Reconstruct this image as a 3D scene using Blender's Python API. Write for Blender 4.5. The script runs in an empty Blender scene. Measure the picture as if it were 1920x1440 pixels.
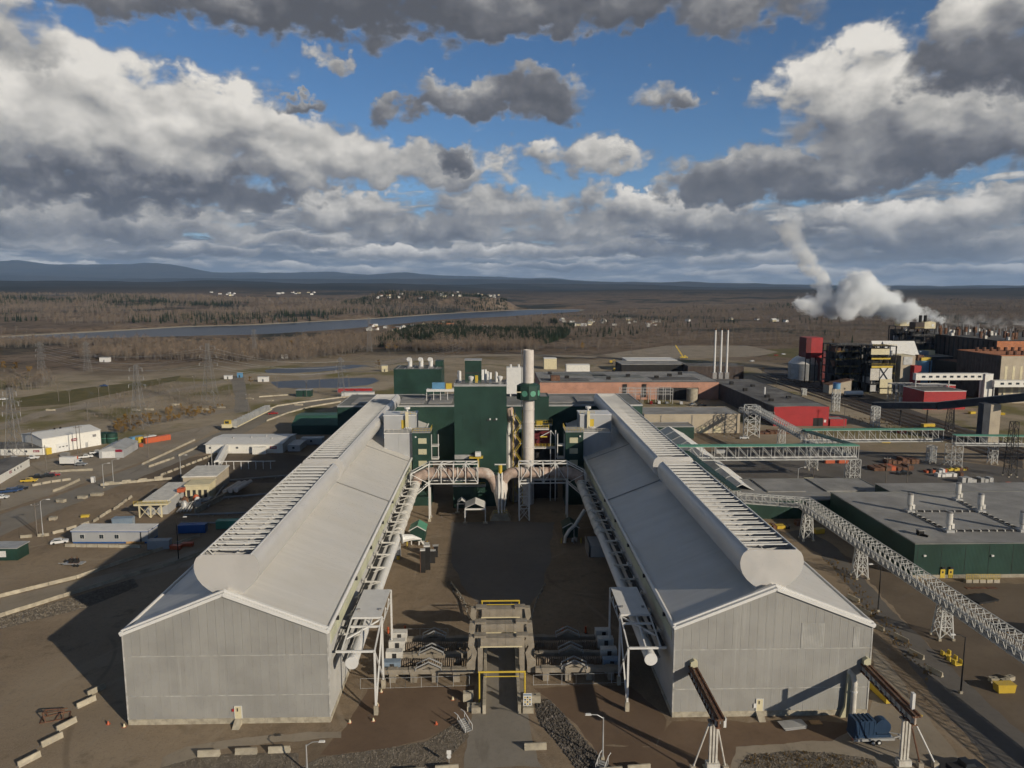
import bpy, bmesh, math, random
import numpy as np
from mathutils import Vector, Matrix
R = math.radians
random.seed(7)
SC = bpy.context.scene
COL = SC.collection

# ---------------------------------------------------------------- camera
CAM_H, FPX = 74.0, 1356.0                       # drone height (m), focal length in photo pixels (1920 wide)
YAW, PITCH = math.atan(33 / FPX), math.atan(180 / FPX)
cam_d = bpy.data.cameras.new('camera'); cam = bpy.data.objects.new('camera', cam_d); COL.objects.link(cam)
cam.location = (0, 0, CAM_H); cam.rotation_euler = (math.pi / 2 - PITCH, 0, -YAW)
cam_d.sensor_width = 36; cam_d.lens = 36 * FPX / 1920; cam_d.clip_start = 1; cam_d.clip_end = 200000
SC.camera = cam

# ---------------------------------------------------------------- sun
SUN_EL, SUN_AZ = R(20.3), math.atan2(.715, -.70)     # azimuth measured from +Y towards +X
SUN = Vector((math.sin(SUN_AZ) * math.cos(SUN_EL), math.cos(SUN_AZ) * math.cos(SUN_EL), math.sin(SUN_EL)))
sun_d = bpy.data.lights.new('sun', 'SUN'); sun_d.energy = 4.2; sun_d.angle = R(.53); sun_d.color = (1, .89, .72)
sun = bpy.data.objects.new('sun', sun_d); COL.objects.link(sun)
sun.rotation_euler = (-SUN).to_track_quat('-Z', 'Y').to_euler(); sun.location = (200, -200, 300)
SC.view_settings.view_transform = 'Standard'; SC.view_settings.look = 'None'
SC.view_settings.gamma = 1; SC.view_settings.exposure = 0.0; SC.view_settings.use_curve_mapping = False
SC.cycles.max_bounces = 12; SC.cycles.transmission_bounces = 2; SC.cycles.diffuse_bounces = 1; SC.cycles.glossy_bounces = 2; SC.cycles.volume_bounces = 8; SC.cycles.use_adaptive_sampling = True; SC.cycles.adaptive_threshold = .03; SC.cycles.adaptive_min_samples = 12; SC.cycles.use_denoising = True; SC.cycles.transparent_max_bounces = 24

# ---------------------------------------------------------------- survey helpers: photo pixel -> place
_fw = Vector((math.sin(YAW) * math.cos(PITCH), math.cos(YAW) * math.cos(PITCH), -math.sin(PITCH)))
_rt = Vector((math.cos(YAW), -math.sin(YAW), 0)); _up = _rt.cross(_fw)
def _ray(x, y): return _fw + _rt * ((x - 960) / FPX) - _up * ((y - 720) / FPX)
def g(x, y, z=0.0):                               # point on the level z seen at (x, y)
    d = _ray(x, y); t = (z - CAM_H) / d.z; return Vector((d.x * t, d.y * t, z))
def ay(x, y, Y):                                  # point at depth Y seen at (x, y)
    d = _ray(x, y); t = Y / d.y; return Vector((d.x * t, Y, CAM_H + d.z * t))
def zt(y, Y): return ay(960, y, Y).z
def azel(x, y):
    d = _ray(x, y).normalized(); return math.degrees(math.atan2(d.x, d.y)), math.degrees(math.asin(d.z))

# ---------------------------------------------------------------- node helper
class NT:
    def __init__(s, tree): s.t = tree; s.n = tree.nodes; s.l = tree.links
    def new(s, typ, **kw):
        n = s.n.new(typ)
        for k, v in kw.items(): setattr(n, k, v)
        return n
    def put(s, sock, v):
        if hasattr(v, 'is_output') or isinstance(v, bpy.types.NodeSocket): s.l.new(v, sock)
        else: sock.default_value = v
    def m(s, op, a, b=0.0, c=0.0, clamp=False):
        n = s.new('ShaderNodeMath', operation=op, use_clamp=clamp)
        s.put(n.inputs[0], a); s.put(n.inputs[1], b); s.put(n.inputs[2], c); return n.outputs[0]
    def vm(s, op, a, b=(0, 0, 0)):
        n = s.new('ShaderNodeVectorMath', operation=op); s.put(n.inputs[0], a)
        if op == 'SCALE': s.put(n.inputs['Scale'], b)
        else: s.put(n.inputs[1], b)
        return n.outputs['Value'] if op in ('LENGTH', 'DOT_PRODUCT', 'DISTANCE') else n.outputs[0]
    def xyz(s, x, y, z=0.0):
        n = s.new('ShaderNodeCombineXYZ'); s.put(n.inputs[0], x); s.put(n.inputs[1], y); s.put(n.inputs[2], z); return n.outputs[0]
    def sep(s, v):
        n = s.new('ShaderNodeSeparateXYZ'); s.put(n.inputs[0], v); return n.outputs
    def noise(s, vec, scale, detail=4, rough=.5, dist=0, col=False, dim='3D', lac=2.0):
        n = s.new('ShaderNodeTexNoise', noise_dimensions=dim)
        if vec is not None: s.put(n.inputs['Vector'], vec)
        s.put(n.inputs['Scale'], scale); s.put(n.inputs['Detail'], detail); s.put(n.inputs['Roughness'], rough); s.put(n.inputs['Distortion'], dist); s.put(n.inputs['Lacunarity'], lac)
        return n.outputs['Color' if col else 0]
    def vor(s, vec, scale, feature='F1', detail=0.0, rough=.5, out='Distance', rnd=1.0, smooth=None):
        n = s.new('ShaderNodeTexVoronoi', feature=feature); s.put(n.inputs['Vector'], vec)
        s.put(n.inputs['Scale'], scale); s.put(n.inputs['Randomness'], rnd)
        if 'Detail' in n.inputs: s.put(n.inputs['Detail'], detail)
        if 'Roughness' in n.inputs: s.put(n.inputs['Roughness'], rough)
        if smooth is not None: s.put(n.inputs['Smoothness'], smooth)
        return n.outputs[out]
    def mr(s, v, a, b, c=0.0, d=1.0, smooth=True):
        n = s.new('ShaderNodeMapRange', interpolation_type='SMOOTHSTEP' if smooth else 'LINEAR', clamp=True)
        for i, q in enumerate((v, a, b, c, d)): s.put(n.inputs[i], q)
        return n.outputs[0]
    def mix(s, f, a, b, mode='MIX'):
        n = s.new('ShaderNodeMix', data_type='RGBA', blend_type=mode)
        s.put(n.inputs[0], f); s.put(n.inputs[6], a if not isinstance(a, tuple) else (*a[:3], 1)); s.put(n.inputs[7], b if not isinstance(b, tuple) else (*b[:3], 1))
        return n.outputs[2]
    def ramp(s, f, stops):
        n = s.new('ShaderNodeValToRGB'); s.put(n.inputs[0], f); e = n.color_ramp.elements
        while len(e) < len(stops): e.new(.5)
        for i, (p, c) in enumerate(stops): e[i].position = p; e[i].color = (*c, 1) if len(c) == 3 else c
        return n.outputs[0]

# ---------------------------------------------------------------- world: Nishita sky under broken cumulus
W = bpy.data.worlds.new('World'); SC.world = W; W.use_nodes = True
def build_world():
    T = NT(W.node_tree); T.n.clear()
    out = T.new('ShaderNodeOutputWorld'); sky = T.new('ShaderNodeTexSky', sky_type='NISHITA')
    sky.sun_disc = False; sky.sun_elevation = SUN_EL; sky.sun_rotation = SUN_AZ
    sky.altitude = 2500; sky.air_density = 1.0; sky.dust_density = .05; sky.ozone_density = 3.0
    bg = T.new('ShaderNodeBackground'); hs = T.new('ShaderNodeHueSaturation'); hs.inputs['Saturation'].default_value = 1.12; T.l.new(sky.outputs[0], hs.inputs['Color']); T.l.new(hs.outputs[0], bg.inputs[0]); bg.inputs[1].default_value = .085
    dirv = T.vm('NORMALIZE', T.new('ShaderNodeTexCoord').outputs['Generated'])
    x, y, z = T.sep(dirv)
    U = T.m('MULTIPLY', T.m('ARCTAN2', x, y), 57.2958); V = T.m('MULTIPLY', T.m('ARCSINE', z), 57.2958)
    # warp for the ragged outlines
    w1 = T.noise(T.xyz(U, V), .15, 3, .55, col=True, dim='2D')
    w2 = T.noise(T.xyz(U, T.m('MULTIPLY', V, 1.25)), .7, 4, .6, col=True, dim='2D')
    wv = T.vm('ADD', T.vm('MULTIPLY', T.vm('SUBTRACT', w1, (.5, .5, .5)), (8.0, 4.2, 0)), T.vm('MULTIPLY', T.vm('SUBTRACT', w2, (.5, .5, .5)), (2.6, 2.0, 0)))
    UVw = T.vm('ADD', T.xyz(U, V), T.vm('SCALE', wv, T.mr(V, 1.0, 8.0, .28, 1.0)))
    # cumulus masses: centre, half width, half height (photo survey -> degrees), shade of the mass
    K = FPX / 57.2958
    def relief(du, dv):
        a_ = T.noise(T.xyz(T.m('ADD', U, du), T.m('MULTIPLY', T.m('ADD', V, dv), 1.5)), .15, 3, .45, dist=.2, dim='2D')
        b_ = T.noise(T.xyz(T.m('ADD', U, du * .4), T.m('MULTIPLY', T.m('ADD', V, dv * .4), 1.4)), .5, 4, .5, dist=.2, dim='2D')
        return a_, b_
    ra0, fine0 = relief(0, 0); ra1, fine1 = relief(1.3, 1.7)
    nz = T.m('ADD', T.m('MULTIPLY', T.m('SUBTRACT', fine0, .5), 1.1), T.m('MULTIPLY', T.m('SUBTRACT', ra0, .5), .9))
    nz1 = T.m('ADD', nz, .93); S = -.1; aB = None
    # farther (lower) clouds first, nearer ones over them
    for (cx, cy, rx, ry, sh, wt) in sorted(CLOUDS, key=lambda c: -c[1]):
        cu, cv = azel(cx, cy); rx /= K / 1.02; ry /= K / 1.0
        n = T.new('ShaderNodeVectorMath', operation='MULTIPLY_ADD'); T.put(n.inputs[0], UVw); n.inputs[1].default_value = (1 / rx, 1 / ry, 0); n.inputs[2].default_value = (-cu / rx, -cv / ry, 0)
        d = n.outputs[0]
        al = T.m('MULTIPLY', T.m('SUBTRACT', nz1, T.vm('DOT_PRODUCT', d, d)), 1.75 * min(1.0, wt + .1), clamp=True)
        shd = T.m('ADD', T.vm('DOT_PRODUCT', d, (0, .8, 0)), sh)
        S = T.m('MULTIPLY_ADD', al, T.m('SUBTRACT', shd, S), S)
        aB = al if aB is None else T.m('MAXIMUM', aB, al)
    emb = T.m('ADD', T.m('MULTIPLY', T.m('SUBTRACT', ra0, ra1), 1.5), T.m('MULTIPLY', T.m('SUBTRACT', fine0, fine1), .75))
    shB = T.m('ADD', S, emb)
    shB = T.m('ADD', shB, T.m('MULTIPLY', T.m('SUBTRACT', 1.0, aB), .25))
    aB = T.mr(aB, .0, .95)
    colB = T.ramp(T.m('MULTIPLY_ADD', shB, .5, .5, clamp=True), [(0, (.095, .098, .112)), (.24, (.145, .147, .16)), (.46, (.27, .268, .27)), (.66, (.49, .472, .44)), (.95, (.80, .76, .695))])
    # low broken layer, smaller and flatter towards the horizon
    def lay(du, dv): 
        a_ = T.noise(T.xyz(T.m('ADD', U, du * 2), T.m('MULTIPLY', T.m('ADD', V, dv * 2), 2.9)), .13, 5, .5, dist=.25, dim='2D')
        b_ = T.noise(T.xyz(T.m('ADD', U, du), T.m('MULTIPLY', T.m('ADD', V, dv), 5.5)), .34, 5, .55, dist=.25, dim='2D')
        return T.m('MULTIPLY_ADD', a_, .5, T.m('MULTIPLY', b_, .5)), b_
    n0, nb = lay(0, 0); n1, nb1 = lay(.3, .5)
    low = T.mr(V, 4.5, 9.5, .22, -.16)
    zen = T.mr(V, 20.0, 30.0, 0.0, .34)  # coverage raised above the frame to dim the light from overhead
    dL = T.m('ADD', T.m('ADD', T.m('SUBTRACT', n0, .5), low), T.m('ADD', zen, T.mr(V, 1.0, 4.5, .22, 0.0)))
    aL = T.mr(dL, .0, .16)
    shL = T.m('MULTIPLY', T.m('SUBTRACT', n0, n1), 3.4)
    shL = T.m('ADD', shL, T.m('MULTIPLY', T.m('SUBTRACT', nb, .5), .5))
    colL = T.ramp(T.m('MULTIPLY_ADD', shL, .8, .44, clamp=True), [(0, (.10, .118, .15)), (.3, (.155, .172, .205)), (.55, (.25, .265, .285)), (.78, (.44, .435, .42)), (1, (.62, .60, .56))])
    colL = T.mix(T.mr(V, .2, 3.4, .45, 0.0), colL, (.24, .285, .345))
    colL = T.mix(T.mr(V, 16.0, 26.0, 0.0, .92), colL, (.068, .072, .08))    # cloud overhead, mostly out of view, darkened to cut ambient light on shaded roofs
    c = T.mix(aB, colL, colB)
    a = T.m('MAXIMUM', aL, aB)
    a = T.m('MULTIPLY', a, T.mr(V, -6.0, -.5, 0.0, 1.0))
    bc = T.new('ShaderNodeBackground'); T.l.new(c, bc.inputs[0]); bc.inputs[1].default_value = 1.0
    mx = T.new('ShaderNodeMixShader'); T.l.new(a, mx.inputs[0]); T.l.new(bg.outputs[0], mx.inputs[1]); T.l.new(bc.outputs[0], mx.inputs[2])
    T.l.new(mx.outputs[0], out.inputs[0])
CLOUDS = [  # x, y, half width, half height, shade, weight
    (60, 190, 300, 150, .45, 1), (330, 235, 260, 110, .4, 1), (560, 290, 230, 85, .25, 1), (170, 322, 430, 66, -.7, 1.0), (780, 315, 170, 55, .25, .9), (30, 60, 110, 60, .3, .6),
    (600, 8, 330, 70, -.75, 1), (1000, 0, 420, 60, -.6, .9), (300, -10, 220, 45, -.4, .8), (1380, 20, 150, 45, -.25, .6),
    (1602, 150, 172, 92, .45, 1), (1720, 230, 230, 110, -.05, 1), (1500, 325, 220, 55, -.55, 1), (1700, 300, 260, 50, -.6, .9), (1345, 365, 120, 38, -.5, .9), (1860, 100, 150, 75, -.75, 1.3), (1900, 10, 130, 60, .2, 1),
    (940, 178, 200, 46, -.6, .85), (730, 205, 55, 34, -.2, .7), (1110, 290, 150, 52, .25, .95), (985, 285, 75, 40, .2, .85), (600, 120, 50, 24, -.1, .6), (1260, 172, 55, 24, -.2, .5), (570, 190, 50, 14, -.5, .6),
    (1170, 402, 110, 36, .4, .8), (1690, 412, 150, 34, .3, .8), (1860, 385, 90, 45, .1, .8), (960, 390, 200, 50, .0, .8), (850, 300, 60, 26, -.5, .7),
    (180, 405, 330, 48, -.15, .8), (430, 365, 130, 32, .35, .8), (640, 400, 170, 38, .1, .8), (820, 432, 200, 30, -.25, .8), (1420, 442, 170, 34, -.35, .7), (1760, 448, 230, 28, -.4, .7), (1560, 402, 110, 30, .4, .7), (1060, 432, 210, 32, -.1, .7), (1320, 425, 110, 34, -.2, .7), (60, 360, 120, 26, .35, .6),
    (90, 452, 170, 17, .15, 1.25), (330, 474, 190, 13, -.2, 1.25), (540, 452, 150, 18, .25, 1.25), (740, 476, 150, 13, .3, 1.25), (960, 470, 150, 15, .1, 1.25), (1170, 466, 160, 17, -.3, 1.25), (1400, 484, 140, 14, .1, 1.25), (1640, 474, 180, 15, -.1, 1.25), (1860, 466, 140, 16, -.2, 1.25), (250, 428, 130, 18, .3, 1.2), (180, 500, 200, 10, .2, 1.2), (620, 502, 180, 9, .25, 1.2), (1050, 500, 190, 9, -.1, 1.2), (1500, 508, 210, 9, .2, 1.2), (1800, 500, 170, 9, .1, 1.2)]
build_world(); W.cycles.sampling_method = 'MANUAL'; W.cycles.sample_map_resolution = 256

# ================================================================ library
class MB:
    def __init__(s): s.v = []; s.f = []; s.sm = False
    def add(s, vs, fs):
        b = len(s.v); s.v.extend([tuple(v) for v in vs]); s.f.extend([tuple(i + b for i in f) for f in fs]); return s
    def box(s, x0, x1, y0, y1, z0, z1):
        return s.add([(x0, y0, z0), (x1, y0, z0), (x1, y1, z0), (x0, y1, z0), (x0, y0, z1), (x1, y0, z1), (x1, y1, z1), (x0, y1, z1)],
                     [(0, 3, 2, 1), (4, 5, 6, 7), (0, 1, 5, 4), (1, 2, 6, 5), (2, 3, 7, 6), (3, 0, 4, 7)])
    def cb(s, c, sx, sy, sz, rz=0.0, z0=True):          # box on a base point, turned about z
        ca, sa = math.cos(rz), math.sin(rz); zl, zh = (c[2], c[2] + sz) if z0 else (c[2] - sz / 2, c[2] + sz / 2); vs = []
        for z in (zl, zh):
            for ux, uy in ((-1, -1), (1, -1), (1, 1), (-1, 1)):
                a, b = ux * sx / 2, uy * sy / 2; vs.append((c[0] + a * ca - b * sa, c[1] + a * sa + b * ca, z))
        return s.add(vs, [(0, 3, 2, 1), (4, 5, 6, 7), (0, 1, 5, 4), (1, 2, 6, 5), (2, 3, 7, 6), (3, 0, 4, 7)])
    def beam(s, p, q, w, h=None, n=4):
        h = h or w; p, q = Vector(p), Vector(q); d = (q - p).normalized()
        u = Vector((0, 0, 1)) if abs(d.z) < .95 else Vector((0, 1, 0))
        a = d.cross(u).normalized(); b = a.cross(d).normalized(); vs = []
        for e in (p, q):
            for k in range(n):
                t = 2 * math.pi * (k + .5) / n if n == 4 else 2 * math.pi * k / n
                r = math.sqrt(2) if n == 4 else 1
                vs.append(e + a * (math.cos(t) * w / 2 * r) + b * (math.sin(t) * h / 2 * r))
        return s.add(vs, [tuple(range(n - 1, -1, -1)), tuple(range(n, 2 * n))] + [(k, (k + 1) % n, n + (k + 1) % n, n + k) for k in range(n)])
    def cyl(s, p, q, r, n=14): return s.beam(p, q, 2 * r, 2 * r, n)
    def tube(s, pts, r, n=12):                           # swept pipe through points, r one value or a list
        pts = [Vector(p) for p in pts]; vs = []; m = len(pts); prev = None
        for i, p in enumerate(pts):
            d = (pts[min(i + 1, m - 1)] - pts[max(i - 1, 0)]).normalized()
            if prev is None: u = Vector((0, 0, 1)) if abs(d.z) < .9 else Vector((1, 0, 0)); a = d.cross(u).normalized()
            else: a = (prev - d * prev.dot(d)).normalized()
            prev = a; b = d.cross(a); rr = r[i] if isinstance(r, (list, tuple)) else r
            vs += [p + a * (math.cos(2 * math.pi * k / n) * rr) + b * (math.sin(2 * math.pi * k / n) * rr) for k in range(n)]
        fs = [(i * n + k, i * n + (k + 1) % n, (i + 1) * n + (k + 1) % n, (i + 1) * n + k) for i in range(m - 1) for k in range(n)]
        return s.add(vs, fs + [tuple(range(n - 1, -1, -1)), tuple(range((m - 1) * n, m * n))])
    def lathe(s, c, prof, n=20):                         # prof: (r, z)
        vs = [(c[0] + r * math.cos(2 * math.pi * k / n), c[1] + r * math.sin(2 * math.pi * k / n), c[2] + z) for r, z in prof for k in range(n)]; m = len(prof)
        fs = [(i * n + k, i * n + (k + 1) % n, (i + 1) * n + (k + 1) % n, (i + 1) * n + k) for i in range(m - 1) for k in range(n)]
        return s.add(vs, fs + [tuple(range(n - 1, -1, -1)), tuple(range((m - 1) * n, m * n))])
    def ext(s, poly, axis, a, b):                        # 2D outline extruded along an axis (x: (y,z), y: (x,z), z: (x,y))
        f = {'x': lambda p, t: (t, p[0], p[1]), 'y': lambda p, t: (p[0], t, p[1]), 'z': lambda p, t: (p[0], p[1], t)}[axis]; n = len(poly)
        vs = [f(p, a) for p in poly] + [f(p, b) for p in poly]
        return s.add(vs, [tuple(range(n - 1, -1, -1)), tuple(range(n, 2 * n))] + [(k, (k + 1) % n, n + (k + 1) % n, n + k) for k in range(n)])
    def quad(s, a, b, c, d): return s.add([a, b, c, d], [(0, 1, 2, 3)])
    def mesh(s, name, m=None):
        me = bpy.data.meshes.new(name); me.from_pydata(s.v, [], s.f)
        bm = bmesh.new(); bm.from_mesh(me); bmesh.ops.recalc_face_normals(bm, faces=bm.faces[:]); bm.to_mesh(me); bm.free()
        if m: me.materials.append(MAT[m] if isinstance(m, str) else m)
        if s.sm: me.shade_smooth(); 
        me.update(); return me
MAT = {}
def tag(o, label=None, cat=None, group=None, kind=None):
    if label: o['label'] = label
    if cat: o['category'] = cat
    if group: o['group'] = group
    if kind: o['kind'] = kind
    return o
def obj(name, mb, m, parent=None, loc=None, rz=0.0, smooth=False):
    if isinstance(mb, MB):
        me = mb.mesh(name, m)
        if smooth: smooth_by_angle(me)
    else: me = mb
    o = bpy.data.objects.new(name, me); COL.objects.link(o)
    if parent is not None: o.parent = parent
    if loc is not None: o.location = loc
    if rz: o.rotation_euler.z = rz
    return o
def smooth_by_angle(me, ang=40):
    me.shade_smooth()
    bm = bmesh.new(); bm.from_mesh(me); c = R(ang)
    for e in bm.edges: e.smooth = len(e.link_faces) == 2 and e.calc_face_angle(9) < c
    bm.to_mesh(me); bm.free()
def thing(name, label, cat, loc=(0, 0, 0), rz=0.0, group=None):
    o = bpy.data.objects.new(name, None); COL.objects.link(o); o.location = loc; o.rotation_euler.z = rz; o.empty_display_size = .5
    return tag(o, label, cat, group)
KIDS = {}
def dup(root, loc, rz=0.0, label=None, group=None, scale=None):
    r = root.copy(); COL.objects.link(r); r.location = loc; r.rotation_euler.z = rz
    if scale: r.scale = scale
    if label: r['label'] = label
    if group: r['group'] = group
    if root.name not in KIDS: KIDS[root.name] = [(c, list(c.children)) for c in root.children]
    for ch, gr in KIDS[root.name]:
        c = ch.copy(); COL.objects.link(c); c.parent = r
        for q in gr: d = q.copy(); COL.objects.link(d); d.parent = c
    return r
def struct(name, mb, m, label=None):
    o = obj(name, mb, m); return tag(o, label, kind='structure')

# ================================================================ materials
def mat(name, col, rough=.75, metal=0.0, var=.12, scale=.35, streak=0.0, rib=None, dirt=None, rnd=0.0, bump=0.0, spec=.4, col2=None):
    m = bpy.data.materials.new(name); m.use_nodes = True; T = NT(m.node_tree); b = T.n['Principled BSDF']
    pos = T.new('ShaderNodeNewGeometry').outputs['Position']
    c = T.mix(T.mr(T.noise(pos, scale, 5, .6), .32, .68), tuple(x * (1 - var) for x in col), tuple(min(1, x * (1 + var)) for x in col))
    if col2: c = T.mix(T.mr(T.noise(T.vm('ADD', pos, (37, 11, 5)), scale * .5, 5, .65), .5, .68), c, col2)
    if streak:
        p = T.vm('MULTIPLY', pos, (2.2, 2.2, .06)); f = T.mr(T.noise(p, .8, 4, .7), .56, .76, 0, streak)
        c = T.mix(f, c, tuple(min(1, x * 1.35 + .03) for x in col) if not dirt else dirt)
    if rnd:
        oi = T.new('ShaderNodeObjectInfo').outputs['Random']
        c = T.mix(1.0, c, T.mix(oi, (1 - rnd,) * 3, (1 + rnd * .6,) * 3), 'MULTIPLY')
    T.l.new(c, b.inputs['Base Color']); b.inputs['Roughness'].default_value = rough; b.inputs['Metallic'].default_value = metal; b.inputs['Specular IOR Level'].default_value = spec
    h = None
    if rib:
        ax, step, st = rib; p = T.sep(pos)
        v = p['XYZ'.index(ax)] if ax in 'XYZ' else T.m('ADD', p[0], p[1])
        h = T.m('MULTIPLY', T.m('ABSOLUTE', T.m('SINE', T.m('MULTIPLY', v, math.pi / step))), st)
    if bump:
        nz = T.m('MULTIPLY', T.noise(pos, 2.2, 5, .65), bump); h = nz if h is None else T.m('ADD', h, nz)
    if h is not None:
        bp = T.new('ShaderNodeBump'); bp.inputs['Strength'].default_value = .9; bp.inputs['Distance'].default_value = 1.0; T.l.new(h, bp.inputs['Height']); T.l.new(bp.outputs[0], b.inputs['Normal'])
    MAT[name] = m; return m
mat('seam', (.43, .42, .39), .6, var=.25, scale=.8)
mat('pylon', (.20, .195, .19), .6, metal=.3, var=.1)
mat('white', (.66, .65, .62), .5, var=.05, scale=.5)
mat('white_dirty', (.60, .58, .53), .6, var=.14, scale=.4, streak=.35, dirt=(.34, .29, .23))
mat('cladding', (.345, .338, .315), .55, metal=.15, var=.08, scale=.16, streak=.45, rib=('S', .35, .008), rnd=.035)
mat('sidewall', (.50, .49, .46), .6, var=.07, scale=.25, streak=.3, rib=('Y', .4, .03))
mat('truss', (.50, .50, .475), .55, var=.14, scale=.5, streak=.3, dirt=(.34, .31, .26))
mat('lightband', (.50, .50, .36), .5, var=.12, scale=.2, streak=.3)
def m_roof():
    m = bpy.data.materials.new('roof'); m.use_nodes = True; T = NT(m.node_tree); b = T.n['Principled BSDF']; pos = T.new('ShaderNodeNewGeometry').outputs['Position']; x, y, z = T.sep(pos)
    wn = T.new('ShaderNodeTexWhiteNoise', noise_dimensions='1D'); T.put(wn.inputs['W'], T.m('FLOOR', T.m('DIVIDE', y, 1.05)))
    c = T.mix(wn.outputs[0], (.60, .58, .54), (.645, .622, .578))
    c = T.mix(T.mr(T.noise(T.vm('MULTIPLY', pos, (.12, 1, .12)), .9, 5, .65), .5, .75, 0, .45), c, (.54, .51, .45))
    c = T.mix(T.mr(T.noise(pos, .05, 5, .6), .48, .68, 0, .6), c, (.585, .555, .49)); c = T.mix(T.mr(T.noise(pos, .5, 4, .7), .58, .75, 0, .3), c, (.48, .46, .42))
    lap = T.m('LESS_THAN', T.m('FRACT', T.m('DIVIDE', y, 1.05)), .05); c = T.mix(T.m('MULTIPLY', lap, .12), c, (.40, .39, .37))
    T.l.new(c, b.inputs['Base Color']); T.l.new(T.mr(T.noise(pos, .3, 4), .3, .7, .36, .55), b.inputs['Roughness']); b.inputs['Metallic'].default_value = .12
    bp = T.new('ShaderNodeBump'); bp.inputs['Strength'].default_value = .8; T.l.new(T.m('ADD', T.m('MULTIPLY', T.m('ABSOLUTE', T.m('SINE', T.m('MULTIPLY', y, math.pi / .35))), .01), T.m('MULTIPLY', T.noise(pos, .35, 3), .05)), bp.inputs['Height']); T.l.new(bp.outputs[0], b.inputs['Normal']); MAT['roof'] = m
m_roof()
mat('shell', (.62, .60, .57), .42, metal=.25, var=.05, scale=.12, rib=('Y', 1.45, .02), col2=(.55, .54, .52))
mat('trim', (.70, .69, .66), .35, var=.04)
mat('plinth', (.38, .34, .26), .9, var=.25, scale=.8, streak=.5, dirt=(.2, .18, .15))
mat('dark', (.035, .034, .034), .7, var=.3)
mat('steel', (.30, .29, .28), .5, metal=.4, var=.15)
mat('galv', (.42, .42, .41), .5, metal=.3, var=.12)
mat('rust', (.13, .065, .04), .85, var=.35, scale=.8, col2=(.2, .11, .06))
mat('rustwhite', (.55, .52, .46), .7, var=.15, scale=.9, streak=.6, dirt=(.30, .15, .07))
mat('duct', (.42, .315, .255), .7, var=.25, scale=.45, col2=(.52, .47, .42), streak=.4, dirt=(.36, .22, .16))
mat('stack', (.58, .53, .48), .7, var=.08, scale=.3, streak=.55, dirt=(.40, .27, .2))
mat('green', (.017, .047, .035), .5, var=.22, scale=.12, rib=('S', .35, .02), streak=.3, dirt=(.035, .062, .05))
mat('green_roof', (.16, .165, .155), .8, var=.15, scale=.15, col2=(.22, .22, .20))
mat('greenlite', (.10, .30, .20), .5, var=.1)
mat('yellow', (.54, .39, .05), .5, var=.1)
mat('cream', (.62, .55, .36), .6, var=.08, streak=.2)
mat('panelcream', (.50, .47, .32), .6, var=.05)
mat('concrete', (.40, .355, .27), .9, var=.16, scale=.7, col2=(.32, .28, .22), rnd=.18)
mat('busbar', (.27, .235, .185), .8, var=.15, scale=.6, streak=.3, dirt=(.22, .18, .14))
mat('fin', (.30, .24, .18), .8, var=.25, scale=.9)
mat('orange', (.46, .10, .04), .5, var=.05)
mat('pink', (.44, .235, .165), .85, var=.12, scale=.2, streak=.4, dirt=(.36, .2, .15))
mat('red', (.36, .026, .028), .5, var=.08, scale=.2, rib=('S', .5, .03))
mat('darkred', (.11, .012, .014), .6, var=.1)
mat('tan', (.42, .36, .27), .75, var=.08, scale=.2, rib=('S', .5, .03), streak=.25, dirt=(.3, .25, .19))
mat('roofgrey', (.25, .245, .235), .85, var=.16, scale=.12, col2=(.33, .32, .30))
mat('roofdark', (.11, .105, .10), .9, var=.22, scale=.15, col2=(.19, .185, .175))
mat('brickdark_shade', (.065, .05, .044), .85, var=.2, scale=.3, rib=('S', 3.0, .1))  # dark brick; also shade put into the colour of kiln and plant walls
mat('black', (.018, .017, .017), .8, var=.3)
mat('blue', (.03, .10, .30), .5, var=.1)
mat('skyblue', (.11, .26, .42), .5, var=.1)
mat('machblue', (.02, .045, .09), .45, var=.15)
mat('glass', (.03, .04, .05), .12, var=.05, spec=.6)
mat('tentwhite', (.64, .63, .60), .7, var=.04, scale=.3)
mat('wood', (.45, .27, .12), .8, var=.2)
mat('rubber', (.02, .02, .02), .8, var=.1)
mat('carwhite', (.62, .62, .61), .25, var=.02)
mat('carblack', (.02, .022, .026), .25, var=.05)
mat('carblue', (.03, .06, .14), .25, var=.05)
mat('carred', (.28, .02, .02), .25, var=.05)
mat('carsilver', (.34, .35, .36), .25, metal=.4, var=.03)
mat('caryellow', (.55, .38, .05), .3, var=.05)
mat('orangebrick', (.42, .17, .08), .85, var=.15)
mat('sidinggrey', (.38, .385, .39), .7, var=.05, scale=.3)
mat('bluegrey', (.20, .26, .33), .6, var=.08)
mat('lavender', (.045, .05, .06), .85, var=.2)
mat('signred', (.24, .01, .03), .5, var=.05)
mat('whitebldg', (.72, .70, .64), .6, var=.04, scale=.2, rib=('Z', .5, .02))
mat('rail', (.16, .11, .08), .6, metal=.5, var=.2)
mat('sleeper', (.10, .08, .065), .9, var=.2, rnd=.3)
mat('ballast', (.115, .10, .09), .95, var=.2, scale=.6, bump=.05)
mat('bark', (.16, .14, .12), .9, var=.2)

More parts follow.
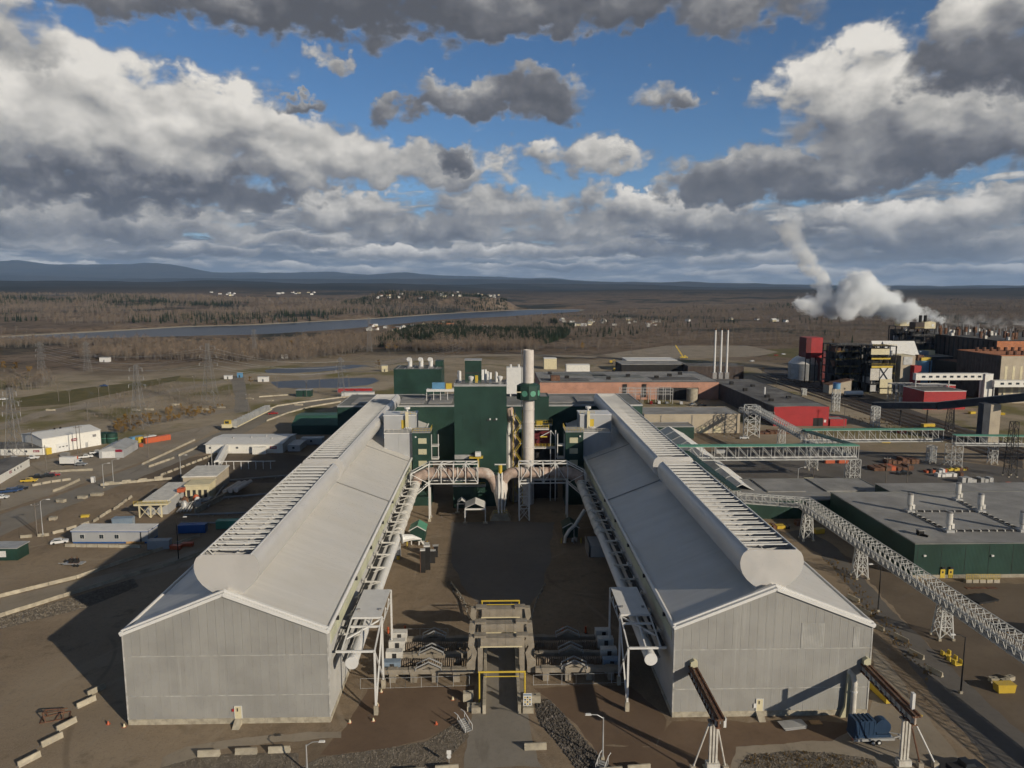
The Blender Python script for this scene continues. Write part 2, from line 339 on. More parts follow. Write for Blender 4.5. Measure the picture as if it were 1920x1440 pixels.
# ================================================================ terrain
def dist_poly(X, Y, poly):                       # signed distance (negative inside) to a polygon, numpy
    d = np.full(X.shape, 1e18); ins = np.zeros(X.shape, bool); n = len(poly)
    for i in range(n):
        x0, y0 = poly[i][:2]; x1, y1 = poly[(i + 1) % n][:2]; ex, ey = x1 - x0, y1 - y0
        t = np.clip(((X - x0) * ex + (Y - y0) * ey) / (ex * ex + ey * ey), 0, 1)
        d = np.minimum(d, (X - x0 - ex * t) ** 2 + (Y - y0 - ey * t) ** 2)
        c = ((y0 > Y) != (y1 > Y)) & (X < (x1 - x0) * (Y - y0) / (y1 - y0 + 1e-12) + x0); ins ^= c
    d = np.sqrt(d); return np.where(ins, -d, d)
RIVER_Z = -5.0
_near = [(-420, 652), (-150, 643), (0, 640), (140, 637), (300, 634), (480, 629), (600, 621), (700, 612), (800, 602), (900, 597), (1000, 590), (1085, 584.5)]
_far = [(1090, 580.5), (1010, 580.5), (940, 583), (860, 587), (800, 591), (700, 598), (600, 603), (480, 609.5), (350, 613), (230, 620), (120, 626), (0, 632), (-150, 637), (-420, 645)]
RIVER = [g(x, y, RIVER_Z).to_2d() for x, y in _near + _far]
def vnoise(x, y, seed=0):                        # cheap value noise
    xi, yi = np.floor(x), np.floor(y); fx, fy = x - xi, y - yi; fx = fx * fx * (3 - 2 * fx); fy = fy * fy * (3 - 2 * fy)
    h = lambda a, b: np.modf(np.abs(np.sin(a * 127.1 + b * 311.7 + seed * 17.3) * 43758.5453))[0]
    return (h(xi, yi) * (1 - fx) + h(xi + 1, yi) * fx) * (1 - fy) + (h(xi, yi + 1) * (1 - fx) + h(xi + 1, yi + 1) * fx) * fy
def fbm(x, y, o=4, seed=0): return sum(vnoise(x * 2 ** k, y * 2 ** k, seed + k) / 2 ** k for k in range(o)) / 2 + 0.0
_cx = [-900, -300, 0, 400, 800, 1000, 1250, 1600, 1920, 2400, 3000]
_rows = {0: [0] * 11, 900: [0] * 11, 1500: [2, 2, 3, 2, 0, 0, 0, 4, 6, 6, 6], 2000: [14, 14, 16, 12, 3, 0, 1, 7, 9, 9, 9], 3000: [45, 45, 45, 36, 24, 3, 8, 14, 18, 20, 20],
         4500: [90, 90, 88, 76, 60, 48, 58, 58, 70, 72, 72], 6500: [142, 142, 138, 124, 98, 60, 40, 30, 40, 60, 60], 9000: [120, 120, 118, 112, 110, 124, 96, 64, 72, 72, 72], 11000: [90, 90, 90, 90, 80, 80, 60, 50, 50, 50, 50],
         13500: [210, 210, 215, 240, 235, 225, 170, 108, 112, 112, 112], 17000: [420, 420, 430, 240, 200, 190, 120, 90, 90, 90, 90]}
_mx = [-900, -500, -200, -60, 0, 40, 100, 170, 220, 275, 310, 350, 400, 440, 480, 540, 620, 700, 760, 850, 950, 1030, 1120, 1250, 1400, 1600, 1750, 1920, 2400, 3000]
_my = [500, 490, 500, 494, 492, 491, 499, 502, 496, 492, 493, 499, 508, 511, 510, 513, 512, 515, 514, 517, 517, 521, 527, 534, 538, 541, 540, 541, 541, 541]
_BLUFF = tuple(ay(820, 570, 2700).to_2d())
def terrain_z(X, Y):
    X, Y = np.asarray(X, float), np.asarray(Y, float); r = np.hypot(X, Y); az = np.arctan2(X, Y) - YAW
    px = 960 + FPX * np.tan(np.clip(az, -1.1, 1.1)); Yd = np.maximum(r * np.cos(np.clip(az, -1.1, 1.1)), 1)
    rs = sorted(_rows); cols = np.array([np.interp(px, _cx, _rows[k]) for k in rs])
    mz = CAM_H + (540 - np.interp(px, _mx, _my)) / FPX * 23000
    rs2 = rs + [23000, 28000, 60000, 200000]; cols = np.concatenate([cols, mz[None], (mz * .6)[None], np.full((2,) + mz.shape, 0.0)])
    z = np.zeros(px.shape)
    for i in range(len(rs2) - 1):
        a, b = rs2[i], rs2[i + 1]; m = (Yd >= a) & (Yd < b); t = ((Yd - a) / (b - a)); t = t * t * (3 - 2 * t); z = np.where(m, cols[i] * (1 - t) + cols[i + 1] * t, z)
    far = np.clip((Yd - 1200) / 5000, 0, 1)
    z = z + far * (fbm(X / 900, Y / 900, 5, 3) - .5) * np.clip(Yd / 90, 0, 90) + np.clip((Yd - 12000) / 6000, 0, 1) * (fbm(X / 2600, Y / 2600, 5, 9) - .5) * 260 * np.clip((mz - 60) / 500, .12, 1)
    bx, by = _BLUFF; d_ = np.hypot((X - bx) / 1.5, Y - by); d_ = d_ + 70 * (fbm(X / 160, Y / 160, 3, 21) - .5); z = z + 31 * np.clip((205 - d_) / 70, 0, 1) ** .8      # bluff over the far bank
    dr = dist_poly(X, Y, RIVER); k = np.clip(dr / 45, -1, 1)
    rise = np.clip((dr - 10) / 120, 0, 1)
    return np.where(dr < 60, np.where(dr < 0, RIVER_Z - 3, np.maximum(RIVER_Z + .4 + (z - RIVER_Z) * np.clip(dr / 60, 0, 1) ** 1.2, RIVER_Z + .2 * 0 + .2)), z)
def build_terrain():
    rad = np.concatenate([[0, 60, 150, 300, 500, 700, 850], np.geomspace(930, 3600, 110), np.geomspace(3700, 32000, 110), [40000]])
    az = np.concatenate([np.linspace(-180, -48, 24, endpoint=False), np.linspace(-48, 48, 330), np.linspace(48, 180, 24)[1:-1]]); A = np.radians(az) + YAW
    X = np.outer(rad, np.sin(A)); Y = np.outer(rad, np.cos(A)); Z = terrain_z(X, Y); Z[:6] = 0
    nr, na = X.shape; V = np.stack([X, Y, Z], -1).reshape(-1, 3)
    i, j = np.meshgrid(np.arange(1, nr - 1), np.arange(na), indexing='ij'); j2 = (j + 1) % na
    F = np.stack([i * na + j, i * na + j2, (i + 1) * na + j2, (i + 1) * na + j], -1).reshape(-1, 4)
    F0 = [tuple([0] + [na + (q + 1) % na, na + q]) for q in range(na)]
    me = bpy.data.meshes.new('ground'); me.from_pydata(V.tolist(), [], [tuple(f[::-1]) for f in F.tolist()] + F0)
    me.shade_smooth(); me.update(); return me
def m_terrain():
    m = bpy.data.materials.new('terrain'); m.use_nodes = True; T = NT(m.node_tree); b = T.n['Principled BSDF']
    pos = T.new('ShaderNodeNewGeometry').outputs['Position']; x, y, z = T.sep(pos)
    dist = T.vm('LENGTH', T.vm('MULTIPLY', pos, (1, 1, 0)))
    # yard dirt
    n1 = T.noise(pos, .05, 6, .6); n2 = T.noise(pos, .6, 6, .65); n3 = T.noise(T.vm('MULTIPLY', pos, (1, .35, 1)), .012, 5, .6)
    dirt = T.mix(T.mr(n1, .3, .7), (.195, .145, .098), (.285, .22, .15)); dirt = T.mix(T.mr(n2, .42, .75, 0, .55), dirt, (.135, .10, .07))
    dirt = T.mix(T.mr(n3, .48, .66, 0, .6), dirt, (.31, .25, .18))
    tr = T.noise(T.vm('MULTIPLY', pos, (.9, .06, 1)), .55, 4, .6, dist=1.4); dirt = T.mix(T.mr(tr, .56, .7, 0, .35), dirt, (.25, .215, .17))
    dirt = T.mix(T.mr(T.noise(pos, 3.2, 4, .75), .5, .68, 0, .65), dirt, (.33, .275, .205)); dirt = T.mix(T.mr(T.noise(T.vm('ADD', pos, (9, 3, 0)), 1.7, 5, .8), .54, .7, 0, .6), dirt, (.10, .075, .052)); dirt = T.mix(T.mr(T.noise(T.vm('ADD', pos, (51, 17, 0)), .11, 6, .7), .56, .7, 0, .6), dirt, (.12, .088, .06))
    for rot, sd in ((.5, 0), (-.9, 31), (1.3, 77)):
        ca, sa = math.cos(rot), math.sin(rot); u = T.m('ADD', T.m('MULTIPLY', x, ca), T.m('MULTIPLY', y, sa)); v_ = T.m('ADD', T.m('MULTIPLY', y, ca), T.m('MULTIPLY', x, -sa))
        w_ = T.noise(T.xyz(T.m('MULTIPLY', u, .01), T.m('MULTIPLY', v_, .022), sd), 1.0, 2); ln = T.m('ABSOLUTE', T.m('SUBTRACT', T.m('FRACT', T.m('MULTIPLY', w_, 9.0)), .5))
        rut = T.m('MULTIPLY', T.mr(ln, .012, .05, 1, 0), T.mr(T.noise(T.xyz(u, v_, sd), .03, 2), .48, .62)); dirt = T.mix(T.m('MULTIPLY', rut, .4), dirt, (.33, .275, .205) if sd != 31 else (.12, .092, .066))
    # waste ground beyond the yard
    waste = T.mix(T.mr(T.noise(pos, .018, 6, .62), .35, .65), (.25, .205, .14), (.36, .30, .22)); waste = T.mix(T.mr(T.noise(T.vm('ADD', pos, (90, 40, 0)), .014, 5, .6), .5, .62), waste, (.17, .15, .065))
    waste = T.mix(T.mr(T.noise(pos, .09, 5, .7), .5, .75, 0, .5), waste, (.09, .07, .05))
    c = T.mix(T.mr(T.m('ADD', dist, T.m('MULTIPLY', T.noise(pos, .006, 3), 160)), 400, 520), dirt, waste)
    # woodland floor and far forest
    wood = T.mix(T.mr(T.noise(pos, .012, 6, .7), .35, .65), (.135, .098, .068), (.21, .158, .112))
    wood = T.mix(T.mr(T.noise(T.vm('ADD', pos, (0, 700, 0)), .0022, 6, .65), .5, .6), wood, (.026, .03, .022))
    wood = T.mix(T.mr(T.noise(T.vm('ADD', pos, (300, 0, 0)), .0011, 6, .6), .57, .65, 0, .8), wood, (.20, .158, .115))
    wood = T.mix(T.mr(T.noise(pos, .05, 4, .8), .5, .62, 0, .7), wood, (.03, .026, .022))
    c = T.mix(T.mr(T.m('ADD', dist, T.m('MULTIPLY', T.noise(pos, .004, 4), 420)), 900, 1060), c, wood)
    far = T.mix(T.mr(T.noise(pos, .0007, 6, .6), .42, .62), (.016, .021, .022), (.04, .038, .035))
    c = T.mix(T.mr(dist, 3200, 4800), c, far)
    nzv = T.sep(T.new('ShaderNodeNewGeometry').outputs['True Normal'])[2]; c = T.mix(T.m('MULTIPLY', T.m('MULTIPLY', T.mr(nzv, .82, .93, 1, 0), T.mr(dist, 2200, 2400)), T.mr(T.noise(pos, .018, 4, .6), .44, .58)), c, (.24, .19, .145))
    beach = T.mr(z, RIVER_Z + .1, RIVER_Z + 2.2, 1, 0); beach = T.m('MULTIPLY', beach, T.mr(dist, 950, 980)); beach = T.m('MULTIPLY', beach, T.mr(dist, 2900, 3200, 1, 0))
    c = T.mix(beach, c, (.36, .32, .25))
    T.l.new(c, b.inputs['Base Color']); b.inputs['Roughness'].default_value = .95; b.inputs['Specular IOR Level'].default_value = .15
    bp = T.new('ShaderNodeBump'); bp.inputs['Strength'].default_value = .6; T.l.new(T.m('ADD', T.m('MULTIPLY', n2, .25), T.m('MULTIPLY', T.m('MULTIPLY', T.noise(pos, .06, 5, .8), T.mr(dist, 900, 1200)), 14)), bp.inputs['Height']); T.l.new(bp.outputs[0], b.inputs['Normal'])
    MAT['terrain'] = m
m_terrain()
ground = obj('ground', build_terrain(), None); ground.data.materials.append(MAT['terrain']); tag(ground, 'brown dirt yard, waste ground and wooded hills reaching the horizon', kind='structure')
def m_water():
    m = bpy.data.materials.new('water'); m.use_nodes = True; T = NT(m.node_tree); b = T.n['Principled BSDF']
    pos = T.new('ShaderNodeNewGeometry').outputs['Position']
    b.inputs['Base Color'].default_value = (.012, .020, .036, 1); b.inputs['Roughness'].default_value = .3; b.inputs['Specular IOR Level'].default_value = .28; b.inputs['IOR'].default_value = 1.33
    bp = T.new('ShaderNodeBump'); bp.inputs['Strength'].default_value = .5; bp.inputs['Distance'].default_value = .3; T.l.new(T.noise(pos, .35, 4, .6), bp.inputs['Height']); T.l.new(bp.outputs[0], b.inputs['Normal']); MAT['water'] = m
m_water()
struct('river', MB().add([(p.x, p.y, RIVER_Z) for p in RIVER], [tuple(range(len(RIVER)))]), 'water', 'broad slate blue river winding past the wooded shore')
def sheet(name, pts, z, m, label=None, jit=.5):
    P = [g(x, y) for x, y in pts]; Q = []; rnd = random.Random(len(pts) * 7 + int(pts[0][0]))
    for a, b in zip(P, P[1:] + P[:1]):                  # worn, uneven edge
        n = max(1, min(40, int((b - a).length / 1.6))); d = (b - a).normalized(); nr = Vector((-d.y, d.x, 0)); w = 0.0
        for k in range(n): w = .75 * w + rnd.uniform(-jit, jit) * .6; Q.append(a.lerp(b, k / n) + nr * (w if k else 0))
    return struct(name, MB().add([(p.x, p.y, z) for p in Q], [tuple(range(len(Q)))]), m, label)
def m_ground(name, a, b_, s=.3, crack=0.0, spots=None):
    m = bpy.data.materials.new(name); m.use_nodes = True; T = NT(m.node_tree); b = T.n['Principled BSDF']; pos = T.new('ShaderNodeNewGeometry').outputs['Position']
    c = T.mix(T.mr(T.noise(pos, s * .2, 6, .62), .32, .68), a, b_); c = T.mix(T.mr(T.noise(pos, s * 3, 5, .7), .45, .8, 0, .4), c, tuple(q * .7 for q in a))
    if spots: c = T.mix(T.mr(T.noise(T.vm('MULTIPLY', pos, (1, .25, 1)), .25, 5, .65), .55, .7, 0, .7), c, spots)
    T.l.new(c, b.inputs['Base Color']); b.inputs['Roughness'].default_value = .93; b.inputs['Specular IOR Level'].default_value = .2
    bp = T.new('ShaderNodeBump'); bp.inputs['Strength'].default_value = .5; T.l.new(T.m('MULTIPLY', T.noise(pos, 2.5, 5, .7), .12), bp.inputs['Height']); T.l.new(bp.outputs[0], b.inputs['Normal']); MAT[name] = m
m_ground('asphalt', (.115, .105, .095), (.155, .142, .128))
m_ground('asphalt_pale', (.20, .18, .15), (.25, .225, .19), spots=(.16, .14, .115))
m_ground('gravelroad', (.25, .21, .16), (.32, .275, .215), spots=(.2, .165, .125))
m_ground('slab', (.165, .148, .13), (.20, .18, .158), .15)
m_ground('darkdirt', (.115, .09, .066), (.165, .13, .095))
m_ground('reddirt', (.135, .092, .062), (.18, .125, .084))
m_ground('grass', (.10, .09, .035), (.15, .125, .055))
m_ground('stonebed', (.12, .10, .08), (.175, .15, .12), 2.0)
m_ground('railyard', (.07, .062, .056), (.10, .088, .078))
# ponds
sheet('pond', [(506, 716), (560, 713), (640, 709), (700, 708), (712, 714), (690, 722), (640, 727), (575, 728), (520, 727)], .03, 'water', 'slate blue settling pond beyond the access road')
sheet('pond', [(496, 694), (520, 691), (600, 688), (660, 684), (690, 685), (668, 690), (600, 697), (540, 700), (500, 699)], .035, 'water', 'narrow far pond with reeds behind the settling pond')
# roads, pads
sheet('road', [(870, 1440), (893, 1330), (893, 1270), (906, 1140), (988, 1140), (985, 1270), (985, 1330), (1018, 1440)], .012, 'asphalt_pale', 'worn asphalt road running through the portal')
sheet('road', [(846, 979), (1040, 979), (1018, 1110), (988, 1141), (906, 1141), (866, 1098), (846, 1050)], .016, 'slab', 'brown concrete apron between the two halls')
sheet('road', [(300, 1440), (305, 1420), (350, 1400), (440, 1386), (520, 1376), (640, 1372), (640, 1384), (530, 1390), (440, 1400), (380, 1415), (345, 1440)], .008, 'gravelroad', 'pale gravel track curving past the left gable door')
sheet('road', [(0, 1123), (150, 1087), (290, 1056), (400, 1020), (470, 985), (560, 985), (420, 1045), (300, 1075), (150, 1110), (0, 1152)], .01, 'gravelroad', 'gravel road between two lines of concrete barriers')
sheet('road', [(0, 965), (120, 925), (260, 872), (360, 833), (440, 797), (500, 765), (560, 752), (650, 741), (650, 748), (570, 763), (500, 790), (440, 822), (330, 868), (220, 912), (100, 960), (0, 1005)], .01, 'asphalt_pale', 'long pale access road past the contractors yard')
sheet('road', [(430, 706), (458, 706), (462, 740), (470, 770), (440, 775), (440, 740)], .014, 'asphalt_pale', 'grey spur road leading to the small blue hut')
sheet('yard', [(0, 905), (60, 868), (190, 842), (340, 808), (420, 792), (380, 820), (260, 868), (120, 920), (0, 958)], .006, 'gravelroad', 'gravel yard of the site offices')
sheet('yard', [(220, 900), (300, 868), (420, 848), (550, 852), (610, 860), (560, 905), (480, 905), (340, 902), (230, 905)], .008, 'darkdirt', 'dark graded strip beside the white office building')
sheet('road', [(1470, 1000), (1540, 1040), (1640, 1160), (1740, 1290), (1860, 1440), (1990, 1440), (1800, 1270), (1660, 1130), (1560, 1020), (1510, 990)], .012, 'asphalt', 'asphalt service road along the right hall')
sheet('dirt_field', [(1530, 1005), (1600, 1050), (1720, 1092), (1990, 1096), (2100, 1300), (2000, 1452), (1905, 1452), (1800, 1275), (1665, 1130), (1560, 1030)], .004, 'darkdirt', 'dark brown dirt under the descending conveyor', 1.0)
sheet('track', [(-20, 800), (90, 768), (220, 748), (330, 728), (420, 712), (424, 716), (330, 735), (220, 757), (90, 778), (-20, 812)], .012, 'gravelroad', 'pale dirt track crossing the waste ground', 1.2)
sheet('track', [(200, 800), (300, 782), (400, 770), (440, 766), (440, 772), (400, 778), (310, 792), (215, 812)], .012, 'gravelroad', 'pale dirt track behind the containers', 1.2)
sheet('track', [(560, 706), (680, 684), (760, 672), (900, 664), (1000, 664), (1120, 668), (1120, 671), (1000, 668), (900, 668), (770, 677), (690, 689), (565, 711)], .014, 'gravelroad', 'pale dirt track behind the rear buildings', 1.5)
sheet('yard', [(1630, 1340), (1640, 1215), (1700, 1290), (1810, 1440), (1370, 1440), (1380, 1400), (1560, 1390)], .006, 'gravelroad', 'gravel apron in front of the right gable')
sheet('yard', [(1220, 860), (1500, 830), (1920, 880), (1920, 905), (1640, 915), (1560, 920), (1400, 915), (1330, 900)], .006, 'asphalt', 'dark asphalt yard under the pipe bridges')
sheet('railway_yard', [(1420, 690), (1500, 690), (1560, 715), (1700, 765), (1920, 840), (1920, 880), (1700, 800), (1560, 750), (1470, 718)], .01, 'railyard', 'dark railway yard behind the red building')
sheet('grass', [(1440, 655), (1560, 650), (1600, 662), (1500, 672), (1440, 668)], .02, 'grass', 'yellow green grass beyond the rail yard')
sheet('grass', [(40, 745), (150, 728), (260, 716), (340, 704), (330, 714), (230, 735), (120, 758), (20, 765)], .02, 'grass', 'dry grass strip by the power line')
sheet('clearing', [(1130, 665), (1250, 648), (1400, 648), (1460, 660), (1420, 668), (1300, 672), (1180, 676)], .03, 'gravelroad', 'pale gravel clearing with a crane beyond the works')

# ================================================================ the two long halls
YF, YB, EAVE, PEAK = 116.4, 304.0, 16.6, 23.3
YJ = [YF, 190.5, 236.0, YB]                           # roof joints
VZ = [(2.6, 21.5), (2.65, 22.7), (3.4, 23.2), (4.3, 24.0), (5.0, 25.0), (5.4, 26.0), (5.55, 27.0), (5.4, 28.0), (5.0, 28.8), (4.3, 29.3)]
def hall(side, x0, x1, label):
    t = thing('long_hall', label, 'industrial hall', ((x0 + x1) / 2, YF, 0)); W2 = (x1 - x0) / 2; L = YB - YF
    sl = (PEAK - EAVE) / W2
    roofz = lambda x: PEAK - abs(x) * sl
    # gable: plinth, three tiers of sheets
    obj('plinth', MB().box(-W2 - .05, W2 + .05, -.12, .3, 0, 1.0), 'plinth', t)
    n = 24; cw = 2 * W2 / n; core = MB().ext([(-W2 + .05, .9), (W2 - .05, .9), (W2 - .05, EAVE - .3), (0, PEAK - .3), (-W2 + .05, EAVE - .3)], 'y', .1, .3)
    obj('gable_wall', core, 'cladding', t)
    for z0, z1, dy in ((1.0, 5.2, 0), (5.22, 12.4, -.03)):
        me = MB().box(.006, cw - .006, -.06, .09, z0, z1).mesh('cladding_sheet', 'cladding')
        for k in range(n): obj('cladding_sheet', me, None, t, (-W2 + k * cw, dy + random.uniform(-.012, .012), 0))
    for k in range(n):
        a, b = -W2 + k * cw + .012, -W2 + (k + 1) * cw - .012; mid = [0.0] if a < 0 < b else []
        pts = [(a, 12.42), (b, 12.42), (b, roofz(b) - .12)] + [(m_, roofz(m_) - .12) for m_ in mid] + [(a, roofz(a) - .12)]
        obj('cladding_sheet', MB().ext(pts, 'y', -.12, .04), 'cladding', t, (0, random.uniform(-.012, .012), 0))
    for z in (5.21, 12.41): obj('seam_flashing', MB().box(-W2 + .1, W2 - .1, -.19, -.1, z - .05, z + .06), 'seam', t)
    for s in (-1, 1):                                  # corner flashing and verge
        obj('corner_flashing', MB().box(s * W2 - .11, s * W2 + .11, -.16, .1, 1.0, EAVE - .1), 'seam', t)
        v = MB(); 
        for dz, dy, th in ((.0, -.25, .5), (.42, .35, .36)):
            v.beam((s * (W2 + .25), dy, EAVE - .08 + dz - .1), (0, dy, PEAK + dz - .02), .5, th)
        obj('verge_trim', v, 'trim', t)
        obj('verge_line', MB().beam((s * (W2 + .2), .95, EAVE + .16), (0, .95, PEAK + .24), .22, .1), 'steel', t)
        # side walls
        wx = s * W2
        obj('side_wall', MB().box(min(wx, wx - s * .25), max(wx, wx - s * .25), .3, L, .9, EAVE - .2), 'sidewall', t)
        obj('side_plinth', MB().box(min(wx + s * .1, wx - s * .2), max(wx + s * .1, wx - s * .2), .3, L, 0, .9), 'plinth', t)
        bl = (L - 4) / 30; me = MB().box(-.05, .05, .05, bl - .05, 13.2, 15.3).mesh('light_panel', 'lightband')
        for k in range(30): obj('light_panel', me, None, t, (wx + s * .05, 2 + k * bl, 0))
        obj('eave_trim', MB().tube([(wx + s * .12, -.35, EAVE), (wx + s * .12, L, EAVE)], .36, 10), 'trim', t, smooth=True)
        for k in range(5): obj('wall_lamp', MB().box(-.25, .25, -.2, .2, -.35, .35), 'dark', t, (wx + s * .45, 6 + k * 17.5, EAVE - .55))
        for k in range(3):
            y0, y1 = YJ[k] - YF + (.1 if k else .3), YJ[k + 1] - YF - .1; dz = .06 * (k == 1)
            r = MB().add([(wx, y0, EAVE + dz), (wx, y1, EAVE + dz), (0, y1, PEAK + dz), (0, y0, PEAK + dz), (wx, y0, EAVE - .3), (wx, y1, EAVE - .3), (0, y1, PEAK - .3), (0, y0, PEAK - .3)],
                         [(0, 1, 2, 3), (4, 7, 6, 5), (0, 3, 7, 4), (1, 5, 6, 2), (0, 4, 5, 1), (3, 2, 6, 7)])
            obj('roof_slope', r, 'roof', t)
        for k in (1, 2):
            y = YJ[k] - YF; obj('roof_joint', MB().beam((wx + s * .1, y, EAVE + .12), (s * 2.5, y, PEAK - sl * 2.5 + .12), .34, .12), 'steel', t)
    obj('rear_gable', MB().ext([(-W2, 0), (W2, 0), (W2, EAVE - .2), (0, PEAK - .2), (-W2, EAVE - .2)], 'y', L - .3, L - .05), 'sidewall', t)
    # ridge ventilators
    for (a, b, cap) in ((2.3, 66.0, 1), (71.5, L + .8, 1)):
        v = obj('ridge_ventilator', MB().box(-2.55, 2.55, a + .1, b - .1, 21.6, 22.2), 'dark', t)
        for s in (-1, 1):
            ins = [(x - .12, z) for x, z in VZ]; poly = [(s * x, z) for x, z in VZ] + [(s * x, z) for x, z in reversed(ins)]
            sh = MB(); nP = len(VZ); vs = []; 
            for y in (a, b): vs += [(p[0], y, p[1]) for p in poly]
            N2 = len(poly); sh.add(vs, [(k, (k + 1) % N2, N2 + (k + 1) % N2, N2 + k) for k in range(N2)])
            obj('shell', sh, 'shell', v, smooth=True)
            obj('shell_rim', MB().beam((s * 4.2, a, 29.32), (s * 4.2, b, 29.32), .22, .16), 'trim', v)
        for y, d in ((a, -.12), (b, .12)):
            poly = [(x, z) for x, z in VZ] + [(-x, z) for x, z in reversed(VZ)]; obj('end_cap', MB().ext(poly, 'y', y, y + d), 'shell', v)
        obj('baffle', MB().ext([(-2.5, 26.2), (0, 27.6), (2.5, 26.2), (2.5, 26.1), (0, 27.45), (-2.5, 26.1)], 'y', a + .2, b - .2), 'white', v)
        obj('ridge_pipe', MB().beam((0, a + .2, 27.75), (0, b - .2, 27.75), .2), 'white', v)
        k = int((b - a) / 2.85); st = (b - a) / k
        bar = MB().box(-4.25, 4.25, -.11, .11, 29.1, 29.32).mesh('cross_bar', 'white'); bar2 = MB().box(-4.25, 4.25, -.07, .07, 29.0, 29.14).mesh('cross_bar', 'white')
        pl = MB().ext([(-4.6, 26.0), (-2.5, 26.25), (0, 27.65), (2.5, 26.25), (4.6, 26.0), (4.9, 28.0), (3.2, 28.5), (0, 28.2), (-3.2, 28.5), (-4.9, 28.0)], 'y', -.04, .04).mesh('baffle_plate', 'shell')
        br = MB().beam((-4.2, 0, 29.1), (-2.6, 0, 27.4), .13).beam((-4.2, 0, 29.1), (-3.4, 1.1, 27.2), .1).beam((-3.4, 0, 28.2), (-3.4, 1.2, 28.4), .09).mesh('bracket', 'white')
        for i in range(1, k):
            y = a + i * st; obj('cross_bar', bar, None, v, (0, y, 0)); obj('cross_bar', bar2, None, v, (0, y + st / 2, 0)); obj('baffle_plate', pl, None, v, (0, y + .5, 0)); obj('bracket', br, None, v, (0, y, 0))
    return t
HL = hall(-1, -62.6, -28.4, 'long pale metal hall on the left with a sunlit roof and open ridge ventilator')
HR = hall(1, 30.7, 64.9, 'long pale metal hall on the right with a shaded inner roof slope')
def gable_door(t, x, sx):
    d = obj('door', MB().box(x - .55, x + .55, -.2, -.1, 1.0, 3.2), 'cream', t)
    obj('door_window', MB().box(x - .22, x - .02, -.23, -.19, 2.3, 2.9), 'dark', d); obj('door_frame', MB().box(x - .66, x - .55, -.22, -.12, 1.0, 3.3).box(x + .55, x + .66, -.22, -.12, 1.0, 3.3).box(x - .55, x + .55, -.22, -.12, 3.2, 3.3), 'white', d)
    obj('door_step', MB().add([(x - .6, -.15, 1.0), (x + .6, -.15, 1.0), (x + .6, -1.9, .05), (x - .6, -1.9, .05), (x - .6, -.15, 0), (x + .6, -.15, 0), (x + .6, -1.9, 0), (x - .6, -1.9, 0)], [(0, 1, 2, 3), (7, 6, 5, 4), (0, 3, 7, 4), (1, 5, 6, 2), (0, 4, 5, 1), (3, 2, 6, 7)]), 'concrete', t)
gable_door(HL, ay(448, 1345, YF).x - HL.location.x, 1); gable_door(HR, ay(1423, 1335, YF).x - HR.location.x, 1)
obj('alarm_box', MB().box(-.18, .18, -.25, -.1, 2.3, 2.75), 'red', HL, (ay(438, 1340, YF).x - HL.location.x, 0, 0)); obj('meter_box', MB().box(-.2, .2, -.25, -.1, 1.6, 2.4), 'white', HR, (ay(1414, 1332, YF).x - HR.location.x, 0, 0))
for k, (xa, xb) in enumerate(((1502, 1545), (1600, 1612))):
    a, b = ay(xa, 1180, YF).x - HR.location.x, ay(xb, 1180, YF).x - HR.location.x
    obj('pale_sheet', MB().box(a, b, -.17, -.1, 12.5, 17.0 if k == 0 else 16.2), mat('palesheet', (.40, .395, .37), .5, metal=.2, var=.12, streak=.9, rib=('S', .28, .02)) if k == 0 else 'palesheet', HR)

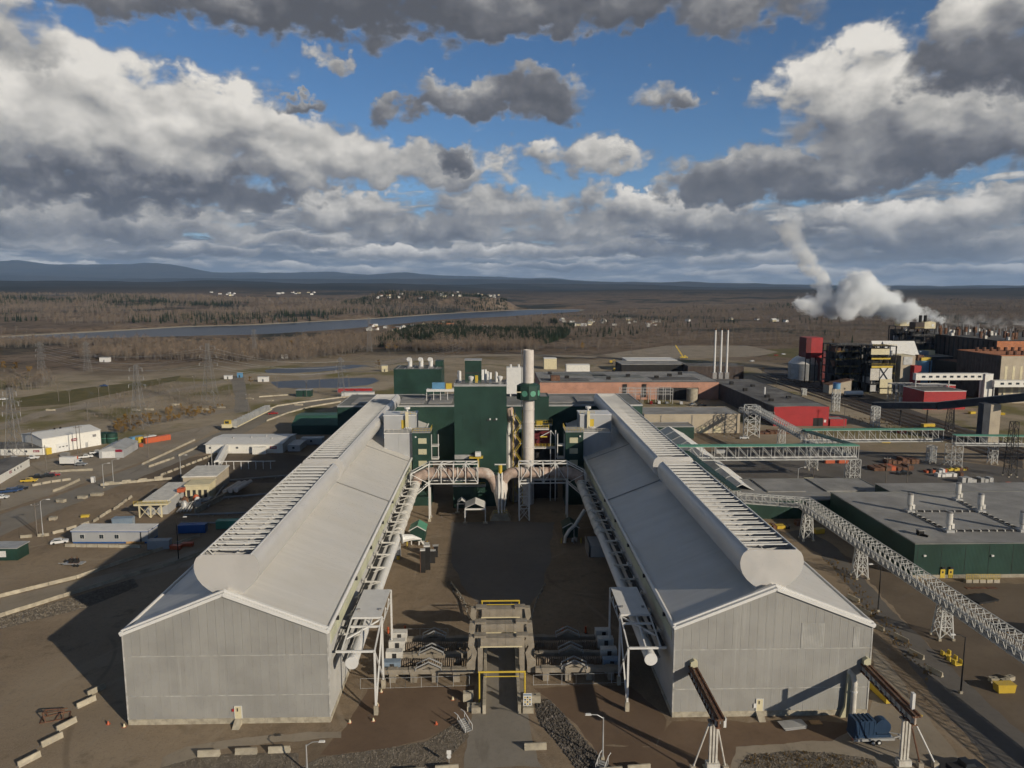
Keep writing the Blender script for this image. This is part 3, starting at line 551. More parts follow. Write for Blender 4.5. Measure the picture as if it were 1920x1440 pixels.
# ---------------------------------------------------------------- inner ducts, racks and canopies (mirrored about the yard axis)
MX = 1.15
def mx(s, x): return x if s < 0 else 2 * MX - x
for s, word, sh in ((-1, 'left', 'sunlit'), (1, 'right', 'shaded')):
    X = lambda x: mx(s, x)
    t = thing('gas_duct', f'long white gas duct on brackets along the {sh} wall of the {word} hall', 'duct', (X(-25), 117.5, 0)); ox, oy = X(-25), 117.5
    P_ = lambda x, y, z: (X(x) - ox, y - oy, z)
    obj('pipe', MB().tube([P_(-24.6, 117.4, 10.3), P_(-24.8, 140, 10.5), P_(-25, 178, 10.8)], 1.0, 16), 'white', t, smooth=True)
    obj('pipe', MB().tube([P_(-25, 178.1, 10.8), P_(-25, 186, 11), P_(-25, 226, 12.2)], [1.05, 1.25, 1.3], 16), 'white_dirty', t, smooth=True)
    obj('pipe_collar', MB().cyl(P_(-24.6, 117.1, 10.3), P_(-24.6, 117.5, 10.3), 1.12, 18), 'trim', t, smooth=True)
    obj('cable_tray', MB().beam(P_(-27.3, 120, 11.2), P_(-27.3, 226, 11.9), .9, .3), 'dark', t); obj('cable_tray', MB().beam(P_(-26.6, 120, 9.2), P_(-26.6, 226, 10.2), .5, .3), 'steel', t)
    br = MB().box(-1.4, 2.6, -.16, .16, .1, .4).beam((-1.4, 0, -1.2), (2.4, 0, .2), .18).box(-.7, -.4, -.5, .5, .3, .9).mesh('bracket', 'white_dirty')
    for k in range(14): 
        o = obj('bracket', br, None, t, P_(-26.8, 124 + k * 7.6, 11.9 + k * .1)); o.scale.x = -s
    for k in range(7): obj('pipe_band', MB().cyl(P_(-25, 182 + k * 6.5, 11 + k * .19), P_(-25, 182.35 + k * 6.5, 11 + k * .19), 1.42, 16), 'white_dirty', t)
    # canopy on a braced frame
    c = thing('canopy', f'white sheet canopy on a braced frame over the {word} duct end', 'canopy', (X(-23.6), 118.4, 0)); ox, oy = X(-23.6), 118.4
    sx = lambda a, b: (min(X(a), X(b)) - ox, max(X(a), X(b)) - ox)
    a, b = sx(-26.3, -21.0); obj('roof_sheet', MB().box(a, b, 126.5 - oy, 138.8 - oy, 14.0, 14.15), 'white', c)
    fr = [((-20.9, 118.5, .0), (-20.9, 118.5, 11.7)), ((-20.9, 127, 0), (-20.9, 127, 14)), ((-20.9, 138.8, 0), (-20.9, 138.8, 14)), ((-27.6, 118.5, 11.7), (-20.9, 118.5, 11.7)), ((-26.2, 124.5, 13.3), (-20.9, 124.5, 13.3)), ((-26.2, 126.6, 13.9), (-20.9, 126.6, 13.9)), ((-20.9, 118.5, 11.7), (-20.9, 127, 14)), ((-26.6, 118.5, 11.7), (-26.3, 127, 14)), ((-20.9, 118.6, 1), (-20.9, 127, 12.6)), ((-20.9, 118.5, 11.6), (-20.9, 127, 2.0)), ((-26.3, 121.5, 12.5), (-20.9, 126.5, 13.8)), ((-26.3, 138.8, 13.9), (-20.9, 138.8, 13.9)), ((-24, 118.5, 11.7), (-23.8, 127, 13.9))]
    for i, (p, q) in enumerate(fr): obj('frame_member', MB().beam(P_(*p), P_(*q), .34 if i < 5 else .24), 'white', c)
    for k in range(6): obj('lattice_brace', MB().beam(P_(-20.8, 127 + k * 1.97, 12.4 if k % 2 else 13.9), P_(-20.8, 128.97 + k * 1.97, 13.9 if k % 2 else 12.4), .14), 'white', c)
    obj('bottom_chord', MB().beam(P_(-20.85, 127, 12.4), P_(-20.85, 138.8, 12.4), .18), 'white', c)
    for y in (118.5, 127): obj('footing', MB().cb(P_(-20.9, y, 0), .7, .7, 1.7), 'concrete', c)
    for y in (129.5,):
        for x in (-25.6, -21.6): obj('roof_hatch', MB().cb(P_(x, y, 14.15), .5, .5, .25), 'steel', c)

# ---------------------------------------------------------------- busbar crossing in the yard
XL, XR = -2.9, 5.1
def portal(Y, z, label):
    t = thing('busbar_portal', label, 'busbar portal', ((XL + XR) / 2, Y, 0), group='busbar portals over the yard road'); cx = (XL + XR) / 2; h = (XR - XL) / 2
    for s in (-1, 1):
        obj('column', MB().box(s * h - .45, s * h + .45, -.4, .4, 0, z), 'busbar', t)
        obj('riser', MB().ext([(s * (h + 1.0), 1.2), (s * (h + 2.6), 1.2), (s * (h + 2.6), 3.2), (s * (h + 1.7), 4.2), (s * (h + 1.5), 5.4), (s * (h + 2.3), 6.6), (s * (h + 2.1), z + .1), (s * (h + .9), z + .1), (s * (h + 1.2), 6.4), (s * (h + .6), 5.2), (s * (h + .9), 3.6)], 'y', -.6, .6), 'busbar', t)
        obj('column_cap', MB().box(s * h - 1.1, s * h + 1.1, -.8, .8, z - .05, z + .35), 'busbar', t)
    me = MB().box(.02, 1.57, -.95, .95, z - 1.7, z).mesh('beam_segment', 'busbar')
    for k in range(5): obj('beam_segment', me, None, t, (-h + .1 + k * 1.58, 0, 0))
    obj('warning_strip', MB().box(-h, h, -1.05, -.97, z - 1.85, z - 1.62), 'cream', t)
    return t
portal(130.2, 8.4, 'beige busbar portal nearest the camera over the yard road'); portal(134.6, 9.0, 'beige busbar portal in the middle of the three over the yard road'); portal(142.5, 8.4, 'beige busbar portal farthest of the three over the yard road')
wall = MB()
me = MB().box(-.28, .28, -.95, .95, 0, 1.7).mesh('block', 'concrete')
for s, xx, word in ((-1, XL + .9, 'left'), (1, XR - .9, 'right')):
    t = thing('road_kerb_wall', f'low concrete block wall along the {word} side of the road under the portals', 'wall', (xx, 118, 0))
    for k in range(13): obj('block', me, None, t, (0, 1.0 + k * 1.95, 0))
def bus_row(s, Y, z, kind, x0, x1):
    word = 'left' if s < 0 else 'right'
    names = {129.2: 'front', 132.6: 'second', 135.4: 'third', 139.0: 'fourth', 142.0: 'rear'}
    t = thing('busbar_row', f'{names[Y]} beige {"finned " if kind == "fin" else ""}busbar row reaching from the portal to the {word} hall', 'busbar', ((x0 + x1) / 2, Y, 0)); h = (x1 - x0) / 2
    if kind == 'beam':
        obj('beam', MB().box(-h, h, -.5, .5, z - .9, z), 'busbar', t)
        for k in range(4): obj('pier', MB().ext([(-.6, 0), (.6, 0), (.6, z - .9), (.9, z - .1), (.9, z + .12), (-.9, z + .12), (-.9, z - .1), (-.6, z - .9)], 'y', -.62, .62), 'busbar', t, (-h + 2 + k * (2 * h - 4) / 3, 0, 0))
        c0 = (.1 if s < 0 else -.1) * h
        for k in range(2):
            ro = MB(); y = -.75 + k * 1.5; ro.beam((c0 - 2.4, y, z + .5), (c0, y, z + 1.7), .2).beam((c0, y, z + 1.7), (c0 + 2.4, y, z + .5), .2).beam((c0 - 2.4, y, z - .1), (c0 - 2.4, y, z + .5), .15).beam((c0 + 2.4, y, z - .1), (c0 + 2.4, y, z + .5), .15)
            obj('expansion_loop', ro, 'galv', t)
        obj('loop_cover', MB().ext([(c0 - 2.4, z + .02), (c0, z + 1.1), (c0 + 2.4, z + .02), (c0 + 1.4, z + .02), (c0, z + .6), (c0 - 1.4, z + .02)], 'y', -.6, .6), 'busbar', t)
    else:
        n = int(2 * h / .42); me = MB().box(-.09, .09, -.5, .5, .2, z).mesh('fin', 'fin')
        for k in range(n): obj('fin', me, None, t, (-h + .2 + k * .42, 0, 0))
        obj('fin_base', MB().box(-h, h, -.6, .6, 0, .22), 'rust', t)
    return t
for s in (-1, 1):
    a, b = (-21.5, -5.4) if s < 0 else (7.6, 24.0)
    for Y, z, k in ((129.2, 2.5, 'beam'), (132.6, 2.5, 'fin'), (135.4, 2.3, 'beam'), (139.0, 2.6, 'fin'), (142.0, 2.3, 'beam')): bus_row(s, Y, z, k, a, b)
    for i, (Y, z) in enumerate(((142.2, 3.6), (138.9, 3.4), (134.8, 3.3), (131.4, 3.0))):
        e = thing('busbar_riser', f'pale grey busbar joint box beside the {"left" if s < 0 else "right"} duct canopy, {("rearmost", "third", "second", "front")[i]} of four', 'busbar', (a + 1.6 if s < 0 else b - 1.6, Y, 0))
        obj('box', MB().box(-1.6, 1.6, -.8, .8, 1.4, z), 'white_dirty' if i != 3 else 'bluegrey', e); obj('leg', MB().box(-1.2, -.8, -.4, .4, 0, 1.4), 'concrete', e); obj('leg', MB().box(.8, 1.2, -.4, .4, 0, 1.4), 'concrete', e); obj('louvre', MB().box(-.3, .5, -.86, -.8, 1.6, z - .3), 'dark', e)
def goalpost(Y, z, label):
    xa, xb = -2.9, 5.2
    t = thing('height_gauge', label, 'height gauge', ((xa + xb) / 2, Y, 0)); h = (xb - xa) / 2
    for s in (-1, 1): obj('post', MB().cyl((s * h, 0, 0), (s * h, 0, z), .16, 10), 'yellow', t, smooth=True)
    obj('crossbar', MB().cyl((-h - .15, 0, z), (h + .15, 0, z), .18, 10), 'yellow', t, smooth=True); obj('hanging_bar', MB().cyl((-h + .9, 0, z - .85), (h - 1, 0, z - .85), .1, 8), 'yellow', t)
    for s in (-.6, .6): obj('chain', MB().cyl((s * h, 0, z), (s * h, 0, z - .85), .03, 5), 'steel', t)
goalpost(120.6, 6.4, 'yellow height gauge frame over the road in front of the portals'); goalpost(150.5, 6.2, 'yellow height gauge frame over the road behind the portals')

# ================================================================ builders
def building(name, label, cat, x0, x1, y0, y1, h, wall, roof, trim='trim', par=.5, group=None, rz=0.0):
    t = thing(name, label, cat, ((x0 + x1) / 2, y0, 0), rz, group); w = (x1 - x0) / 2; d = y1 - y0
    obj('wall', MB().box(-w, w, 0, d, 0, h - .2), wall, t)
    obj('roof', MB().box(-w + .3, w - .3, .3, d - .3, h - .25, h - .1), roof, t)
    for nm, b in (('front', (-w - .08, w + .08, -.08, .3)), ('back', (-w - .08, w + .08, d - .3, d + .08)), ('left', (-w - .08, -w + .3, .3, d - .3)), ('right', (w - .3, w + .08, .3, d - .3))):
        obj('parapet', MB().box(*b, h - par, h + .05), trim, t)
    return t
def gabled(name, label, cat, c, L, Wd, h, pk, wall, roof, rz=0.0, axis='x', group=None, over=.3):
    t = thing(name, label, cat, (c[0], c[1], 0), rz, group); l, w = L / 2, Wd / 2
    obj('wall', MB().ext([(-w, 0), (w, 0), (w, h), (0, pk), (-w, h)], 'x', -l, l), wall, t)
    for s in (-1, 1): obj('roof_slope', MB().ext([(s * (w + over), h - over * (pk - h) / w), (0, pk), (0, pk + .18), (s * (w + over), h + .18 - over * (pk - h) / w)], 'x', -l - over, l + over), roof, t)
    return t
def wins(t, xs, y, z0, z1, w=.9, depth=.06, m='glass', frame='white', face='-y'):
    for x in xs:
        f = obj('window', MB().box(x - w / 2 - .1, x + w / 2 + .1, y - depth, y + .02, z0 - .1, z1 + .1), frame, t)
        obj('pane', MB().box(x - w / 2, x - .03, y - depth - .03, y - depth, z0, z1), m, f); obj('pane', MB().box(x + .03, x + w / 2, y - depth - .03, y - depth, z0, z1), m, f)
def railing(name, pts, h, m, t, step=1.6):
    for a, b in zip(pts, pts[1:]):
        a, b = Vector(a), Vector(b); n = max(1, round((b - a).length / step))
        r = MB()
        for z in (h, h * .5): r.beam(a + Vector((0, 0, z)), b + Vector((0, 0, z)), .08)
        for k in range(n + 1): p = a.lerp(b, k / n); r.beam(p, p + Vector((0, 0, h)), .07)
        o = obj(name, r, m, t)
def truss(name, label, p, q, w, h, bay, m='truss', top=None, deck=True, group=None, th=.19, cat='pipe bridge'):
    p, q = Vector(p), Vector(q); d = q - p; L = d.length; t = thing(name, label, cat, tuple(p), 0.0, group)
    t.rotation_euler = d.to_track_quat('X', 'Z').to_euler(); n = max(2, round(L / bay)); b = L / n
    for y in (-w / 2, w / 2):
        for z in (0, h): obj('chord', MB().beam((0, y, z), (L, y, z), th), m, t)
    wm = MB()
    for y in (-w / 2, w / 2): wm.beam((0, y, 0), (0, y, h), th * .75).beam((0, y, h), (b, y, 0), th * .62)
    wm.beam((0, -w / 2, 0), (0, w / 2, 0), th * .6).beam((0, -w / 2, h), (0, w / 2, h), th * .6).beam((0, -w / 2, h), (b, w / 2, h), th * .45)
    # panel frame per bay: joined members of one welded panel
    me = wm.mesh('web_panel', m)
    for k in range(n): obj('web_panel', me, None, t, (k * b, 0, 0))
    obj('end_post', MB().beam((L, -w / 2, 0), (L, -w / 2, h), th * .8), m, t); obj('end_post', MB().beam((L, w / 2, 0), (L, w / 2, h), th * .8), m, t)
    if deck: obj('deck', MB().box(0, L, -w / 2 + .1, w / 2 - .1, .12, .24), 'galv', t); obj('pipe', MB().cyl((0, -.3, .75), (L, -.3, .75), .32, 8), 'galv', t); obj('pipe', MB().cyl((0, .6, .6), (L, .6, .6), .2, 8), 'white_dirty', t)
    if top: obj('cover', MB().ext([(-w / 2 - .25, h + .1), (w / 2 + .25, h + .1), (w / 2 + .1, h + .3), (-w / 2 - .1, h + .3)], 'x', -.2, L + .2), top, t)
    return t
def tower(name, label, c, w, h, bays=4, m='truss', taper=1.0, th=.19, group=None, d=None):
    t = thing(name, label, 'trestle', (c[0], c[1], 0), 0.0, group); w2 = w / 2; d2 = (d or w) / 2
    for sx in (-1, 1):
        for sy in (-1, 1):
            obj('leg', MB().beam((sx * w2 * taper, sy * d2 * taper, .4), (sx * w2, sy * d2, h), th), m, t); obj('footing', MB().cb((sx * w2 * taper, sy * d2 * taper, 0), .6, .6, .45), 'concrete', t)
    for k in range(bays):
        a, b = k / bays, (k + 1) / bays; za, zb = .4 + (h - .4) * a, .4 + (h - .4) * b; f = lambda u: taper + (1 - taper) * u; br = MB()
        for sy in (-1, 1):
            br.beam((-w2 * f(a), sy * d2 * f(a), za), (w2 * f(b), sy * d2 * f(b), zb), th * .55).beam((w2 * f(a), sy * d2 * f(a), za), (-w2 * f(b), sy * d2 * f(b), zb), th * .55).beam((-w2 * f(b), sy * d2 * f(b), zb), (w2 * f(b), sy * d2 * f(b), zb), th * .65)
            br.beam((sy * w2 * f(a), -d2 * f(a), za), (sy * w2 * f(b), d2 * f(b), zb), th * .55).beam((sy * w2 * f(b), -d2 * f(b), zb), (sy * w2 * f(b), d2 * f(b), zb), th * .65)
        obj('brace', br, m, t)
    return t

# ================================================================ green filter building, stack and gas ducts
TY = 240.0; xl, xr = ay(852, 800, TY).x, ay(950, 800, TY).x; TH = zt(721, TY)
FT = thing('filter_tower', 'tall dark green clad tower standing between the two halls', 'tower', ((xl + xr) / 2, TY, 0)); w = (xr - xl) / 2
n = 6; cw = 2 * w / n
for k in range(n): obj('cladding_panel', MB().box(-w + k * cw + .01, -w + (k + 1) * cw - .01, 0, .2, 0, TH - .6), 'green', FT, (0, random.uniform(-.015, .015), 0))
obj('wall', MB().box(-w + .02, w - .02, .21, 15, 0, TH - .6), 'green', FT)
obj('roof', MB().box(-w, w, .2, 15, TH - .62, TH - .3), 'roofgrey', FT); obj('parapet', MB().box(-w - .1, w + .1, -.12, .2, TH - .6, TH + .1), 'galv', FT)
for s in (-1, 1): obj('parapet', MB().box(s * w - .1, s * w + .1, .22, 15.1, TH - .58, TH + .1), 'galv', FT)
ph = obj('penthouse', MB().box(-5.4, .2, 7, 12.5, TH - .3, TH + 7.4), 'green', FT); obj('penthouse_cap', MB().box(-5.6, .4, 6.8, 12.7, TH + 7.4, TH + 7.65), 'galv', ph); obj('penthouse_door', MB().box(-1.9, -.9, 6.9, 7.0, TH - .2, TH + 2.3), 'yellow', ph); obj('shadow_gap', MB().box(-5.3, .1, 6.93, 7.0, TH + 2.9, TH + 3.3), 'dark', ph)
for x, y in ((-3.2, 3), (6.6, 3.2)): v = obj('roof_vent', MB().box(x - .5, x + .5, y - .5, y + .5, TH - .3, TH + .8), 'galv', FT); obj('vent_cap', MB().lathe((x, y, TH + .8), [(.4, 0), (.9, .9), (1.0, 1.5), (.3, 1.8)], 14), 'white', v, smooth=True)
for x, y, h in ((-7.2, 8, 3.6), (1.6, 8, 4.2), (3.3, 6, 3.4), (5.4, 9, 3.0)): obj('roof_pipe', MB().cyl((x, y, TH - .3), (x, y, TH + h), .5, 10), 'white', FT, smooth=True)
railing('guardrail', [(-w + 1, .6, TH), (w - .3, .6, TH)], 1.1, 'steel', FT, 2.2)
for x in (919, 931): 
    X = ay(x, 787, TY).x - (xl + xr) / 2; o = obj('wall_lamp', MB().box(X - .22, X + .22, -.5, 0, zt(787, TY), zt(784, TY)), 'white', FT); obj('lamp_hood', MB().box(X - 1.1, X - .25, -.3, 0, zt(789, TY), zt(786, TY)), 'dark', o)
zz = zt(855, TY); obj('louvre_band', MB().box(-w, -w + 6.4, -.5, -.1, zz - .9, zz + .6), 'galv', FT); obj('hoist_beam', MB().box(-w + 5, -w + 9.6, -2.6, -.1, zz - .2, zz + .2), 'yellow', FT); obj('hoist_post', MB().box(-w + 7.7, -w + 8.3, -2.4, -1.9, zz - 7, zz - .2), 'yellow', FT); obj('service_box', MB().box(-w + 7, -w + 8.9, -2.2, -.4, zz + .4, zz + 1.8), 'white', FT)
lb = obj('lower_block', MB().box(-w - .5, -w + 10.3, -2.2, 0, 0, 7.6), 'green', FT); obj('block_deck', MB().box(-w - .7, -w + 10.5, -2.5, 0, 7.6, 7.8), 'galv', lb); railing('guardrail', [(-w - .5, -2.3, 7.8), (-w + 10.3, -2.3, 7.8)], 1.1, 'yellow', lb)
# side duct work and stairs between tower and stack
sd = thing('vertical_duct', 'rusty pink vertical duct rising beside the green tower', 'duct', (ay(964, 800, 246).x, 246, 0))
obj('pipe', MB().tube([(0, 0, 0), (0, 0, 12), (0, 0, 20), (-.2, 0, 27), (-1.6, .5, 33)], [1.6, 1.6, 1.7, 1.9, 1.5], 12), 'duct', sd, smooth=True); obj('pipe', MB().tube([(-2.2, -1, 10), (-2.2, -1, 24), (-1.4, -.5, 28)], .9, 10), 'white_dirty', sd, smooth=True)
st = thing('stair_tower', 'yellow zigzag stair tower between the green tower and the stack', 'stairs', (ay(971, 850, 243).x, 243, 0))
for k in range(9):
    z = 2 + k * 3.2; s = 1 if k % 2 else -1; obj('flight', MB().beam((-s * 1.1, 0, z), (s * 1.1, 0, z + 3.2), .9, .16), 'yellow', st); obj('landing', MB().box(s * 1.1 - .5, s * 1.1 + .5, -.6, .9, z + 3.15, z + 3.3), 'galv', st); obj('handrail', MB().beam((-s * 1.1, -.45, z + 1), (s * 1.1, -.45, z + 4.2), .09), 'yellow', st)
for x in (-1.6, 1.6):
    for y in (-.6, .9): obj('post', MB().beam((x, y, 0), (x, y, 33), .16), 'yellow', st)
SX, SY = ay(990.5, 800, 243).x, 243.0; ST = zt(656, SY)
SK = thing('exhaust_stack', 'tall cream exhaust stack with a green octagonal platform', 'chimney', (SX, SY, 0))
obj('shaft', MB().lathe((0, 0, 0), [(2.0, 0), (2.0, 30), (1.82, 38), (1.78, ST), (1.5, ST), (1.5, ST - .4)], 28), 'stack', SK, smooth=True)
for z in (10, 20, 28.5, 33): obj('flange', MB().lathe((0, 0, z), [(2.0, 0), (2.18, 0), (2.18, .2), (2.0, .2)], 28), 'stack', SK)
pz0, pz1 = zt(748, SY), zt(722, SY); pf = obj('platform', MB().lathe((0, 0, pz0), [(2.0, 0), (3.9, 0), (3.95, .1), (3.95, pz1 - pz0), (3.7, pz1 - pz0), (3.0, pz1 - pz0 + .5), (1.9, pz1 - pz0 + .8)], 8), 'green', SK)
for a in (-90 + 22.5, -90 - 22.5, -22.5): obj('round_hatch', MB().cyl((math.cos(R(a)) * 3.55, math.sin(R(a)) * 3.55, pz0 + 2.2), (math.cos(R(a)) * 3.75, math.sin(R(a)) * 3.75, pz0 + 2.2), 1.0, 16), 'greenlite', pf)
obj('platform_lamp', MB().box(-4.2, -2.6, -3.2, -3.0, pz0 + 2.6, pz0 + 2.95), 'cream', pf)
obj('ladder', MB().box(-2.35, -2.15, -.25, .25, 2, ST).box(-2.75, -2.35, -.04, .04, ST - 1, ST - .9), 'steel', SK); obj('conduit', MB().beam((1.9, -.9, 1), (1.9, -.9, pz0), .14), 'white', SK)
# service platforms right of the stack
pt = thing('service_platform', 'yellow railed service platforms and white frame beside the stack', 'platform', (ay(1020, 850, 247).x, 247, 0))
for z, (a, b), dp in ((zt(838, 247), (-4.2, 4.0), 3), (zt(800, 250), (-3.4, 1.6), 3)):
    dk = obj('deck', MB().box(a, b, -dp / 2, dp / 2, z - .35, z), 'white_dirty', pt); railing('guardrail', [(a, -dp / 2, z), (b, -dp / 2, z)], 1.3, 'yellow', dk, 1.1); railing('guardrail', [(b, -dp / 2, z), (b, dp / 2, z)], 1.3, 'yellow', dk, 1.1)
for x in (2.2, 3.9): obj('post', MB().beam((x, -1.2, 0), (x, -1.2, zt(806, 247)), .3), 'white', pt)
obj('hoist', MB().beam((-1.5, -1, zt(818, 247)), (2.2, -1, zt(808, 247)), .2).beam((2.2, -1.2, zt(806, 247)), (3.9, -1, zt(818, 247)), .2), 'white', pt); obj('hoist_beam', MB().box(-1.4, 1.0, -1.2, -.9, zt(819, 247), zt(817, 247)), 'yellow', pt)
obj('inner_wall', MB().box(-4, 5, 2.2, 2.4, 0, zt(838, 249)), 'black', pt); obj('inner_panel', MB().box(-3.4, 2.2, 2.1, 2.2, zt(838, 249), zt(808, 249)), 'darkred', pt)
gb = building('green_annex', 'dark green box annex right behind the stack', 'building', ay(1003, 770, 266).x, ay(1029, 770, 266).x, 266, 276, zt(744, 266), 'green', 'roofgrey', 'green'); 
gb2 = thing('railed_platform', 'small yellow railed platform under the green annex', 'platform', (ay(1018, 795, 263).x, 263, 0)); z = zt(796, 263)
obj('deck', MB().box(-2.7, 3.4, -1.2, 1.2, z - .3, z), 'white_dirty', gb2); railing('guardrail', [(-2.7, -1.2, z), (3.4, -1.2, z), (3.4, 1.2, z)], 1.8, 'yellow', gb2, .9); obj('panel', MB().box(-2.4, -.2, -1.1, -1.0, z, z + 1.5), 'yellow', gb2)
for x in (-2.4, 3.0): obj('post', MB().beam((x, 0, 0), (x, 0, z - .3), .25), 'steel', gb2)
# stair blocks at the halls and roof penthouses
for s, word in ((-1, 'left'), (1, 'right')):
    xa, xb = mx(s, -27.9), mx(s, -21.8); z = zt(811, 241)
    t = thing('stair_block', f'dark green stair block with cream panels at the {word} hall', 'stair block', ((xa + xb) / 2, 241, 0)); hw = abs(xb - xa) / 2
    obj('wall', MB().box(-hw, hw, 0, 9, 0, z), 'green', t); obj('roof', MB().box(-hw - .1, hw + .1, -.1, 9, z, z + .2), 'galv', t); railing('guardrail', [(-hw, 0, z + .2), (hw, 0, z + .2)], 1.3, 'yellow', t, 1.0); railing('guardrail', [(-s * hw, 0, z + .2), (-s * hw, 9, z + .2)], 1.3, 'yellow', t, 1.5)
    for a, b in ((821, 831), (841, 851), (863, 873), (885, 894)): obj('cream_panel', MB().box(-1.35 + s * -.3, 1.45 + s * -.3, -.12, 0, zt(b, 241), zt(a, 241)), 'panelcream', t)
    obj('wall_lamp', MB().box(s * 1.9 - .25, s * 1.9 + .25, -.4, 0, z - 1.6, z - 1.1), 'white', t)
    for q in range(2): obj('balcony', MB().box(-s * hw + (-s * 1.5) - 1.2, -s * hw + (-s * 1.5) + 1.2, 1, 4, zt(838 + 24 * q, 241), zt(836 + 24 * q, 241)), 'white_dirty', t)
    for x in (-s * (hw + .3), -s * (hw + 2.6)): obj('balcony_post', MB().beam((x, 1.1, zt(862, 241)), (x, 1.1, zt(815, 241)), .22), 'white', t)
    # grey upstand across the roof slope with a penthouse behind
    xa, xb = (mx(s, -37.5), mx(s, -28.0)); u = thing('roof_upstand', f'grey clad upstand across the inner roof slope of the {word} hall', 'roof structure', ((xa + xb) / 2, 242, 0)); hw = abs(xb - xa) / 2; z1 = zt(812, 242)
    obj('wall', MB().box(-hw, 0, 0, 12, 15, z1), 'sidinggrey', u); obj('wall', MB().box(.04, hw, .02, 12, 15, z1), 'sidinggrey', u); obj('coping', MB().box(-hw - .1, hw + .1, -.15, .3, z1, z1 + .25), 'trim', u); railing('guardrail', [(-hw, .1, z1 + .25), (hw, .1, z1 + .25)], 1.2, 'rustwhite', u, 1.6)
    xa, xb = (mx(s, -38.6), mx(s, -27.6)); e = thing('roof_penthouse', f'grey ribbed penthouse with yellow ladder on the {word} hall roof', 'penthouse', ((xa + xb) / 2, 249, 0)); hw = abs(xb - xa) / 2; z2 = zt(779, 249)
    obj('wall', MB().box(-hw, hw, 0, 9, z1 - 2, z2), 'sidinggrey', e); obj('roof', MB().box(-hw - .15, hw + .15, -.15, 9.1, z2, z2 + .25), 'trim', e); railing('guardrail', [(s * -.5, 0, z2 + .25), (-s * hw, 0, z2 + .25)], 1.2, 'yellow', e)
    obj('door', MB().box(-s * 1.4 - .8, -s * 1.4 + .8, -.12, 0, z1 + .4, z1 + 3.4), 'yellow', e); obj('ladder_cage', MB().box(-s * 2.6 - .5, -s * 2.6 + .5, -.9, -.1, z1 + .4, z2 + 1.6), 'cream', e); obj('exhaust_hood', MB().lathe((-s * 2.6, 1.0, z2 + 1.0), [(.3, 0), (.3, 1.2), (1.0, 1.3), (1.0, 2.0)], 10), 'white', e)
    for q in range(3): obj('pipe_elbow', MB().tube([(-s * 2.8 + q * .7, -.6, z1 + .2), (-s * 2.3 + q * .7, -1.2, z1 + 1.0), (-s * 1.6 + q * .7, -1.0, z1 + .5)], .16, 6), 'white', e)
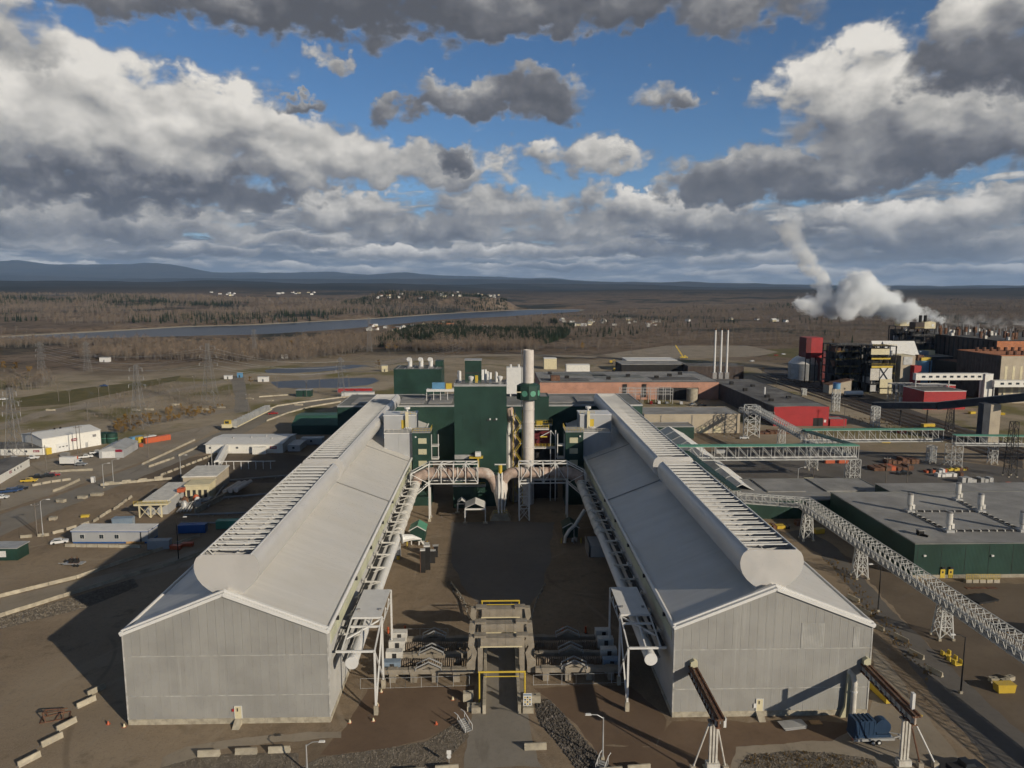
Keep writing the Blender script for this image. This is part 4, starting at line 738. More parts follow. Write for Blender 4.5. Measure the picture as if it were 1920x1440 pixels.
# ducts carried on white trusses from the halls to the central riser
DY = 226.0
zd0, zd1 = zt(903, DY), zt(867, DY); zc = zt(886, DY)
def duct_truss(s, word):
    X0, X1 = mx(s, ay(895, 880, DY).x + .2), mx(s, ay(805, 880, DY).x); Xe = mx(s, ay(771, 880, DY).x + .3)
    t = thing('duct_truss', f'white truss frame carrying the pink duct on the {word} side', 'truss', (X0, DY, 0)); D = lambda x: x - X0
    n = 4; xs = [X0 + (X1 - X0) * k / n for k in range(n + 1)]
    for y in (-1.9, 1.9):
        for z in (zd0, zd1):
            obj('chord', MB().beam((0, y, z), (D(X1), y, z), .3), 'white', t)
            obj('chord', MB().beam((D(X1), y, z), (D(Xe), y - 3, z - 1.6 - (2.6 if z == zd0 else .8)), .28), 'white', t)
        for k, x in enumerate(xs):
            obj('post', MB().beam((D(x), y, zd0), (D(x), y, zd1), .26), 'white', t)
            if k < n: a, b = (zd1, zd0) if k % 2 == (0 if s < 0 else 0) else (zd0, zd1); obj('diagonal', MB().beam((D(x), y, b if k % 2 == 0 else b), (D(xs[k + 1]), y, a), .18), 'white', t)
        obj('post', MB().beam((D(Xe), y - 3, zd0 - 4.2), (D(Xe), y - 3, zd1 - 2.4), .26), 'white', t); obj('diagonal', MB().beam((D(X1), y, zd0), (D(Xe), y - 3, zd1 - 2.4), .18), 'white', t)
    for k, x in enumerate(xs): obj('cross_tie', MB().beam((D(x), -1.9, zd1), (D(x), 1.9, zd1), .2), 'white', t)
    for k in range(n): obj('top_brace', MB().beam((D(xs[k]), -1.9 if k % 2 else 1.9, zd1), (D(xs[k + 1]), 1.9 if k % 2 else -1.9, zd1), .14), 'white', t)
    for y in (-1.9, 1.9): obj('leg', MB().beam((D(X1), y, 0), (D(X1), y, zd0), .42), 'white', t); obj('footing', MB().cb((D(X1), y, 0), .9, .9, .8), 'concrete', t)
    wk = obj('walkway', MB().box(min(D(X1), 0), max(D(X1), 0), 2.0, 3.2, zd0 + .2, zd0 + .35), 'galv', t); railing('guardrail', [(0, 3.2, zd0 + .35), (D(X1), 3.2, zd0 + .35)], 1.2, 'yellow', wk, 1.2)
    if s > 0:
        for y in (-1.9, 1.9):
            for x in (X0 + .1, X0 + 3.3): obj('leg', MB().beam((D(x), y, 0), (D(x), y, zd0), .4), 'white', t)
            for k in range(3): za, zb = zd0 * k / 3, zd0 * (k + 1) / 3; obj('brace', MB().beam((.1, y, za), (3.3, y, zb), .14), 'white', t); obj('brace', MB().beam((3.3, y, za), (.1, y, zb), .14), 'white', t); obj('tie', MB().beam((.1, y, zb - .2), (3.3, y, zb - .2), .2), 'white', t)
    d = thing('gas_duct', f'rusty pink gas duct inside the white truss on the {word} side', 'duct', (X0, DY, 0)); cx = MX + .0 - X0
    pts = [(D(mx(s, -25.0)), -1.2, 12.3), (D(mx(s, -24.6)), -.4, 14.2), (D(mx(s, -23.2)), 0, zc - .9), (D(mx(s, -21.4)), 0, zc - .1), (D(mx(s, -19.5)), 0, zc)]
    seg = [(D(mx(s, -19.5)), 0, zc), (0, 0, zc), (D(mx(s, -4.2)), 0, zc), (D(mx(s, -2.6)), 0, zc - .2), (D(mx(s, -1.2)), .0, zc - 1.2), (D(mx(s, -.2)), .2, zc - 3), (D(mx(s, .5)), .3, zc - 6)]
    obj('elbow', MB().tube(pts, [1.6, 1.75, 1.9, 1.95, 1.9], 16), 'duct', d, smooth=True); obj('pipe', MB().tube(seg, [1.7, 1.7, 1.75, 1.75, 1.7, 1.6, 1.5], 16), 'duct', d, smooth=True)
    for k in range(5): xx = mx(s, -18.0 + k * 3.0); obj('flange', MB().cyl((D(xx), 0, zc), (D(xx) + .25, 0, zc), 1.92, 18), 'rust' if k % 2 else 'white_dirty', d)
duct_truss(-1, 'left'); duct_truss(1, 'right')
rs = thing('central_riser', 'pale tapered duct riser on a yellow railed stand in the yard', 'duct', (MX + .6, DY + .3, 0))
obj('cone', MB().lathe((0, 0, 0), [(.9, 3.0), (1.3, 4.5), (2.4, zc - 5.5), (2.2, zc - 2.5), (1.2, zc - 1.2)], 18), 'stack', rs, smooth=True)
for x in (-.55, .45): obj('pipe', MB().cyl((x, -2.2, 2.6), (x, -2.2, zc + .6), .3, 8), 'white', rs, smooth=True)
b = obj('base', MB().ext([(-3.4, 0), (3.4, 0), (2.2, 2.3), (-2.2, 2.3)], 'y', -2.4, 2.4), 'concrete', rs); railing('guardrail', [(-2.2, -2.4, 2.3), (2.2, -2.4, 2.3)], 1.2, 'yellow', rs, 1.0); obj('valve', MB().cyl((0, -2.2, zc + .4), (0, -2.2, zc + 3), .6, 10), 'yellow', rs); obj('valve_arm', MB().box(-1.8, 1.8, -2.4, -2.0, zc + 3, zc + 3.3), 'white', rs); obj('side_pipe', MB().tube([(1.4, -1.6, zc - 5), (1.7, -1.9, zc - 8), (1.2, -2, 3)], .2, 6), 'white', rs)

# ================================================================ rear green cross building and the vent house
RB = building('cross_building', 'long dark green cross building closing the yard behind both halls', 'building', ay(632, 757, 305).x, ay(1205, 757, 305).x, 305, 338, 24.4, 'green', 'green_roof', 'galv', .6)
for x0, x1, y in ((-60, -45, 8), (-40, -29, 8), (-27, -17, 9), (22, 36, 10), (48, 58, 8), (38, 46, 9)):
    f = obj('roof_panel', MB().box(x0, x1, y - 4, y + 14, 24.35, 24.75), 'roofgrey', RB)
obj('wall_panel', MB().box(12, 20, -.1, 0, 14, 16), 'galv', RB)
for (px0, px1, py0, py1, Y, m) in ((800, 852, 722, 737, 318, 'white'), (950, 980, 689, 712, 330, 'white'), (858, 864, 695, 715, 322, 'white'), (900, 908, 693, 713, 322, 'white'), (912, 916, 696, 713, 322, 'white'), (928, 932, 697, 713, 322, 'white')):
    a, b = ay(px0, py1, Y), ay(px1, py0, Y); u = thing('roof_unit', f'white {"machinery deck" if px0 == 800 else "box unit with stub vents" if px0 == 950 else "upright vent pipe"} on the cross building roof' + ('' if px0 in (800, 950) else f', {["leftmost", "second", "third", "rightmost"][[858, 900, 912, 928].index(px0)]} of four'), 'roof unit', ((a.x + b.x) / 2, Y, 24.4)); hw = (b.x - a.x) / 2; h = b.z - 24.4
    if px0 == 800:
        for k in range(5): obj('leg', MB().box(-hw + k * hw / 2 - .12, -hw + k * hw / 2 + .12, -.1, .1, 0, h * .6), 'white', u)
        obj('deck', MB().box(-hw, hw, -1, 3, h * .6, h * .75), m, u); obj('blower', MB().box(-hw * .6, hw * .3, 0, 2, h * .75, h * 1.15), 'skyblue', u); obj('motor', MB().box(hw * .4, hw * .8, 0, 2, h * .75, h * 1.1), 'yellow', u)
    elif px0 == 950:
        obj('box', MB().box(-hw, hw, 0, 5, 1.2, h), m, u); 
        for x in (-.5, .5): obj('stub', MB().cyl((x * hw, 1, h), (x * hw, 1, h + 1.3), .5, 8), m, u); obj('leg', MB().box(x * hw - .3, x * hw + .3, .1, 4.9, 0, 1.2), m, u)
    else: obj('pipe', MB().cyl((0, 0, 0), (0, 0, h), hw, 10), m, u, smooth=True); obj('collar', MB().cyl((0, 0, h * .8), (0, 0, h * .88), hw * 1.2, 10), m, u)
VH = building('vent_house', 'dark green block with three white cowl vents behind the left hall', 'building', ay(738, 700, 365).x, ay(828, 700, 365).x, 365, 385, zt(692, 365), 'green', 'green_roof', 'green'); hz = zt(692, 365)
for x in (769, 790, 808):
    X = ay(x, 690, 372).x - VH.location.x; v = obj('cowl_vent', MB().tube([(X, 7, hz - .2), (X, 7, hz + 3), (X - .2, 6.4, hz + 4.4), (X - .4, 5.0, hz + 4.6)], [1.0, 1.15, 1.25, 1.1], 12), 'white', VH, smooth=True); obj('vent_base', MB().box(X - 1.2, X + 1.2, 5.8, 8.2, hz - .1, hz + .8), 'steel', v)
obj('rear_block', MB().box(8, 12, 12, 19, hz, hz + 3), 'green', VH)
for k in range(6): obj('roof_ridge', MB().box(-11 + k * 4, -10.7 + k * 4, 1, 18, hz - .1, hz + .12), 'galv', VH)

# ================================================================ buildings right of the halls
B = lambda x, y, Y: ay(x, y, Y)
tent = thing('tent_hall', 'long white fabric tent hall with pale ribs beside the right hall', 'tent', (83.5, 236, 0)); L = 104
for s in (-1, 1):
    for k in range(9): obj('fabric_panel', MB().ext([(s * 8, 3.6), (s * 7.7, 4.4), (0, 8.2), (0, 8.05), (s * 7.6, 4.25), (s * 7.85, 3.6)], 'y', k * L / 9 + .12, (k + 1) * L / 9 - .12), 'tentwhite', tent)
    obj('side_wall', MB().box(s * 8 - .06, s * 8 + .06, 0, L, 0, 3.6), 'tentwhite', tent)
rib = MB().ext([(-8.1, 3.6), (-7.75, 4.45), (0, 8.35), (7.75, 4.45), (8.1, 3.6), (7.9, 3.6), (7.6, 4.3), (0, 8.15), (-7.6, 4.3), (-7.9, 3.6)], 'y', -.25, .25).mesh('rib', 'white')
for k in range(10): obj('rib', rib, None, tent, (0, k * L / 9, 0))
obj('end_wall', MB().ext([(-8, 0), (8, 0), (8, 3.6), (7.6, 4.3), (0, 8), (-7.6, 4.3), (-8, 3.6)], 'y', L - .2, L - .1), 'tentwhite', tent)
LB = building('low_building', 'low dark green building with a wide grey roof beside the tent hall', 'building', 79.5, 131, 224, 250, 6.3, 'green', 'roofgrey', 'green_roof', .3)
for x in (-14, 6): obj('roof_step', MB().box(x, x + 13, 9, 25, 6.25, 6.6), 'roofgrey', LB)
obj('wall_lamp', MB().box(-8.3, -7.7, -.3, 0, 5.2, 5.5), 'white', LB)
GB = building('workshop_building', 'large flat-roofed dark green building with white roof stacks', 'building', 107.3, 205, 175.2, 222, 9.3, 'green', 'roofgrey', 'green_roof', .25)
obj('rear_wing', MB().box(-29, 48.8, 46.9, 57, 0, 9.05), 'green', GB); obj('rear_roof', MB().box(-29.2, 49, 47.1, 57.2, 9.06, 9.25), 'roofgrey', GB); obj('base_strip', MB().box(-48.9, 48.8, -.12, 0, 0, .9), 'concrete', GB); ox, oy = GB.location.x, GB.location.y
seam = MB().box(-.03, .03, -.04, 0, .95, 8.9).mesh('wall_seam', 'dark')
for k in range(16): obj('wall_seam', seam, None, GB, (-48 + k * 6.2, 0, 0))
for x in (1734, 1861): p = B(x, 1042, 175); obj('wall_lamp', MB().box(-.3, .3, -.4, 0, -.2, .2), 'white', GB, (p.x - ox, -.02, p.z))
for x in (1767, 1782): p = B(x, 1083, 175); d = obj('door', MB().box(-.6, .6, -.2, -.13, .1, 2.4), 'yellow', GB, (p.x - ox, 0, 0)); obj('door_window', MB().box(-.2, .2, -.24, -.2, 1.4, 1.9), 'dark', d); obj('door_lamp', MB().box(-.4, .4, -.6, -.1, 2.7, 3.0), 'dark', d)
STK = [(1705, 960, 'far left'), (1795, 938, 'rearmost'), (1837, 960, 'middle'), (1778, 997, 'front left'), (1916, 996, 'rightmost')]
sp = []
for x, y, word in STK:
    p = g(x, y, 9.2); sp.append(p); t = thing('roof_stack', f'white roof exhaust stack on the green workshop, the {word} one', 'roof stack', (p.x, p.y, 9.2), group='roof stacks on the green workshop')
    obj('base', MB().box(-1.1, 1.1, -1.1, 1.1, 0, .7), 'galv', t); obj('shaft', MB().lathe((0, 0, .7), [(.55, 0), (.55, 1.2), (.85, 1.5), (.85, 4.4), (.65, 4.6)], 16), 'white_dirty', t, smooth=True); obj('cap', MB().lathe((0, 0, 5.1), [(.7, 0), (.78, .1), (.78, .5), (.6, .6)], 16), 'steel', t, smooth=True); obj('side_box', MB().box(.6, 1.3, -.5, .5, 1.0, 2.3), 'white_dirty', t)
for i, (a, b) in enumerate(((0, 2), (0, 3), (1, 2), (3, 4), (2, 4))):
    p, q = sp[a], sp[b]; d = (q - p); t = thing('cable_tray', f'dark cable tray on the workshop roof between the {STK[a][2]} and {STK[b][2]} stacks', 'cable tray', (p.x, p.y, 9.25)); t.rotation_euler.z = math.atan2(d.y, d.x); Ln = d.length - 1.6
    obj('tray', MB().box(1.4, Ln, -.28, .28, .15, .4), 'black', t); n = int(Ln / 2.2)
    fb = MB().box(-.12, .12, -.42, .42, 0, .5).mesh('tray_foot', 'white_dirty')
    for k in range(n): obj('tray_foot', fb, None, t, (2 + k * 2.2, 0, 0))
p = g(1725, 1003, 9.2); t = thing('roof_fan', 'small dark roof fan near the front edge of the workshop', 'roof fan', tuple(p)); obj('housing', MB().box(-.7, .7, -.7, .7, 0, 1.3), 'black', t); obj('hood', MB().box(-.85, .85, -.85, .85, 1.3, 1.6), 'steel', t); obj('duct', MB().beam((0, -.7, .4), (.9, -2, .3), .5), 'black', t)
TB = building('tan_warehouse', 'tan ribbed warehouse with a grey roof behind the tent hall', 'building', 76.5, 126, 363, 386, 9.9, 'tan', 'roofgrey', 'tan', .4); 
for x in (-16, 0): obj('downpipe', MB().box(x - .15, x + .15, -.2, 0, 0, 9.5), 'steel', TB)
for x in (6, 13): obj('roller_door', MB().box(x - 2.2, x + 2.2, -.1, 0, .1, 3.4), 'cream', TB)
building('green_shed', 'low dark green shed in front of the tan warehouse', 'shed', 77, 98.5, 349, 361, 6.2, 'green', 'roofgrey', 'galv', .3)
PB = building('pink_workshop', 'long salmon pink workshop with a patched grey roof', 'building', 30, 150, 476, 536, 12.0, 'pink', 'roofgrey', 'roofdark', .35)
for k, (x0, x1, y0, y1, m) in enumerate(((-58, -26, 4, 22, 'roofdark'), (-20, 14, 20, 40, 'green_roof'), (18, 50, 8, 26, 'roofdark'), (-50, -10, 34, 52, 'green_roof'))): obj('roof_patch', MB().box(x0, x1, y0, y1, 11.86, 12.05), m, PB)
for x, y in ((-40, 20), (-12, 14), (4, 28), (22, 18), (34, 30), (-50, 44), (44, 40)): obj('roof_vent', MB().box(x - 1.4, x + 1.4, y - 1, y + 1, 11.9, 13.9), 'black', PB)
obj('dark_bay', MB().box(20, 46, -1.5, -.1, 0, 8), 'black', PB); obj('roof_hut', MB().box(-52, -46, 6, 11, 11.9, 15.5), 'rust', PB)
for x in (-3, 10): obj('flue', MB().box(x - 1.2, x + 1.2, -.8, -.1, 2, 10.5), 'black', PB)
obj('silo', MB().cyl((40, -8, 0), (40, -8, 8.5), 3.6, 18), 'concrete', PB)
for k, x in enumerate((1339, 1350.5, 1362)):
    p = B(x, 700, 512); t = thing('slender_stack', f'slender white steel stack behind the pink workshop, {("left", "middle", "right")[k]} of the three', 'chimney', (p.x, 512, 0), group='three slender stacks'); h = zt(618, 512)
    obj('shaft', MB().lathe((0, 0, 0), [(.75, 0), (.75, 20), (.62, h - 1.5), (.62, h)], 12), 'white', t, smooth=True); obj('tip', MB().cyl((0, 0, h - .6), (0, 0, h + .4), .7, 10), 'rust', t); obj('base', MB().box(-1.5, 1.5, -1.5, 1.5, 0, 14), 'steel', t)
DB = building('dark_brick_hall', 'long dark brick hall with a bright red front wall', 'building', 150.5, 180.5, 381, 500, 10.6, 'brickdark_shade', 'roofdark', 'roofdark', .3)
obj('red_front', MB().ext([(-15, .1), (15, .1), (15, 10.5), (0, 10.9), (-15, 10.5)], 'y', -.3, -.02), 'red', DB); dr = obj('roller_door', MB().box(6.5, 12, -.36, -.28, .1, 4.4), 'black', DB); obj('door_sign', MB().box(12.4, 13.6, -.36, -.3, 2.0, 3.4), 'white', dr)
for x, y, h in ((-9, 20, 1.6), (-6, 34, 1.8), (-10, 60, 2), (5, 30, 1.5), (-8, 92, 2), (2, 80, 1.6)): obj('roof_vent', MB().box(x - 1.2, x + 1.2, y - 1, y + 1, 10.4, 10.4 + h), 'black', DB)
obj('roof_pipe', MB().cyl((-3, 46, 10.4), (-3, 46, 15), .5, 8), 'white', DB); obj('roof_band', MB().box(-14, 14, 1, 12, 10.5, 10.68), 'green_roof', DB)
building('red_lean_to', 'low bright red lean-to right of the dark brick hall', 'shed', 181, 190, 380, 388, 3.8, 'red', 'roofgrey', 'red', .2)
for (px0, px1, py0, py1, Y, dp, wl, rf, lab) in ((1165, 1290, 683, 700, 590, 30, 'black', 'roofgrey', 'low black sided store behind the pink workshop'), (1290, 1395, 686, 701, 575, 20, 'brickdark_shade', 'roofdark', 'dark rusty store with kiln boxes near the slender stacks'), (1062, 1106, 684, 697, 610, 8, 'whitebldg', 'white', 'white flat cabin row behind the pink workshop'), (1020, 1044, 672, 687, 660, 10, 'cream', 'white', 'small cream block beyond the exhaust stack'), (1175, 1270, 675, 683, 640, 25, 'galv', 'white', 'pale metal shed behind the black sided store')):
    a, b = B(px0, py1, Y), B(px1, py0, Y); building('store_building', lab, 'building', a.x, b.x, Y, Y + dp, b.z, wl, rf, rf, .3)
for x in (1130, 1140, 1147): pass

# ---------------------------------------------------------------- pipe bridges and trestles
truss('pipe_bridge', 'long white pipe bridge with a green cover nearest the tent hall', (69, 266, 9.6), (137.5, 266, 9.6), 3.4, 5.2, 4.6, top='greenlite')
truss('pipe_bridge', 'white pipe bridge with a green cover farther back by the red building', (131, 298, 9.4), (190, 298, 9.4), 3.4, 5.0, 4.6, top='greenlite')
truss('pipe_bridge', 'white pipe bridge with a green cover leaving the picture on the right', (192, 292, 9.0), (262, 286, 9.0), 3.0, 4.0, 4.6, top='greenlite')
truss('pipe_bridge', 'short white link bridge crossing between the two covered bridges', (131, 297, 9.4), (137, 268, 9.6), 3.4, 4.8, 3.4, top='green')
truss('pipe_bridge', 'sloping white conveyor bridge coming from the tan warehouse corner', (129, 352, 13.2), (132, 300, 9.8), 2.4, 3.0, 2.2)
truss('pipe_bridge', 'white pipe bridge running close along the right hall wall', (74.2, 214, 9.5), (71.5, 264, 10.4), 2.2, 2.8, 2.2, top='green')
truss('pipe_bridge', 'short white bridge in front of the low green building', (74, 212, 9.4), (91.6, 206.5, 9.4), 2.2, 2.6, 2.2)
truss('pipe_bridge', 'long white conveyor bridge descending along the road to the right edge', (91.8, 206, 9.2), (98.8, 60, 6.2), 3.0, 3.3, 2.05, th=.15)
truss('pipe_bridge', 'small white bridge beside the parked cars in the yard', (138, 398, 5.0), (150, 380, 5.0), 2.0, 2.6, 2.4)
for px, py, w_, h_, wd in ((1602, 908, 4.0, 9.5, 'under the end of the covered bridge'), (1525, 882, 3.6, 9.4, 'with yellow stairs under the link bridge'), (1792, 876, 4.6, 9.2, 'under the joint of the far covered bridges'), (1866, 872, 2.6, 9.0, 'near the right edge under the covered bridge')):
    p = g(px, py); tower('trestle', f'white braced trestle {wd}', (p.x, p.y + 2), w_, h_, 3)
for (x, y, z, wd) in ((92.3, 204.5, 9.2, 'at the bend of the conveyor by the low green building'), (94.0, 176.3, 8.4, 'midway under the long descending conveyor'), (95.4, 143.8, 7.8, 'nearest under the long descending conveyor')): tower('trestle', f'white tapered trestle {wd}', (x, y), 1.9, z, 3, taper=1.55, th=.24)
tower('trestle', 'white braced tower at the tan warehouse corner', (128.5, 353), 6, 16, 4, th=.3); tower('trestle', 'short white trestle under the sloping conveyor', (131.3, 322), 2.4, 10.5, 3, taper=1.2); tower('trestle', 'white trestle corner at the right hall side', (71.3, 262), 3, 10, 3)
for (px, py, w_, hh, wd) in ((1745, 868, 2.6, 7.5, 'standing free by the rusty steel stack'), (1566, 772, 3.4, 14, 'carrying a blue tank by the tracks'), (1640, 800, 3.2, 11, 'like a ladder by the tracks'), (1507, 742, 2.6, 5, 'short one at the track end')):
    p = g(px, py); tower('lattice_tower', f'white lattice tower {wd}', (p.x, p.y), w_, hh, 5, th=.3)
p = g(1566, 772); t = thing('blue_tank', 'bright blue tank on top of the white lattice tower', 'tank', (p.x, p.y, 14)); obj('tank', MB().cyl((0, 0, 0), (0, 0, 3.4), 2.1, 14), 'skyblue', t, smooth=True); obj('rim', MB().cyl((0, 0, 3.4), (0, 0, 3.6), 2.2, 14), 'blue', t)
for (px, py, w_, hh, wd) in ((1780, 808, 4.0, 14, 'dark lattice mast behind the covered bridges'), (1893, 893, 4.2, 22, 'dark lattice pylon near the right edge')):
    p = g(px, py); tower('lattice_mast', wd, (p.x, p.y), w_ * .5, hh, 6, 'black', 1.6, .2)

# ---------------------------------------------------------------- railway
for i, x in enumerate((221, 227, 233, 239, 245)):
    t = thing('railway_track', f'rusty railway track, {("nearest", "second", "middle", "fourth", "farthest")[i]} of five in the rail yard', 'railway track', (x, 300, 0), group='parallel tracks'); tag(t)
    for s in (-.75, .75): obj('rail', MB().box(s - .07, s + .07, 0, 310, .2, .36), 'rail', t)
    sl = MB().box(-1.35, 1.35, -.13, .13, .03, .2).mesh('sleeper', 'sleeper')
    for k in range(60): obj('sleeper', sl, None, t, (0, k * .9 * (1 if k < 60 else 1), 0))
    bed = obj('far_sleepers', MB(), 'sleeper', t); q = MB()
    for k in range(60, 340): q.box(-1.35, 1.35, k * .9 - .13, k * .9 + .13, .03, .2)
    bed.data = q.mesh('far_sleepers', 'sleeper'); bed['kind'] = 'stuff'

# ---------------------------------------------------------------- smelter complex far right
sl = thing('storage_silo', 'wide grey steel silo with a conical roof behind the red tower', 'silo', (B(1510, 700, 585).x, 585, 0)); obj('shell', MB().lathe((0, 0, 0), [(13.5, 0), (13.5, 13)], 32), 'galv', sl, smooth=True); obj('roof', MB().lathe((0, 0, 13), [(13.7, 0), (9, 4.5), (3, 7.6), (1, 8.2)], 32), 'white', sl, smooth=True)
for k in range(10): a = R(k * 36 + 10); obj('stave', MB().box(-.2, .2, -.1, .1, 0, 13), 'steel', sl, (13.5 * math.cos(a), 13.5 * math.sin(a), 0), a + math.pi / 2)
rt = thing('red_tower', 'red clad tower box raised on dark legs', 'tower', (B(1525, 690, 560).x, 560, 0)); z0, z1 = zt(672, 560), zt(634, 560)
obj('box', MB().box(-6.5, 6.5, 0, 13, z0, z1), 'red', rt); obj('dark_side', MB().box(-6.62, -2.6, -.12, 0, z0 - 1, z1), 'darkred', rt); obj('side_panel', MB().box(-6.7, -6.5, 0, 13, z0, z1), 'darkred', rt)
for x in (-6.2, -2.6, 1.5, 6.2): obj('leg', MB().box(x - .3, x + .3, .3, .9, 0, z0), 'black', rt)
building('dark_red_block', 'dark maroon block beside the red tower', 'building', B(1541, 690, 565).x, B(1568, 690, 565).x, 565, 585, zt(664, 565), 'darkred', 'darkred', 'darkred')
def frame_block(label, px0, px1, pyt, Y, D, bx, by, bz, m='black', fill=.45, seed=1, name='process_plant'):
    rnd = random.Random(seed); a, b = B(px0, 720, Y).x, B(px1, 720, Y).x; h = zt(pyt, Y); t = thing(name, label, 'steel frame', ((a + b) / 2, Y, 0)); w = (b - a) / 2
    for i in range(bx + 1):
        for j in range(by + 1): obj('column', MB().box(-w + 2 * w * i / bx - .35, -w + 2 * w * i / bx + .35, D * j / by - .3, D * j / by + .3, 0, h), m, t)
    for k in range(1, bz + 1):
        z = h * k / bz; obj('floor', MB().box(-w - .3, w + .3, -.5, D + .5, z - .5, z - .1), m, t); railing('guardrail', [(-w, -.5, z), (w, -.5, z)], 1.2, 'yellow' if rnd.random() < .4 else 'steel', t, 3)
    for i in range(bx):
        for k in range(bz):
            if rnd.random() < fill:
                z = h * k / bz; x = -w + 2 * w * (i + .5) / bx; obj('vessel', MB().cyl((x, D * rnd.uniform(.2, .5), z), (x, D * .5, z + h / bz * rnd.uniform(.5, .8)), w / bx * .7, 10) if rnd.random() < .5 else MB().box(x - w / bx * .7, x + w / bx * .7, D * .15, D * .8, z, z + h / bz * rnd.uniform(.4, .8)), rnd.choice(['steel', 'galv', 'rust', 'black', 'brickdark_shade']), t)
            elif rnd.random() < .5: z = h * k / bz; obj('brace', MB().beam((-w + 2 * w * i / bx, -.3, z), (-w + 2 * w * (i + 1) / bx, -.3, z + h / bz), .3), m, t)
    obj('core', MB().box(-w * .86, w * .86, D * .45, D * .95, 0, h * .93), m, t)
    return t, w, h
frame_block('black open steel process frame with pipes and decks', 1565, 1634, 648, 520, 22, 5, 2, 6, fill=.5, seed=4)
KF, w, h = frame_block('dark kiln frame faced with cream and rust stained panels', 1632, 1676, 650, 500, 16, 3, 2, 5, fill=.2, seed=9)
for px0, px1, py0, py1, m in ((1633, 1668, 654, 665, 'cream'), (1631, 1649, 691, 713, 'rustwhite'), (1649, 1673, 711, 727, 'cream'), (1649, 1673, 729, 742, 'cream'), (1649, 1673, 690, 711, 'white'), (1634, 1670, 671, 674, 'yellow'), (1634, 1674, 686, 690, 'yellow'), (1631, 1642, 722, 734, 'galv')):
    a, b = B(px0, py1, 499), B(px1, py0, 499); obj('face_panel', MB().box(a.x - KF.location.x, b.x - KF.location.x, -1.2, -.7, max(a.z, .1), b.z), m, KF)
for q in ((-1, 1), (1, -1)): a, b = B(1650, 711, 498), B(1666, 690, 498); obj('brace', MB().beam((a.x - KF.location.x, -1.5, a.z if q[0] < 0 else b.z), (b.x - KF.location.x, -1.5, b.z if q[0] < 0 else a.z), .4), 'black', KF)
a, b = B(1685, 740, 500), B(1717, 667, 500); tt = building('tan_elevator', 'tall pale tan elevator block next to the kiln frame', 'building', a.x, b.x, 500, 516, b.z, 'tan', 'cream', 'tan'); c = B(1700, 684, 499); obj('grey_louvre', MB().box(c.x - tt.location.x - 2, c.x - tt.location.x + 4.4, -.3, -.05, c.z, c.z + 5.5), 'galv', tt)
t = gabled('roofed_house', 'grey tent roofed gallery head above the tan elevator', 'building', (B(1690, 660, 540).x, 545), 24, 16, zt(668, 540), zt(642, 540), 'galv', 'white')
t = gabled('roofed_house', 'smaller grey roofed head behind the kiln frame', 'building', (B(1655, 650, 560).x, 562), 16, 14, zt(668, 560), zt(641, 560), 'galv', 'white')
t = thing('blue_silo', 'sky blue steel silo beside the tan elevator', 'silo', (B(1732, 700, 510).x, 512, 0)); zb = zt(678, 510); obj('shell', MB().cyl((0, 0, 0), (0, 0, zb), 5.8, 20), 'skyblue', t, smooth=True); obj('pipe', MB().cyl((1.6, -5.9, 0), (1.6, -5.9, zb), .4, 8), 'black', t); obj('top_gear', MB().box(-3, 4, -3, 2, zb, zb + 2.2), 'yellow', t); obj('gear_box', MB().box(-5, -1, -2, 2, zb, zb + 4), 'rust', t)
building('red_hut', 'small red hut at the foot of the blue silo', 'hut', B(1714, 700, 495).x, B(1727, 700, 495).x, 495, 500, zt(688, 495), 'red', 'red', 'red', .2)
for px0, px1, pyh, pyt, Y, lab, ns in ((1672, 1696, 612, 600, 590, 'tall dark lattice hoist tower with a cream head house', 1), (1708, 1745, 617, 603, 570, 'dark lattice hoist tower with a cream head house and two flues', 2)):
    t, w, h = frame_block(lab, px0, px1, pyh, Y, 10, 2, 1, 7, fill=.2, seed=px0, name='hoist_tower'); z1 = zt(pyt, Y); hd = obj('head_house', MB().ext([(-w * .1 if ns == 2 else -w * .4, h), (w, h), (w, z1 - 1), (w * .45, z1), (-w * .1 if ns == 2 else -w * .4, z1 - 1)], 'y', -.6, 8), 'cream', t); obj('head_window', MB().box(w * .6, w * .85, -.7, -.62, h + 1.5, h + 3.5), 'white', hd)
    if ns == 2: obj('dark_house', MB().box(-w, -w * .12, -.5, 8, h, z1 - 1), 'brickdark_shade', t)
    for q in range(ns): obj('flue', MB().cyl((-.5 + q * 4 - (2 if ns == 2 else 0), 3, z1 - 1), (-.5 + q * 4 - (2 if ns == 2 else 0), 3, z1 + 4.5), 1.2, 10), 'black', t)
LD = building('kiln_house', 'huge long dark kiln house with steaming roof vents', 'building', 357, 446, 505, 640, 37, 'brickdark_shade', 'roofdark', 'black', .6)  # shade of the sunless long side is put into the dark wall colour
obj('orange_front', MB().box(-44.4, 44.4, -.4, -.05, 0, 36.5), 'orangebrick', LD)
pil = MB().box(-.35, .05, -.5, .5, 0, 35.8).mesh('pilaster', 'black')
for k in range(24): obj('pilaster', pil, None, LD, (-44.55, 3 + k * 5.6, 0))
v1 = MB().cyl((0, 0, 0), (0, 0, 4.4), .7, 8).mesh('roof_vent', 'brickdark_shade'); v2 = MB().box(-1.0, 1.0, -1, 1, 0, 2.2).mesh('roof_vent', 'white_dirty'); v3 = MB().box(-.8, .8, -1, 1, 0, 5.0).mesh('roof_vent', 'rust'); v4 = MB().cyl((0, 0, 0), (0, 0, 6.0), .38, 8).mesh('roof_vent', 'steel')
rnd = random.Random(5)
for k in range(120): obj('roof_vent', rnd.choice([v1, v1, v2, v3, v4, v4]), None, LD, (rnd.uniform(-42, 30), 3 + rnd.uniform(0, 128), 36.9))
